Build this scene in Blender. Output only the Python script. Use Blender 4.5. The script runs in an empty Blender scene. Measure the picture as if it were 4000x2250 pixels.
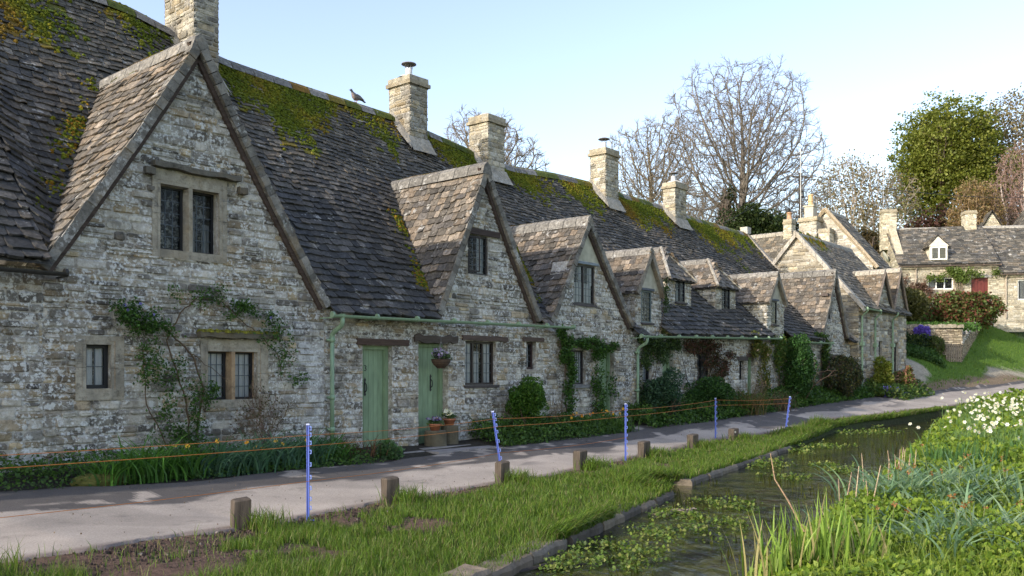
import bpy, math, random
import numpy as np
from mathutils import Vector, Matrix, noise as MN
random.seed(7); RNG=np.random.default_rng(11)
C=bpy.context.scene.collection
R=math.radians
# ------------------------------------------------------------------ tagging
def tag(o,label=None,cat=None,group=None,kind=None):
    if label:o['label']=label
    if cat:o['category']=cat
    if group:o['group']=group
    if kind:o['kind']=kind
    return o
def empty(name,loc=(0,0,0),rz=0,label=None,cat=None,group=None):
    o=bpy.data.objects.new(name,None);C.objects.link(o);o.location=loc;o.rotation_euler=(0,0,rz)
    o.empty_display_size=.2
    return tag(o,label,cat,group)
def copy_tree(o,parent=None):
    c=o.copy();C.objects.link(c);c.parent=parent
    for ch in list(o.children):copy_tree(ch,c)
    return c
# ------------------------------------------------------------------ mesh builders
class MB:
    def __init__(s):s.v=[];s.f=[];s.c=[];s.m=[]
    def face(s,pts,col=(.5,.5,.5),mi=0):
        b=len(s.v);s.v.extend([tuple(p) for p in pts]);s.f.append(tuple(range(b,b+len(pts))));s.c.append(col);s.m.append(mi)
    def mesh(s,verts,faces,col=(.5,.5,.5),mi=0):
        b=len(s.v);s.v.extend([tuple(p) for p in verts])
        for f in faces:
            s.f.append(tuple(b+i for i in f));s.c.append(col);s.m.append(mi)
    def box(s,x0,x1,y0,y1,z0,z1,col=(.5,.5,.5),M=None,mi=0,jit=0):
        vs=[Vector((x,y,z)) for z in(z0,z1) for y in(y0,y1) for x in(x0,x1)]
        if jit:vs=[v+Vector((random.uniform(-jit,jit),random.uniform(-jit,jit),random.uniform(-jit,jit))) for v in vs]
        if M is not None:vs=[M@v for v in vs]
        s.mesh(vs,[(0,2,3,1),(4,5,7,6),(0,1,5,4),(2,6,7,3),(0,4,6,2),(1,3,7,5)],col,mi)
    def tube(s,pts,rad,n=6,col=(.5,.5,.5),cap=True,mi=0,sx=1):
        pts=[Vector(p) for p in pts]
        if not hasattr(rad,'__len__'):rad=[rad]*len(pts)
        rings=[];prev=None
        for i,p in enumerate(pts):
            d=(pts[min(i+1,len(pts)-1)]-pts[max(i-1,0)]).normalized()
            if prev is None:
                a=Vector((0,0,1)) if abs(d.z)<.9 else Vector((1,0,0))
                u=d.cross(a).normalized()
            else:
                u=(prev-d*prev.dot(d)).normalized()
            prev=u;w=d.cross(u)
            rings.append([p+(u*math.cos(2*math.pi*k/n)*sx+w*math.sin(2*math.pi*k/n))*rad[i] for k in range(n)])
        vs=[q for r in rings for q in r];fs=[]
        for i in range(len(pts)-1):
            for k in range(n):
                fs.append((i*n+k,i*n+(k+1)%n,(i+1)*n+(k+1)%n,(i+1)*n+k))
        if cap:
            fs.append(tuple(range(n-1,-1,-1)));fs.append(tuple((len(pts)-1)*n+k for k in range(n)))
        s.mesh(vs,fs,col,mi)
    def lathe(s,c,prof,n=16,col=(.5,.5,.5),mi=0,sy=1):
        vs=[];fs=[]
        for r,z in prof:
            for k in range(n):
                a=2*math.pi*k/n;vs.append((c[0]+r*math.cos(a),c[1]+r*math.sin(a)*sy,c[2]+z))
        for i in range(len(prof)-1):
            for k in range(n):fs.append((i*n+k,i*n+(k+1)%n,(i+1)*n+(k+1)%n,(i+1)*n+k))
        s.mesh(vs,fs,col,mi)
    def build(s,name,mats,parent=None,smooth=False,loc=None,rz=None):
        me=bpy.data.meshes.new(name);me.from_pydata(s.v,[],s.f)
        if not isinstance(mats,(list,tuple)):mats=[mats]
        for m in mats:me.materials.append(m)
        if len(s.f):
            lt=np.array([len(f) for f in s.f]);ca=np.array([(c[0],c[1],c[2],1.) for c in s.c],np.float32)
            a=me.color_attributes.new('Col','FLOAT_COLOR','CORNER')
            a.data.foreach_set('color',np.repeat(ca,lt,axis=0).ravel())
            me.polygons.foreach_set('material_index',np.array(s.m,np.int32))
            if smooth:me.polygons.foreach_set('use_smooth',np.ones(len(s.f),bool))
        o=bpy.data.objects.new(name,me);C.objects.link(o)
        if parent is not None:o.parent=parent
        if loc is not None:o.location=loc
        if rz is not None:o.rotation_euler=(0,0,rz)
        return o
def npmesh(name,V,F,col,mat,parent=None,smooth=False):
    """V (N,3), F (M,k) one face size, col (M,3) per face"""
    me=bpy.data.meshes.new(name);V=np.asarray(V,np.float32);F=np.asarray(F,np.int32);k=F.shape[1]
    me.vertices.add(len(V));me.vertices.foreach_set('co',V.ravel())
    me.loops.add(F.size);me.loops.foreach_set('vertex_index',F.ravel())
    me.polygons.add(len(F));me.polygons.foreach_set('loop_start',np.arange(0,F.size,k,dtype=np.int32))
    try:me.polygons.foreach_set('loop_total',np.full(len(F),k,np.int32))
    except Exception:pass
    me.update(calc_edges=True)
    a=me.color_attributes.new('Col','FLOAT_COLOR','CORNER')
    c4=np.ones((len(F),4),np.float32);c4[:,:3]=col
    a.data.foreach_set('color',np.repeat(c4,k,axis=0).ravel())
    if smooth:me.polygons.foreach_set('use_smooth',np.ones(len(F),bool))
    me.materials.append(mat);me.validate()
    o=bpy.data.objects.new(name,me);C.objects.link(o)
    if parent is not None:o.parent=parent
    return o
# ------------------------------------------------------------------ materials
def newmat(name):
    m=bpy.data.materials.new(name);m.use_nodes=True;nt=m.node_tree
    b=nt.nodes['Principled BSDF'];return m,nt,b
def N_(nt,t,**k):
    n=nt.nodes.new(t)
    for a,v in k.items():setattr(n,a,v)
    return n
def ramp(nt,fac,stops):
    r=N_(nt,'ShaderNodeValToRGB');e=r.color_ramp.elements
    while len(e)<len(stops):e.new(.5)
    for el,(p,c) in zip(e,stops):
        el.position=p;el.color=(c,c,c,1) if not hasattr(c,'__len__') else (*c,1)
    nt.links.new(fac,r.inputs[0]);return r.outputs[0]
def tex(nt,kind,scale,detail=4,co=None,rough=.55,stretch=None,dist=0):
    if co is None:co=nt.nodes.get('TC') or N_(nt,'ShaderNodeTexCoord',name='TC')
    src=co.outputs['Object'] if hasattr(co,'outputs') else co
    if stretch:
        mp=N_(nt,'ShaderNodeMapping');mp.inputs['Scale'].default_value=stretch;nt.links.new(src,mp.inputs[0]);src=mp.outputs[0]
    if kind=='noise':
        n=N_(nt,'ShaderNodeTexNoise');n.inputs['Detail'].default_value=detail;n.inputs['Roughness'].default_value=rough;n.inputs['Distortion'].default_value=dist
    else:n=N_(nt,'ShaderNodeTexVoronoi')
    n.inputs['Scale'].default_value=scale;nt.links.new(src,n.inputs['Vector'])
    return n
def mix(nt,fac,a,b,mode='MIX'):
    m=N_(nt,'ShaderNodeMix',data_type='RGBA',blend_type=mode)
    for sock,v in((m.inputs[0],fac),(m.inputs[6],a),(m.inputs[7],b)):
        if hasattr(v,'is_linked') or hasattr(v,'links'):nt.links.new(v,sock)
        elif hasattr(v,'__len__'):sock.default_value=(*v,1)
        else:sock.default_value=v
    return m.outputs[2]
def bump(nt,b,h,strength=.4,dist=.02):
    n=N_(nt,'ShaderNodeBump');n.inputs['Strength'].default_value=strength;n.inputs['Distance'].default_value=dist
    nt.links.new(h,n.inputs['Height']);nt.links.new(n.outputs[0],b.inputs['Normal']);return n
def attr(nt):
    a=N_(nt,'ShaderNodeAttribute');a.attribute_name='Col';return a.outputs['Color']
def m_attr(name,rough=.85,var=.35,scale=8,bs=.4,bd=.01,bscale=None,spec=.3,stretch=None,detail=5):
    m,nt,b=newmat(name)
    n=tex(nt,'noise',scale,detail,stretch=stretch)
    v=ramp(nt,n.outputs[0],[(.25,1-var),(.75,1+var)])
    c=mix(nt,1,attr(nt),v,'MULTIPLY');nt.links.new(c,b.inputs['Base Color'])
    b.inputs['Roughness'].default_value=rough;b.inputs['Specular IOR Level'].default_value=spec
    if bs:
        n2=tex(nt,'noise',bscale or scale*3,6,stretch=stretch);bump(nt,b,n2.outputs[0],bs,bd)
    return m
def m_stone(name,lichen=.5,dark=.5,warm=.5):
    m,nt,b=newmat(name)
    n1=tex(nt,'noise',1.1,6,rough=.65)
    n2=tex(nt,'noise',11,7,rough=.7)
    n3=tex(nt,'noise',2.3,5,rough=.6)
    c=attr(nt)
    c=mix(nt,1,c,ramp(nt,n2.outputs[0],[(.30,.42),(.48,.95),(.68,1.35)]),'MULTIPLY')
    pit=tex(nt,'noise',30,8,rough=.8);c=mix(nt,ramp(nt,pit.outputs[0],[(.33,.85),(.42,0)]),c,(.035,.03,.026))
    # ochre and dark weathering blotches
    c=mix(nt,ramp(nt,n3.outputs[0],[(.52,0),(.66,.55*warm)]),c,(.33,.235,.12))
    dk=tex(nt,'noise',5.5,8,rough=.72)
    big=ramp(nt,n1.outputs[0],[(.40,.1),(.58,1)])
    dkm=ramp(nt,dk.outputs[0],[(.49,0),(.57,.95*dark)])
    c=mix(nt,mix(nt,1,dkm,big,'MULTIPLY'),c,(.062,.056,.048))
    # pale lichen rosettes
    vo=tex(nt,'vor',13);vo.inputs['Randomness'].default_value=1
    dn=tex(nt,'noise',40,3);da=N_(nt,'ShaderNodeMath',operation='MULTIPLY_ADD')
    nt.links.new(dn.outputs[0],da.inputs[0]);da.inputs[1].default_value=.45;nt.links.new(vo.outputs['Distance'],da.inputs[2])
    spot=ramp(nt,da.outputs[0],[(.42,1),(.50,0)])
    ln=tex(nt,'noise',1.5,6,rough=.7);lm=ramp(nt,ln.outputs[0],[(.60-.2*lichen,0),(.66-.16*lichen,1)])
    ln2=tex(nt,'noise',13,7,rough=.72);fine=ramp(nt,ln2.outputs[0],[(.515,0),(.56,.95)])
    sp=mix(nt,1,mix(nt,1,spot,fine,'LIGHTEN'),lm,'MULTIPLY')
    c=mix(nt,mix(nt,1,sp,(.9*min(lichen*1.6,1),)*3,'MULTIPLY'),c,(.66,.66,.64))
    nt.links.new(c,b.inputs['Base Color']);b.inputs['Roughness'].default_value=.93;b.inputs['Specular IOR Level'].default_value=.15
    hb=tex(nt,'noise',34,7,rough=.7);bump(nt,b,hb.outputs[0],.9,.03)
    return m
def m_tile(name,lich=.3):
    m,nt,b=newmat(name)
    n2=tex(nt,'noise',16,7,rough=.7);c=attr(nt)
    c=mix(nt,1,c,ramp(nt,n2.outputs[0],[(.30,.4),(.5,.95),(.70,1.7)]),'MULTIPLY')
    vo=tex(nt,'noise',4.2,7,rough=.75);sp=ramp(nt,vo.outputs[0],[(.60,0),(.64,lich)])
    c=mix(nt,sp,c,(.50,.49,.46))
    v3=tex(nt,'noise',2.1,6,rough=.7);c=mix(nt,ramp(nt,v3.outputs[0],[(.6,0),(.7,.35)]),c,(.19,.13,.06))
    nt.links.new(c,b.inputs['Base Color']);b.inputs['Roughness'].default_value=.8;b.inputs['Specular IOR Level'].default_value=.3
    hb=tex(nt,'noise',28,7,rough=.7);bump(nt,b,hb.outputs[0],.7,.015)
    return m
def m_leaf(name,trans=.35,rough=.55,spec=.3):
    m,nt,b=newmat(name)
    c=attr(nt);nt.links.new(c,b.inputs['Base Color']);b.inputs['Roughness'].default_value=rough;b.inputs['Specular IOR Level'].default_value=spec
    t=N_(nt,'ShaderNodeBsdfTranslucent');nt.links.new(mix(nt,1,c,(1.25,1.3,.7),'MULTIPLY'),t.inputs[0])
    ms=N_(nt,'ShaderNodeMixShader');ms.inputs[0].default_value=trans
    nt.links.new(b.outputs[0],ms.inputs[1]);nt.links.new(t.outputs[0],ms.inputs[2])
    nt.links.new(ms.outputs[0],nt.nodes['Material Output'].inputs[0]);return m
STONE=m_stone('cotswold_rubble',.95,.85,.62)
STONE2=m_stone('pale_rubble',.25,.35,.45)  # less lichen and dark blotching than the rubble of the row
STONE3=m_stone('chimney_rubble',.28,.6,.5)
DRESS=m_stone('dressed_limestone',.12,.35,.5)
TILE=m_tile('stone_slates',.55);TILE2=m_tile('dormer_slates',.8)
MOSS=m_attr('moss',1,.4,20,.8,.02,60,spec=.05)
TIMBER=m_attr('weathered_timber',.85,.45,6,.6,.006,25,stretch=(1,1,6))
LINTEL=m_attr('dark_oak',.85,.4,6,.6,.006,25,stretch=(1,5,6))
PAINT=m_attr('green_paint',.55,.24,5,.3,.004,30,spec=.35,stretch=(3,3,.7))
METAL=m_attr('iron_and_lead',.5,.2,9,.15,.003)
PLAST=m_attr('smooth_paint',.4,.08,9,0)
CLAY=m_attr('terracotta',.8,.25,12,.2,.004)
BARK=m_attr('bark',.9,.35,6,.6,.02,14)
LEAF=m_leaf('leaves');BLADE=m_leaf('blades',.4,.5);PETAL=m_leaf('petals',.3,.6)
RENDERM=m_attr('lime_render',.92,.3,4,.4,.006,22);VERGEM=m_stone('mortared_verge',.35,.7,.6)
def m_glass():
    m,nt,b=newmat('old_leaded_glass');b.inputs['Base Color'].default_value=(.02,.025,.03,1);b.inputs['Roughness'].default_value=.06
    b.inputs['Specular IOR Level'].default_value=.9
    n=tex(nt,'noise',5,2);bump(nt,b,n.outputs[0],.25,.03)
    t=N_(nt,'ShaderNodeBsdfTransparent');t.inputs[0].default_value=(.95,.97,.97,1);ms=N_(nt,'ShaderNodeMixShader')
    fr=N_(nt,'ShaderNodeFresnel');fr.inputs[0].default_value=1.5
    ad=N_(nt,'ShaderNodeMath',operation='MULTIPLY_ADD');nt.links.new(fr.outputs[0],ad.inputs[0]);ad.inputs[1].default_value=1.8;ad.inputs[2].default_value=.08
    nt.links.new(ad.outputs[0],ms.inputs[0]);nt.links.new(t.outputs[0],ms.inputs[1]);nt.links.new(b.outputs[0],ms.inputs[2])
    nt.links.new(ms.outputs[0],nt.nodes['Material Output'].inputs[0]);return m
GLASS=m_glass()
# ------------------------------------------------------------------ geometry tools
def clip(poly,a,b,c):
    """keep a*x+b*z<=c"""
    out=[];n=len(poly)
    for i in range(n):
        p=poly[i];q=poly[(i+1)%n];dp=a*p[0]+b*p[1]-c;dq=a*q[0]+b*q[1]-c
        if dp<=0:out.append(p)
        if (dp<0<dq) or (dq<0<dp):
            t=dp/(dp-dq);out.append((p[0]+(q[0]-p[0])*t,p[1]+(q[1]-p[1])*t))
    return out
def cliprect(poly,x0,x1,z0,z1):
    for h in((-1,0,-x0),(1,0,x1),(0,-1,-z0),(0,1,z1)):
        poly=clip(poly,*h)
        if len(poly)<3:return []
    return poly
def area(p):
    return abs(sum(p[i][0]*p[(i+1)%len(p)][1]-p[(i+1)%len(p)][0]*p[i][1] for i in range(len(p))))/2
def signed(p):
    return sum(p[i][0]*p[(i+1)%len(p)][1]-p[(i+1)%len(p)][0]*p[i][1] for i in range(len(p)))
def rsub(r,o):
    """rect r minus rect o -> rects"""
    x0,x1,z0,z1=r;a,b,c,d=o
    if b<=x0 or a>=x1 or d<=z0 or c>=z1:return [r]
    out=[]
    if a>x0:out.append((x0,a,z0,z1))
    if b<x1:out.append((b,x1,z0,z1))
    m0,m1=max(x0,a),min(x1,b)
    if c>z0:out.append((m0,m1,z0,c))
    if d<z1:out.append((m0,m1,d,z1))
    return out
PAL_OLD=[(.42,.39,.33),(.34,.32,.28),(.49,.46,.39),(.27,.25,.22),(.42,.34,.22),(.18,.165,.145),(.54,.50,.43),(.37,.30,.21),(.45,.42,.37),(.38,.35,.30)]
PAL_PALE=[(.46,.41,.32),(.41,.36,.27),(.50,.46,.37),(.36,.31,.23),(.46,.39,.27),(.40,.37,.31)]
PAL_CHIM=[(.37,.335,.27),(.42,.38,.30),(.30,.275,.23),(.35,.29,.20),(.45,.42,.35),(.24,.22,.19)]
def stone_wall(mb,Fr,pieces,openings=(),course=(.055,.15),leng=(.09,.36),pal=PAL_OLD,thick=.42,relief=.026,mortar=(.42,.39,.34),seed=1,reveal=.26,stones=True,joint=.016):
    """Fr=(O,U,Nrm): O origin, U horizontal unit, Nrm outward normal. pieces: convex (x,z) polygons."""
    O,U,Nr=[Vector(a) for a in Fr];Z=Vector((0,0,1));rn=random.Random(seed)
    flip=U.cross(Z).dot(Nr)<0
    def P(x,z,d):return O+U*x+Z*z+Nr*d
    def fc(pts,col):mb.face(pts[::-1] if flip else pts,col)
    for pc in pieces:
        if signed(pc)<0:pc=pc[::-1]
        xs=[p[0] for p in pc];zs=[p[1] for p in pc]
        bx=sorted(set([min(xs),max(xs)]+[v for o in openings for v in o[:2] if min(xs)<v<max(xs)]))
        bz=sorted(set([min(zs),max(zs)]+[v for o in openings for v in o[2:] if min(zs)<v<max(zs)]))
        for i in range(len(bx)-1):
            for j in range(len(bz)-1):
                cx=(bx[i]+bx[i+1])/2;cz=(bz[j]+bz[j+1])/2
                inside=any(o[0]<cx<o[1] and o[2]<cz<o[3] for o in openings)
                pl=cliprect(pc,bx[i],bx[i+1],bz[j],bz[j+1])
                if len(pl)<3 or area(pl)<1e-4:continue
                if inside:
                    fc([P(x,z,-reveal-.12) for x,z in pl],(.012,.012,.012));continue  # near-black backing sheet paints the dark of the unlit room
                fc([P(x,z,0) for x,z in pl],mortar)
                fc([P(x,z,-thick) for x,z in pl][::-1],mortar)
                for k in range(len(pl)):
                    a=pl[k];b=pl[(k+1)%len(pl)]
                    fc([P(a[0],a[1],0),P(a[0],a[1],-thick),P(b[0],b[1],-thick),P(b[0],b[1],0)],mortar)
        if not stones:continue
        z=min(zs)+rn.uniform(-.05,0);x0,x1=min(xs),max(xs)
        while z<max(zs):
            h=rn.uniform(*course)*(1.25 if rn.random()<.12 else 1)
            x=x0-rn.uniform(0,.2)
            while x<x1:
                l=rn.uniform(*leng)*(.8+h*3);
                if rn.random()<.22 and h>.11:  # two thin stones
                    parts=[(x,x+l,z,z+h*.5),(x,x+l,z+h*.5,z+h)]
                else:parts=[(x,x+l,z,z+h)]
                for pr in parts:
                    rs=[pr]
                    for o in openings:rs=[q for r in rs for q in rsub(r,o)]
                    for r in rs:
                        if r[1]-r[0]<.045 or r[3]-r[2]<.03:continue
                        jz=rn.uniform(-.006,.006);j2=lambda:rn.uniform(-.013,.013)
                        a,b,c,d=r[0]+joint*.5,r[1]-joint*.5,r[2]+joint*.5,r[3]-joint*.5
                        pl=cliprect(pc,a,b,c,d)
                        if len(pl)<3 or area(pl)<.0012:continue
                        mx=sum(p[0] for p in pl)/len(pl);mz=sum(p[1] for p in pl)/len(pl)
                        rl=relief*rn.uniform(.25,1.25);k=rn.choice(pal);q=rn.uniform(.62,1.32);col=(k[0]*q,k[1]*q,k[2]*q)
                        if len(pl)==4:
                            q2=[]
                            for vi in range(4):
                                p_=pl[vi];a_=pl[vi-1];b_=pl[(vi+1)%4]
                                for o_ in(a_,b_):
                                    dd=math.hypot(o_[0]-p_[0],o_[1]-p_[1]);cc=min(rn.uniform(.008,.035),dd*.38);q2.append((p_[0]+(o_[0]-p_[0])*cc/dd,p_[1]+(o_[1]-p_[1])*cc/dd))
                            pl=q2
                        bot=[P(px+j2()*.6,pz+j2()*.6,.001) for px,pz in pl]
                        ins=min(.018,(b-a)*.16,(d-c)*.2)
                        top=[]
                        for px,pz in pl:
                            sx=ins if px<mx else -ins;sz=ins if pz<mz else -ins
                            top.append(P(px+sx+j2(),pz+sz+j2()*.6,rl+rn.uniform(-.005,.005)))
                        n=len(pl);vs=bot+top;fs=[tuple(range(n,2*n))]+[(i,(i+1)%n,n+(i+1)%n,n+i) for i in range(n)]
                        if flip:fs=[f[::-1] for f in fs]
                        mb.mesh(vs,fs,col)
                x+=l
            z+=h
def colonize(n,c,r,seed,trunks=((0,0),),step=.42,di=3.2,dk=.75,zcut=.25,up=.03,wob=.12,bias=.55,forkz=None):
    '''space colonisation: returns segments (m,8) for a crown filling an ellipsoid centre c radii r above the ground'''
    g=np.random.default_rng(seed);A=unit(g.normal(size=(n*3,3)))*(g.random((n*3,1))**bias);nz=np.sin(A[:,0]*4+seed)*.1+np.sin(A[:,2]*5+seed*2+A[:,1]*2)*.1
    A=A*(1+nz[:,None]);A=A[A[:,2]>-zcut*2+.0][:n];A=A*np.array(r)+np.array(c)
    P=[];par=[];z1=forkz if forkz else c[2]-r[2]*zcut*1.6
    for tx,ty in trunks:
        prev=-1;k=int(z1/step)+1
        for i in range(k+1):
            f=i/k;P.append(np.array([tx*(.25+f)+g.normal()*.03,ty*(.25+f)+g.normal()*.03,-.3+(z1+.3)*f]));par.append(prev);prev=len(P)-1
    P=np.array(P);par=list(par);nk=np.zeros(60000,int);D=np.linalg.norm(A[:,None]-P[None],axis=2);near_=D.argmin(1);nd=D.min(1);alive=np.ones(len(A),bool)
    for it in range(140):
        m=alive&((nd<di)|(it<12));
        if not m.any():break
        ids=near_[m];v=unit(A[m]-P[ids]);acc=np.zeros((len(P),3));np.add.at(acc,ids,v);u=np.unique(ids);u=u[nk[u]<3]
        if len(u)==0:break
        nk[u]+=1;pu=np.array(par)[u];mo=unit(P[u]-P[np.maximum(pu,0)]+1e-6)
        d=unit(unit(acc[u])+mo*.55+g.normal(size=(len(u),3))*wob+np.array([0,0,up]));new=P[u]+d*step;b=len(P);P=np.concatenate([P,new]);par+=list(u)
        D=np.linalg.norm(A[:,None]-new[None],axis=2);q=D.argmin(1);dm=D.min(1);c2=dm<nd;near_[c2]=b+q[c2];nd[c2]=dm[c2];alive&=nd>dk
        if len(P)>16000:break
    par=np.array(par);cnt=np.zeros(len(P));kids=np.bincount(par[par>=0],minlength=len(P));cnt[kids==0]=1
    for i in range(len(P)-1,-1,-1):
        if par[i]>=0:cnt[par[i]]+=cnt[i]
    # segments built child to parent
    return P,par,cnt,kids
def fbm(p,s=1,o=4):
    return MN.fractal(Vector(p)*s,1.0,2.0,o)
def tiles(mb,surf,p0,p1,L,keep=None,e0=.26,e1=.12,wd=(.16,.36),colf=None,seed=3,th=.03,lift=.045,flip=False):
    """surf(p,s)->Vector; s in metres from eave 0..L. Courses shrink from e0 to e1."""
    rn=random.Random(seed);s=0.;ci=0
    base=[(.072,.071,.062),(.092,.086,.072),(.055,.055,.05),(.115,.102,.08),(.08,.078,.068),(.068,.069,.066),(.145,.136,.115)]
    while s<L-.02:
        f=s/L;e=e0+(e1-e0)*f;e*=rn.uniform(.93,1.07);wm=1-.35*f
        x=p0-rn.uniform(0,.25)
        while x<p1:
            w=rn.uniform(*wd)*wm;a=max(x,p0);b=min(x+w,p1);x+=w
            if b-a<.05:continue
            if keep and not keep((a+b)/2,s):continue
            sj=rn.uniform(-.025,.02);s0=s+sj;s1=min(s+e*1.25,L+.02)
            g=.004;A=surf(a+g,s0);B=surf(b-g,s0);Cc=surf(b-g,s1);Dd=surf(a+g,s1)
            nr=(B-A).cross(Dd-A)
            if nr.length<1e-9:continue
            nr.normalize()
            if nr.z<0:nr=-nr
            lf=lift*rn.uniform(.7,1.3)*(1-.3*f);tt=th*rn.uniform(.6,1.4)*(1-.4*f);ti=rn.uniform(-.008,.008)
            ch=rn.uniform(.08,.28);up=(Dd-A)*rn.uniform(.04,.16);up2=(Cc-B)*rn.uniform(.04,.16);ac=(B-A)
            wob=rn.uniform(-.015,.015);dn=(Dd-A).normalized()
            top=[Dd+nr*.012,A+up+nr*(lf*.9+ti),A+ac*ch+dn*wob+nr*(lf+ti),B-ac*ch-dn*wob+nr*(lf-ti),B+up2+nr*(lf*.9-ti),Cc+nr*.012]
            bot=[q-nr*tt for q in top[1:5]]
            k=rn.choice(base);q=rn.uniform(.75,1.3);col=(k[0]*q,k[1]*q,k[2]*q)
            if colf:col=colf(col,(A+Cc)/2,f,rn)
            vs=top+bot;fs=[(0,1,2,3,4,5),(1,6,7,2),(2,7,8,3),(3,8,9,4),(0,6,1),(5,4,9)]
            # orient top face upward
            t=(top[1]-top[0]).cross(top[2]-top[0])
            if t.dot(nr)<0:fs=[f_[::-1] for f_ in fs]
            mb.mesh(vs,fs,col)
        s+=e;ci+=1
def moss_clumps(mb,pts,rad=(.05,.12),rn=None,nrm=None):
    rn=rn or random.Random(5)
    for p,cl,n in pts:
        r=rn.uniform(*rad);hh=r*rn.uniform(.3,.6)
        n=Vector(n);a=n.orthogonal().normalized();b=n.cross(a);k=6;vs=[];ph=rn.random()*6
        for i in range(k):
            t=ph+6.283*i/k;q=r*rn.uniform(.7,1.3);vs.append(Vector(p)+a*math.cos(t)*q+b*math.sin(t)*q-n*.02)
        for i in range(k):
            t=ph+6.283*(i+.4)/k;q=r*rn.uniform(.4,.75);vs.append(Vector(p)+a*math.cos(t)*q+b*math.sin(t)*q+n*hh*rn.uniform(.6,1.1))
        vs.append(Vector(p)+n*hh*1.25)
        fs=[(i,(i+1)%k,k+(i+1)%k,k+i) for i in range(k)]+[(k+i,k+(i+1)%k,2*k) for i in range(k)]
        if rn is None:pass
        mb.mesh(vs,fs,cl)
# ------------------------------------------------------------------ foliage tools (numpy)
def unit(a):return a/np.maximum(np.linalg.norm(a,axis=-1,keepdims=True),1e-9)
def leaves(P,size,cols,name,mat=None,parent=None,asp=1.7,up=.3,rng=RNG,jc=.25):
    """one kite-shaped leaf (two triangles folded) per point"""
    n=len(P);d=unit(rng.normal(size=(n,3))+np.array([0,0,up*.3]));nn=unit(rng.normal(size=(n,3))+np.array([0,0,up*3]))
    u=unit(np.cross(nn,d));sz=size*rng.uniform(.6,1.35,(n,1))
    V=np.empty((n,4,3));V[:,0]=P;V[:,1]=P+d*sz*.45+u*sz*.5/asp*1.2;V[:,2]=P+d*sz;V[:,3]=P+d*sz*.45-u*sz*.5/asp*1.2
    F=np.arange(n*4).reshape(n,4)
    cols=np.asarray(cols);ci=cols[rng.integers(0,len(cols),n)]*rng.uniform(1-jc,1+jc,(n,1))
    return npmesh(name,V.reshape(-1,3),F,ci,mat or LEAF,parent)
def blob_pts(c,r,n,lobes=14,rng=RNG,shell=.55,flat=0,lobe=.42,zmin=None):
    """points in an uneven crown: sub-spheres scattered over an ellipsoid"""
    c=np.array(c,float);r=np.array(r,float);L=unit(rng.normal(size=(lobes,3)))*rng.uniform(.35,.8,(lobes,1))
    lr=lobe*rng.uniform(.6,1.25,lobes);k=rng.integers(0,lobes,n)
    q=unit(rng.normal(size=(n,3)))*(rng.uniform(shell,1,(n,1))**.7)
    p=L[k]+q*lr[k][:,None];p=c+p*r
    if zmin is not None:p[:,2]=np.maximum(p[:,2],zmin+rng.uniform(0,.1,n))
    return p
def blades(base,dirv,h,w,bend,cols,name,mat=None,parent=None,seg=3,rng=RNG,taper=1.0,jc=.2,wmid=1.0):
    """base (n,3), dirv (n,2) lean direction, h,w,bend (n,)"""
    n=len(base);h=np.broadcast_to(h,(n,));w=np.broadcast_to(w,(n,));bend=np.broadcast_to(bend,(n,))
    side=np.stack([-dirv[:,1],dirv[:,0],np.zeros(n)],1);th=rng.uniform(0,6.28,n);
    ca,sa=np.cos(th*.5-1.5),np.sin(th*.5-1.5)
    side=side*ca[:,None]+np.concatenate([dirv,np.zeros((n,1))],1)*sa[:,None]
    V=np.empty((n,seg+1,2,3))
    ang=np.zeros(n);p=base.copy();dl=h/seg
    for i in range(seg+1):
        f=i/seg;ww=w*(1-f**(1.6*taper))*(1+(wmid-1)*math.sin(math.pi*f))+w*.04
        V[:,i,0]=p-side*ww[:,None]*.5;V[:,i,1]=p+side*ww[:,None]*.5
        ang=bend*(f+.5/seg)**1.0
        st=np.stack([dirv[:,0]*np.sin(ang),dirv[:,1]*np.sin(ang),np.cos(ang)],1);p=p+st*dl[:,None]
    idx=np.arange(n*(seg+1)*2).reshape(n,seg+1,2)
    F=np.stack([idx[:,:-1,0],idx[:,:-1,1],idx[:,1:,1],idx[:,1:,0]],-1).reshape(-1,4)
    cols=np.asarray(cols);ci=cols[rng.integers(0,len(cols),n)]*rng.uniform(1-jc,1+jc,(n,1));ci=np.repeat(ci,seg,axis=0)
    return npmesh(name,V.reshape(-1,3),F,ci,mat or BLADE,parent)
def tubes_np(name,segs,mat,col,parent=None,n=5):
    """segs: array (m,8): p0(3) r0 p1(3) r1"""
    S=np.asarray(segs,float);a=S[:,0:3];b=S[:,4:7];d=unit(b-a);ref=np.where(np.abs(d[:,2:3])<.9,[[0,0,1.]],[[1.,0,0]])
    u=unit(np.cross(d,ref));w=np.cross(d,u);m=len(S);V=np.empty((m,2,n,3))
    for k in range(n):
        t=2*math.pi*k/n;o=u*math.cos(t)+w*math.sin(t);V[:,0,k]=a+o*S[:,3:4];V[:,1,k]=b+o*S[:,7:8]
    idx=np.arange(m*2*n).reshape(m,2,n);F=[]
    for k in range(n):
        k2=(k+1)%n;F.append(np.stack([idx[:,0,k],idx[:,0,k2],idx[:,1,k2],idx[:,1,k]],-1))
    F=np.concatenate(F);c=np.array(col)*np.tile(RNG.uniform(.75,1.2,(m,1)),(n,1))
    return npmesh(name,V.reshape(-1,3),F,c,mat,parent,smooth=True)
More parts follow.
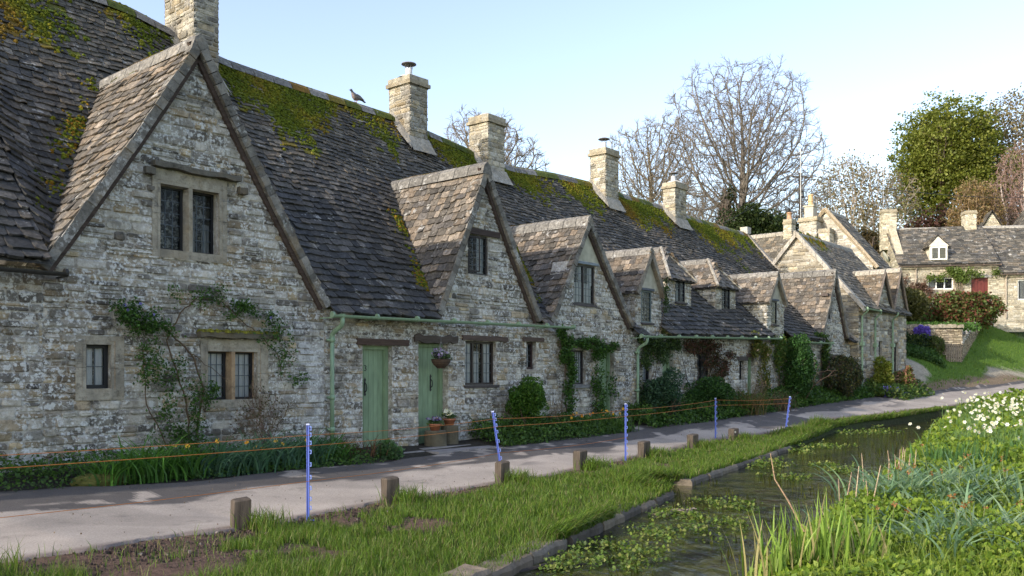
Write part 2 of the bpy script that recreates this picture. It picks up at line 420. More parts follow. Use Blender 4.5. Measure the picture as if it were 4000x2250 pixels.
def grow(p,d,L,r,depth,segs,tips,rn,spread=.55,kids=(2,3),shrink=.78,up=.12,wob=.16,nseg=3,rmin=.012,side=.5):
    p=Vector(p);d=Vector(d).normalized()
    r1=max(r*.72,rmin)
    for i in range(nseg):
        d=(d+Vector((rn.gauss(0,wob),rn.gauss(0,wob),rn.gauss(0,wob)+up*.3))).normalized()
        q=p+d*(L/nseg);ra=r+(r1-r)*i/nseg;rb=r+(r1-r)*(i+1)/nseg
        segs.append((*p,ra,*q,rb));p=q
        if depth>0 and i<nseg-1 and rn.random()<side:
            a=d.orthogonal().normalized();a.rotate(Matrix.Rotation(rn.uniform(0,6.28),3,d))
            grow(p,(d*.75+a*spread*1.3).normalized(),L*shrink*.8,rb*.5,depth-1,segs,tips,rn,spread,kids,shrink,up,wob,nseg,rmin,side)
    if depth<=0:
        tips.append(tuple(p));return
    k=rn.randint(*kids);ph=rn.uniform(0,6.28);a0=d.orthogonal().normalized()
    for i in range(k):
        a=a0.copy();a.rotate(Matrix.Rotation(ph+6.28*i/k+rn.uniform(-.4,.4),3,d))
        nd=(d+a*spread*rn.uniform(.6,1.25)+Vector((0,0,up))).normalized()
        grow(p,nd,L*shrink*rn.uniform(.82,1.12),r1*(.85 if i==0 else .66),depth-1,segs,tips,rn,spread,kids,shrink,up,wob,nseg,rmin,side)
# ================================================================== THE ROW  (local axes: x along the row, y away from the lane, z up)
PHI=math.atan2(.764,.645);DX=Vector((.645,.764,0));NX=Vector((-.764,.645,0));PO=Vector((-2.45,15.7,0))
def W(t,w,z=0):return PO+DX*t+NX*w+Vector((0,0,z))
_zr=([-14,-4,-2.5,-1.5,-.5,1,4.3,5.7,7.2,8.7,11.2,13,14.7,17.6,19.7,24.8],[8.6,8.62,8.6,8.4,8.14,8.08,8.02,7.86,7.7,7.55,7.72,7.76,7.68,7.66,7.54,7.5])
def zridge(t):return float(np.interp(t,*_zr))
def zeave(t):return float(np.interp(t,[-14,-5.6,-5.2,-1.2,5,8.4,12,17,22,25],[3.05,3.05,2.8,2.62,2.66,2.58,2.68,2.8,2.78,2.8]))
def zmain(t,w):
    f=(w+.28)/4.68
    wv=.035*math.sin(t*1.7)+.03*math.sin(t*.73+1)
    return zeave(t)+(zridge(t)-zeave(t))*(f-.19*f*(1-f))+wv*math.sin(math.pi*min(max(f,0),1))
def smain(t,s):
    f=s/7.1;w=-.28+4.68*f;return Vector((t,w,zmain(t,w)))
GAB=[(-5.74,3.02,-3.5,6.6,-1.12,2.78),(1.45,2.78,2.86,5.87,4.66,2.8),(5.0,2.8,6.5,5.28,8.42,2.82),(21.1,2.85,22.5,5.45,23.9,3.0)]
DOR=[(8.72,10.0,.03,3.78,4.86),(11.42,12.8,.66,4.38,5.28),(14.35,15.72,.66,4.36,5.22),(16.62,17.98,.0,4.0,4.92)]
def zgab(g,t):
    xl,zl,xa,za,xr,zr=g
    if t<=xl or t>=xr:return -9
    return zl+(za-zl)*(t-xl)/(xa-xl) if t<xa else zr+(za-zr)*(xr-t)/(xr-xa)
def keepmain(t,s):
    p=smain(t,s+.1)
    for g in GAB:
        if zgab(g,t)>p.z+.12:return False
    for a,b,y0,ze,za in DOR:
        if a+.05<t<b-.05 and p.y>y0+.02 and p.z<ze+(za-ze)*(1-abs(t-(a+b)/2)/((b-a)/2))-.1:return False
        if a+.05<t<b-.05 and y0<.1 and p.y<=y0+.1:return False
    return True
MG=[(.075,.09,.012),(.12,.12,.014),(.15,.115,.014),(.18,.10,.014),(.05,.07,.01),(.10,.115,.014)]
def mosscol(t,f,rn):
    n=fbm((t*.9,f*5,8.2),1,4)*.5+.5+rn.gauss(0,.07)-(1-f)*.2+.12
    a=(.15,.095,.018);b=(.15,.14,.016);c=(.085,.105,.013);k=min(max((n-.25)/.5,0),1)
    q=[a[i]*(1-2*k)+b[i]*2*k for i in range(3)] if k<.5 else [b[i]*(2-2*k)+c[i]*(2*k-1) for i in range(3)]
    return tuple(q)
def mossamt(t,f):
    """0..1 moss cover, thick near the ridge, in drifts"""
    n=fbm((t*.55,f*2.2,3.1),1,5)*.5+.5
    band=math.exp(-((1-f)/.22)**2)
    drift=.5+.5*math.sin(t*.9+1.3)+.3*math.sin(t*2.3)
    gap=1.0
    for c in(-1.2,4.9,7.9,13.6,18.1):gap*=1-.8*math.exp(-((t-c+.1)/.55)**2)
    a=band*(.6+.6*drift)*gap+ .8*max(0,n-.50)*3*(f**.9)*gap*(.4+.6*drift)
    m=fbm((t*2.6,f*11,5.5),1,4)*.5+.5
    return a*(.45+.7*n)*(.5+1.25*m)
def colmain(col,p,f,rn):
    a=mossamt(p.x,f)
    if rn.random()<(a-.26)*1.3:
        k=mosscol(p.x,f,rn);q=rn.uniform(.7,1.3);return (k[0]*q,k[1]*q,k[2]*q)
    w=f*.5+.1*fbm((p.x*.4,p.y*.4,p.z*.4))  # sun-warmed top and blue shadow on the lower, larger slates, painted in
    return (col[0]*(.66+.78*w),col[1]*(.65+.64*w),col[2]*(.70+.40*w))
def main_roof(cot,t0,t1,seed):
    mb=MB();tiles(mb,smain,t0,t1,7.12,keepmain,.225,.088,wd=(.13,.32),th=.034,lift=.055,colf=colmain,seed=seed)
    # under-sheet and rear slope
    n=max(2,int((t1-t0)/.4))
    for i in range(n):
        a=t0+(t1-t0)*i/n;b=t0+(t1-t0)*(i+1)/n
        for j in range(18):
            s0,s1=7.1*j/18,7.1*(j+1)/18
            if not(keepmain(a,s0) and keepmain(b,s0) and keepmain(a,s1) and keepmain(b,s1)):continue
            o=Vector((0,.0,-.03));mb.face([smain(a,s0)+o,smain(b,s0)+o,smain(b,s1)+o,smain(a,s1)+o],(.05,.047,.043))
        mb.face([(a,4.4,zridge(a)-.02),(b,4.4,zridge(b)-.02),(b,9.0,zeave(b)),(a,9.0,zeave(a))],(.12,.105,.09))
    # ridge stones
    x=t0;rn=random.Random(seed)
    while x<t1:
        l=min(rn.uniform(.38,.55),t1-x);z=zridge(x+l/2);c=rn.uniform(.14,.24)
        mo=rn.random()<.6;col=rn.choice(MG) if mo else (c,c*.93,c*.84)
        a=x+.01;b=x+l-.01;zz=[zridge(a),zridge(b)]
        pr=[(-.2,-.16),(-.13,-.03),(0,.07),(.13,-.03),(.2,-.16)]
        vs=[(a,4.4+py,zz[0]+pz) for py,pz in pr]+[(b,4.4+py,zz[1]+pz) for py,pz in pr]
        mb.mesh(vs,[(k,k+1,k+6,k+5)[::-1] for k in range(4)]+[(0,1,2,3,4),(5,6,7,8,9)[::-1]],col);x+=l
    r=part(mb,'roof',TILE,cot)
    pts=[];rn=random.Random(seed+9);nn=int((t1-t0)*2300)
    for _ in range(nn):
        t=rn.uniform(t0,t1);f=1-rn.random()**1.6*.8
        if rn.random()<(mossamt(t,f)-.34)*1.5 and keepmain(t,7.1*f):
            p=smain(t,7.1*f);e=7.1*f;q=smain(t,e+.05)-p;nr=Vector((1,0,0)).cross(q).normalized()
            k=mosscol(t,f,rn);v=rn.uniform(.7,1.4);pts.append((p+nr*.04,(k[0]*v,k[1]*v,k[2]*v),nr))
    # moss running down the valleys beside the gables
    for g in GAB[:3]:
        if not(t0<=g[0]<t1):continue
        for _ in range(1500):
            zz=rn.uniform(g[1]+.4,g[3]-.15);t=g[0]+(g[2]-g[0])*(zz-g[1])/(g[3]-g[1])
            w=next((ww for ww in np.linspace(-.2,4.3,60) if zmain(t,ww)>zz),4);n=fbm((t,zz*1.3,7))*.5+.5
            if rn.random()>(n-.42)*3.5 or rn.random()>(zz-g[1])/(g[3]-g[1])+.45:continue
            p=Vector((t-abs(rn.gauss(0,.13)),w+rn.gauss(0,.05),zz));p.z=zmain(p.x,p.y)+.05
            k=rn.choice(MG);v=rn.uniform(.8,1.5);pts.append((p,(k[0]*v,k[1]*v,k[2]*v),Vector((0,-.75,.66))))
    if pts:
        m=MB();moss_clumps(m,pts,(.018,.05),rn);m.build('moss',MOSS,r)
    return r
OFF={}
def cottage(t0,z0,label):
    p=W(t0,0,z0);o=empty('stone_cottage',p,PHI,label,'cottage','row of old stone cottages along the lane');OFF[o.name]=(-t0,0,-z0);return o
def part(mb,name,mat,par,smooth=False):
    o=mb.build(name,mat,par,smooth)
    if par.name in OFF:o.location=OFF[par.name]
    return o
FR=((0,0,0),(1,0,0),(0,-1,0))
def gable_roof(cot,g,y0,yb,seed,verge=True):
    xl,zl,xa,za,xr,zr=g;mb=MB()
    def mk(xf,zf):
        L=math.hypot(xa-xf,za-zf)
        return (lambda p,s:Vector((xf+(xa-xf)*(s/L),p,zf+(za-zf)*((s/L)-.08*(s/L)*(1-s/L))+.02*math.sin(p*2.1+s)))),L
    def col(c,p,f,rn):
        k=.9+.3*rn.random();m=fbm((p.x*1.2,p.y*1.2,p.z*1.2))
        if f>.93 and rn.random()<.3:return rn.choice(MG)
        return (c[0]*k*1.5,c[1]*k*1.32,c[2]*k*1.22)
    for xf,zf,sd in((xl,zl,1),(xr,zr,2)):
        sf,L=mk(xf,zf)
        kp=lambda p,s,sf=sf:(lambda q:q.z>zmain(q.x,q.y)-.22)(sf(p,s+.15))
        tiles(mb,sf,y0-.13,yb,L+.03,kp,.21,.125,(.14,.34),col,seed+sd,.034,.05)
        n=14
        for j in range(n):
            a,b=L*j/n,L*(j+1)/n;o=Vector((0,0,-.035))
            mb.face([sf(y0-.1,a)+o,sf(yb,a)+o,sf(yb,b)+o,sf(y0-.1,b)+o],(.06,.055,.05))
    rn=random.Random(seed);y=y0-.15
    while y<yb:
        l=rn.uniform(.35,.5);c=rn.uniform(.15,.24);a,b=y+.008,min(y+l-.008,yb)
        pr=[(-.15,-.2),(-.09,-.02),(0,.06),(.09,-.02),(.15,-.2)]
        vs=[(xa+px,a,za+pz) for px,pz in pr]+[(xa+px,b,za+pz) for px,pz in pr]
        mb.mesh(vs,[(k,k+1,k+6,k+5) for k in range(4)]+[(4,3,2,1,0),(5,6,7,8,9)],(c,c*.93,c*.82));y+=l
    r=part(mb,'gable_roof',TILE2,cot)
    if verge:
        m=MB();v=MB()
        for xf,zf,sg in((xl,zl,1),(xr,zr,-1)):
            d=Vector((xa-xf,0,za-zf));L=d.length;d.normalize();nr=Vector((-d.z,0,d.x)) if sg>0 else Vector((d.z,0,-d.x))
            # uneven verge: mortar and slate ends
            n=max(6,int(L/.16));rn=random.Random(seed+sg)
            for i in range(n):
                a=Vector((xf,0,zf))+d*(L*i/n);b=Vector((xf,0,zf))+d*(L*(i+.97)/n);dz=-.08*(za-zf)*((i+.5)/n)*(1-(i+.5)/n)
                h0=.0+rn.uniform(-.012,.012);c=rn.uniform(.14,.28);oz=Vector((0,0,dz))
                P=[a-nr*.11+oz,b-nr*.11+oz,b+nr*(h0+.02)+oz,a+nr*(h0+.02)+oz];yo=y0-.145+rn.uniform(-.012,.012)
                vs=[(q.x,yo,q.z) for q in P]+[(q.x,y0+.02,q.z) for q in P]
                v.mesh(vs,[(0,1,2,3),(4,7,6,5),(0,4,5,1),(1,5,6,2),(2,6,7,3),(3,7,4,0)],(c,c*.94,c*.84))
            for (o0,o1,yy,col) in((-.18,-.115,y0-.07,(.065,.046,.038)),):
                dzm=0
                P=[]
                K=8
                for i in range(K):
                    f0,f1=i/K,(i+1)/K
                    q=[]
                    for f,o in((f0,o0),(f1,o0),(f1,o1),(f0,o1)):
                        z=-.08*(za-zf)*f*(1-f);q.append(Vector((xf,0,zf))+d*(L*f)+nr*o+Vector((0,0,z)))
                    vs=[(a.x,yy,a.z) for a in q]+[(a.x,y0+.0,a.z) for a in q]
                    m.mesh(vs,[(0,1,2,3),(0,4,5,1),(2,6,7,3),(4,7,6,5)]+([(3,7,4,0)] if i==0 else []),col)
        part(v,'verge',VERGEM,cot);part(m,'bargeboard',TIMBER,cot)
    return r
BLACK=(.018,.018,.02);LEAD=(.10,.12,.14)
def window(par,x0,x1,z0,z1,y,lights=1,grid=(3,4),fr=BLACK,fw=.035,mull=.04,curt=None,sub=False,cas=None,sill=True,mc=None,off=None,curt_tone=.8):
    """y: front plane of the frame. sub: par is already a part. curt: list of (x0,x1,z0,z1) fractions"""
    m=MB();g=MB();l=MB();c=MB();d=.05
    m.box(x0,x1,y,y+d,z1-fw,z1,fr);m.box(x0,x1,y,y+d,z0,z0+fw,fr)
    m.box(x0,x0+fw,y+.002,y+d,z0+fw,z1-fw,fr);m.box(x1-fw,x1,y+.002,y+d,z0+fw,z1-fw,fr)
    lw=(x1-x0-fw*2-mull*(lights-1))/lights
    for i in range(lights):
        a=x0+fw+i*(lw+mull);b=a+lw
        if i:m.box(a-mull,a,y-.012 if mc else y+.004,y+d,z0+fw,z1-fw,mc or fr)
        if cas!=i:
            za,zb=z0+fw,z1-fw;yy=y+.03
            g.face([(a,yy,za),(b,yy,za),(b,yy,zb),(a,yy,zb)])
            for k in range(1,grid[0]):
                x=a+(b-a)*k/grid[0];l.box(x-.005,x+.005,yy-.008,yy+.004,za,zb,LEAD)
            for k in range(1,grid[1]):
                z=za+(zb-za)*k/grid[1];l.box(a,b,yy-.0065,yy+.0055,z-.005,z+.005,LEAD)
        else:
            # casement standing open, hinged on its left jamb
            za,zb=z0+fw,z1-fw;M=Matrix.Translation((a,y-.01,0))@Matrix.Rotation(R(-38),4,'Z');q=b-a
            for bx in((0,q,-.015,.015,za,za+.03),(0,q,-.015,.015,zb-.03,zb),(0,.03,-.014,.014,za+.03,zb-.03),(q-.03,q,-.014,.014,za+.03,zb-.03)):m.box(*bx,fr,M)
            g.face([M@Vector(p) for p in((0,0,za),(q,0,za),(q,0,zb),(0,0,zb))])
            for k in range(1,grid[0]):
                x=q*k/grid[0];l.box(x-.005,x+.005,-.006,.006,za,zb,LEAD,M)
            for k in range(1,grid[1]):
                z=za+(zb-za)*k/grid[1];l.box(0,q,-.0075,.0075,z-.005,z+.005,LEAD,M)
    if curt:
        for fx0,fx1,fz0,fz1 in curt:
            a=x0+fw+(x1-x0-2*fw)*fx0;b=x0+fw+(x1-x0-2*fw)*fx1;za=z0+fw+(z1-z0-2*fw)*fz0;zb=z0+fw+(z1-z0-2*fw)*fz1
            n=max(4,int((b-a)/.02));ph=random.random()*9
            for k in range(n):
                p=a+(b-a)*k/n;q=a+(b-a)*(k+1)/n;f=lambda s:y+.062+.012*math.sin(s*75+ph)+.006*math.sin(s*31)
                v=curt_tone*random.uniform(.93,1.05);c.face([(p,f(p),za),(q,f(q),za),(q,f(q),zb),(p,f(p),zb)],(v,v,v*1.03))  # curtain cloth colour, tone varied slightly from fold to fold
    if sub:
        P=par;m.build('window_frame',METAL,P);g.build('pane',GLASS,P);l.build('leading',METAL,P)
        if curt:c.build('curtain',PLAST,P)
        return None
    P=part(m,'window',METAL,par);g.build('pane',GLASS,P);l.build('leading',METAL,P)
    if curt:c.build('curtain',PLAST,P)
    return P
SC=(.36,.325,.26)
def surround(cot,x0,x1,z0,z1,ax0,ax1,az0,az1,mull=(),warm=True):
    """dressed stone: outer rect x0..z1, opening ax0..az1, chamfered"""
    m=MB();y=-.03;rn=random.Random(int(x0*100))
    def cc():
        q=rn.uniform(.85,1.12);return (SC[0]*q,SC[1]*q,SC[2]*q)
    for (a,b,c,d) in((x0,ax0,z0,z1),(ax1,x1,z0,z1)):
        n=2
        for i in range(n):
            p=c+(d-c)*i/n+.003;q=c+(d-c)*(i+1)/n-.003;m.box(a,b,y,.2,p,q,cc(),jit=.002)
    m.box(ax0-.002,ax1+.002,y-.003,.2,az1,z1-.002,cc(),jit=.001);m.box(ax0-.002,ax1+.002,y-.004,.2,z0,az0,cc(),jit=.001)
    rc=(.40,.28,.17) if warm else SC
    # splayed reveal
    e=.05
    for vs in(((ax0-e,y-.006,az0-e*.3),(ax0+.01,.1,az0),(ax0+.01,.1,az1),(ax0-e,y-.006,az1+e)),((ax1+e,y-.006,az0-e*.3),(ax1+e,y-.006,az1+e),(ax1-.01,.1,az1),(ax1-.01,.1,az0)),
              ((ax0-e,y-.006,az1+e),(ax0,.1,az1-.01),(ax1,.1,az1-.01),(ax1+e,y-.006,az1+e))):m.face(vs,rc)
    for mx in mull:
        m.mesh([(mx-.055,.12,az0),(mx-.03,y-.0,az0),(mx+.03,y-.0,az0),(mx+.055,.12,az0),(mx-.055,.12,az1),(mx-.03,y-.0,az1),(mx+.03,y-.0,az1),(mx+.055,.12,az1)],[(0,1,5,4),(1,2,6,5),(2,3,7,6)],rc)
    return part(m,'stone_surround',DRESS,cot)
def lintel(cot,x0,x1,z0,z1,col=(.085,.055,.045),rough=0,tilt=0,dep=.05,name='lintel',mat=None):
    m=MB();n=10;ps=[];rn=random.Random(int(x0*77))
    for i in range(n+1):
        f=i/n;x=x0+(x1-x0)*f;dz=tilt*(f-.5)+rn.uniform(-rough,rough);h0=z0+dz+rn.uniform(-rough,rough)*.5;h1=z1+dz+rn.uniform(-rough,rough)*.5
        ps.append([(x,-dep,h0),(x,-dep,h1-.01),(x,-dep+.01,h1),(x,.2,h1),(x,.2,h0)])
    for i in range(n):
        a,b=ps[i],ps[i+1]
        for k in range(5):m.face([a[k],b[k],b[(k+1)%5],a[(k+1)%5]],col)
    m.face(ps[0],col);m.face(ps[-1][::-1],col)
    return part(m,name,mat or LINTEL,cot)
GREEN=(.20,.28,.165);GREEN2=(.20,.29,.19)
def door(cot,x0,x1,z0,z1,y=.17,number=None,handle=True,hx=.25):
    f=MB();fw=.07
    f.box(x1-fw,x1,y-.05,y+.06,z0,z1,GREEN);f.box(x0,x0+.04,y-.05,y+.06,z0,z1,GREEN);f.box(x0+.04,x1-fw,y-.05,y+.06,z1-.07,z1,GREEN)
    f.box(x1-fw-.02,x1-fw,y-.03,y+.05,z0,z1-.07,GREEN)
    d=MB();n=5;a=x0+.04;b=x1-fw-.02
    for i in range(n):
        p=a+(b-a)*i/n;q=a+(b-a)*(i+1)/n;g=.004
        v=random.uniform(.94,1.06);c=(GREEN[0]*v,GREEN[1]*v,GREEN[2]*v)
        d.mesh([(p,y+.012,z0+.02),(p+g,y,z0+.02),(q-g,y,z0+.02),(q,y+.012,z0+.02),(p,y+.012,z1-.07),(p+g,y,z1-.07),(q-g,y,z1-.07),(q,y+.012,z1-.07)],[(0,1,5,4),(1,2,6,5),(2,3,7,6)],c)
    d.face([(a,y+.03,z0),(b,y+.03,z0),(b,y+.03,z1),(a,y+.03,z1)],GREEN)
    D=part(d,'door',PAINT,cot)
    part(f,'door_frame',PAINT,cot)
    if handle:
        h=MB();hx0=a+(b-a)*hx;hz=z0+(z1-z0)*.60
        h.box(hx0-.016,hx0+.016,y-.008,y-.001,hz-.12,hz+.14,BLACK)
        for zz in(hz+.14,hz-.12):h.mesh([(hx0-.03,y-.009,zz),(hx0,y-.009,zz-.035),(hx0+.03,y-.009,zz),(hx0,y-.009,zz+.05)],[(0,1,2,3)],BLACK)
        h.tube([(hx0,y-.005,hz+.09),(hx0,y-.05,hz+.06),(hx0,y-.06,hz),(hx0,y-.05,hz-.05),(hx0,y-.005,hz-.08)],.009,6,BLACK)
        h.build('handle',METAL,D)
    if number:
        cu=bpy.data.curves.new('num','FONT');cu.body=number;cu.size=.15;cu.extrude=.002;cu.align_x='CENTER'
        t=bpy.data.objects.new('num',cu);C.objects.link(t);dg=bpy.context.evaluated_depsgraph_get();me=bpy.data.meshes.new_from_object(t.evaluated_get(dg))
        bpy.data.objects.remove(t);o=bpy.data.objects.new('house_number',me);C.objects.link(o);me.materials.clear();me.materials.append(METAL)
        ca=me.color_attributes.new('Col','FLOAT_COLOR','CORNER');ca.data.foreach_set('color',np.tile(np.array([.02,.02,.02,1],np.float32),len(me.loops)))
        o.parent=D;o.rotation_euler=(R(90),0,0);o.location=(a+(b-a)*.27,y-.006,z0+(z1-z0)*.76)
    return D
def gutter(cot,pts,name='gutter',col=GREEN2,r=.052,y=-.36):
    m=MB();n=8
    for i in range(len(pts)-1):
        (x0,z0),(x1,z1)=pts[i],pts[i+1];vs=[];fs=[]
        for x,z in((x0,z0),(x1,z1)):
            for k in range(n+1):
                a=math.pi+math.pi*k/n;vs.append((x,y+r*math.cos(a),z+r*math.sin(a)))
            for k in range(n+1):
                a=2*math.pi-math.pi*k/n;vs.append((x,y+(r-.006)*math.cos(a),z+(r-.006)*math.sin(a)))
        q=2*(n+1)
        for k in range(q):fs.append((k,(k+1)%q,q+(k+1)%q,q+k))
        m.mesh(vs,fs,col);m.face([vs[k] for k in range(n+1)],col);m.face([vs[q+k] for k in range(n,-1,-1)],col)
        L=x1-x0;k=max(1,int(L/.9))
        for j in range(k+1):
            x=x0+L*j/k;z=z0+(z1-z0)*j/k
            m.tube([(x-.02,y,z-.004),(x+.02,y,z-.004)],r+.003,12,col);m.box(x-.01,x+.01,y,-.02,z-.06,z-.04,col)
    return part(m,name,PAINT,cot)
def downpipe(cot,x,zt,zb,col=GREEN2,y=-.09,gy=-.36,r=.036):
    m=MB();m.lathe((x,gy,0),[(.02,zt-.05),(.05,zt-.03),(.055,zt+.03)],12,col)
    m.tube([(x,gy,zt-.02),(x,gy,zt-.12),(x,gy+.03,zt-.17),(x,y-.04,zt-.27),(x,y,zt-.33),(x,y,zt-.42)],[.04]*4+[.042,.042],12,col)
    m.tube([(x,y,zt-.36),(x,y,zb)],r,12,col)
    for z in(zt-.40,zt-.40-(zt-zb)*.45,zb+.25):
        m.tube([(x,y,z-.04),(x,y,z+.04)],r+.011,12,col);m.box(x-.075,x+.075,y+.01,y+.06,z-.02,z+.02,col)
    return part(m,'downpipe',PAINT,cot,True)
def chimney(cot,x0,x1,y0,y1,zt,zb,seed,pal=PAL_CHIM,cap=.06,pots=(),mat=None,par=None,flare=.1):
    mb=MB();c=dict(course=(.08,.14),leng=(.14,.34),pal=pal,thick=.03,relief=.02,joint=.012)
    ze=zt-.22
    stone_wall(mb,((x0,y0,0),(1,0,0),(0,-1,0)),[[(0,zb),(x1-x0,zb),(x1-x0,ze),(0,ze)]],seed=seed,**c)
    stone_wall(mb,((x0,y0,0),(0,1,0),(-1,0,0)),[[(0,zb),(y1-y0,zb),(y1-y0,ze),(0,ze)]],seed=seed+1,**c)
    stone_wall(mb,((x1,y0,0),(0,1,0),(1,0,0)),[[(0,zb),(y1-y0,zb),(y1-y0,ze),(0,ze)]],seed=seed+2,**c)
    stone_wall(mb,((x0,y1,0),(1,0,0),(0,1,0)),[[(0,zb),(x1-x0,zb),(x1-x0,ze),(0,ze)]],seed=seed+3,**c)
    mb.box(x0-cap,x1+cap,y0-cap,y1+cap,ze,ze+.09,(.34,.29,.21),jit=.008);mb.box(x0-cap*.4,x1+cap*.4,y0-cap*.4,y1+cap*.4,ze+.09,zt,(.38,.34,.26),jit=.01)
    # weathered flare where the stack meets the slates
    if flare:
        zf=zmain((x0+x1)/2,y0)
        mb.mesh([(x0-.06,y0-.02,zf+.28),(x1+.05,y0-.02,zf+.28),(x1+.10,y0-.24,zf-.12),(x0-.10,y0-.24,zf-.12)],[(0,3,2,1)],(.36,.33,.28))
        zs=zmain(x0,(y0+4.4)/2)
        for s_,xx in((-1,x0),(1,x1)):
            mb.mesh([(xx+s_*.01,y0-.05,zf+.22),(xx+s_*.01,4.4,zridge(xx)+.16),(xx+s_*.2,4.4,zridge(xx)-.02),(xx+s_*.16,y0-.25,zf-.1)],[(0,1,2,3) if s_>0 else (3,2,1,0)],(.36,.33,.28))
    o=mb.build('chimney',mat or STONE3,par if par is not None else cot)
    if par is None and cot.name in OFF:o.location=OFF[cot.name]
    pm=MB()
    for kind,px,py in pots:
        if kind=='cowl':
            pm.lathe((px,py,zt-.01),[(.30,0),(.2,.07),(.11,.1)],14,(.52,.50,.46));pm.lathe((px,py,zt),[(.085,.05),(.085,.26),(.07,.26)],14,(.62,.61,.60))
            for k in range(10):
                a=k*.628;pm.tube([(px+.085*math.cos(a),py+.085*math.sin(a),zt+.24),(px+.105*math.cos(a),py+.105*math.sin(a),zt+.37)],.006,4,(.2,.19,.19))
            pm.lathe((px,py,zt+.36),[(.19,0),(.185,.015),(.09,.05),(0,.062),],16,(.22,.2,.2));pm.lathe((px,py,zt+.358),[(.19,0),(.0,.02)],16,(.15,.13,.13))
        if kind=='pot':
            pm.lathe((px,py,zt-.01),[(.2,0),(.14,.05),(.12,.05),(.105,.3),(.13,.31),(.13,.36),(.105,.37),(.1,.2)],14,(.42,.25,.15))
        if kind=='mound':pm.lathe((px,py,zt-.015),[(.3,0),(.24,.08),(.1,.14),(0,.15)],12,(.5,.47,.4))
    if pots:
        pm.build('chimney_pot',CLAY,o,True)
    return o
def dormer(cot,spec,seed,hip=False,win=None,pal=PAL_OLD,grid=(3,5),lights=1,curt=None,render=True,yb=3.2,fr=BLACK,bx=None):
    a,b,y0,ze,za=spec;xm=(a+b)/2;mb=MB();zb=zmain(xm,y0)-.25 if y0>.1 else 2.45
    wx0,wx1,wz0,wz1=win;k=dict(pal=pal,thick=.12,course=(.07,.13),leng=(.12,.3))
    pcs=[[(a,zb),(b,zb),(b,ze),(a,ze)]]
    stone_wall(mb,((0,y0,0),(1,0,0),(0,-1,0)),pcs,[(wx0,wx1,wz0,wz1)],seed=seed,reveal=.02,**k)
    # cheeks run back into the slope
    yk=next((w for w in np.linspace(y0,4,80) if zmain(xm,w)>ze+.05),3)
    for xx,nx in((a,-1),(b,1)):
        pc=[(0,zb-.1),(yk-y0,ze),(0,ze)]
        stone_wall(mb,((xx,y0,0),(0,1,0),(nx,0,0)),[pc],seed=seed+5+nx,**k)
    if render and not hip:
        mb.face([(a+.02,y0-.01,ze),(b-.02,y0-.01,ze),(xm,y0-.01,za-.06)],(.40,.37,.29),mi=1)
        mb.face([(a+.02,y0-.0,ze),(b-.02,y0-.0,ze),(xm,y0-.0,za-.06)],(.40,.37,.29),mi=1)
    elif not hip:
        stone_wall(mb,((0,y0,0),(1,0,0),(0,-1,0)),[[(a,ze),(b,ze),(xm,za-.05)]],seed=seed+3,**k)
    D=part(mb,'dormer',[STONE,RENDERM],cot)
    # roof
    tb=MB();ov=.1
    def col(c,p,f,rn):
        q=.9+.3*rn.random();return (c[0]*q*1.6,c[1]*q*1.4,c[2]*q*1.28)
    yr=y0+(.62 if hip else -.12)
    for xf,sg in((a-ov,1),(b+ov,-1)):
        zf=ze-.1;L=math.hypot(xm-xf,za-zf)
        sf=lambda p,s,xf=xf,zf=zf,L=L:Vector((xf+(xm-xf)*s/L,p,zf+(za-zf)*(s/L-.1*(s/L)*(1-s/L))))
        def kp(p,s,sf=sf,L=L):
            q=sf(p,s+.12)
            if hip and q.y<(y0-.12)+(yr-y0+.12)*(s/L)-.05:return False
            return q.z>zmain(q.x,q.y)-.2
        tiles(tb,sf,y0-.12,yb,L,kp,.2,.15,(.16,.32),col,seed+11+sg,.028,.04)
        tb.face([sf(y0-.1 if not hip else y0-.1,0)-Vector((0,0,.03)),sf(yb,0)-Vector((0,0,.03)),sf(yb,L)-Vector((0,0,.03)),sf(yr+.02,L)-Vector((0,0,.03))],(.06,.055,.05))
    if hip:
        zf=ze-.1;yf=y0-.14;L=math.hypot(yr-yf,za-zf);ww=(b-a)/2+ov
        sf=lambda p,s:Vector((xm+p,yf+(yr-yf)*s/L,zf+(za-zf)*s/L))
        tiles(tb,sf,-ww,ww,L,lambda p,s:abs(p)<ww*(1-s/L)+.02,.18,.14,(.14,.26),col,seed+21,.026,.035)
        tb.face([sf(-ww+.05,0)-Vector((0,-.02,.03)),sf(ww-.05,0)-Vector((0,-.02,.03)),sf(0,L)-Vector((0,-.02,.03))],(.06,.055,.05))
        for sg in(-1,1):tb.tube([(xm+sg*ww,yf,zf+.05),(xm,yr,za+.03)],.05,6,(.34,.31,.26))
    rn=random.Random(seed);y=yr
    while y<yb and zmain(xm,y)<za+.15:
        l=rn.uniform(.3,.45);c=rn.uniform(.16,.26);pr=[(-.13,-.16),(-.07,-.01),(0,.05),(.07,-.01),(.13,-.16)]
        vs=[(xm+px,y+.006,za+pz) for px,pz in pr]+[(xm+px,y+l-.006,za+pz) for px,pz in pr]
        tb.mesh(vs,[(q,q+1,q+6,q+5) for q in range(4)]+[(4,3,2,1,0),(5,6,7,8,9)],(c,c*.93,c*.82));y+=l
    tb.build('dormer_roof',TILE2,D)
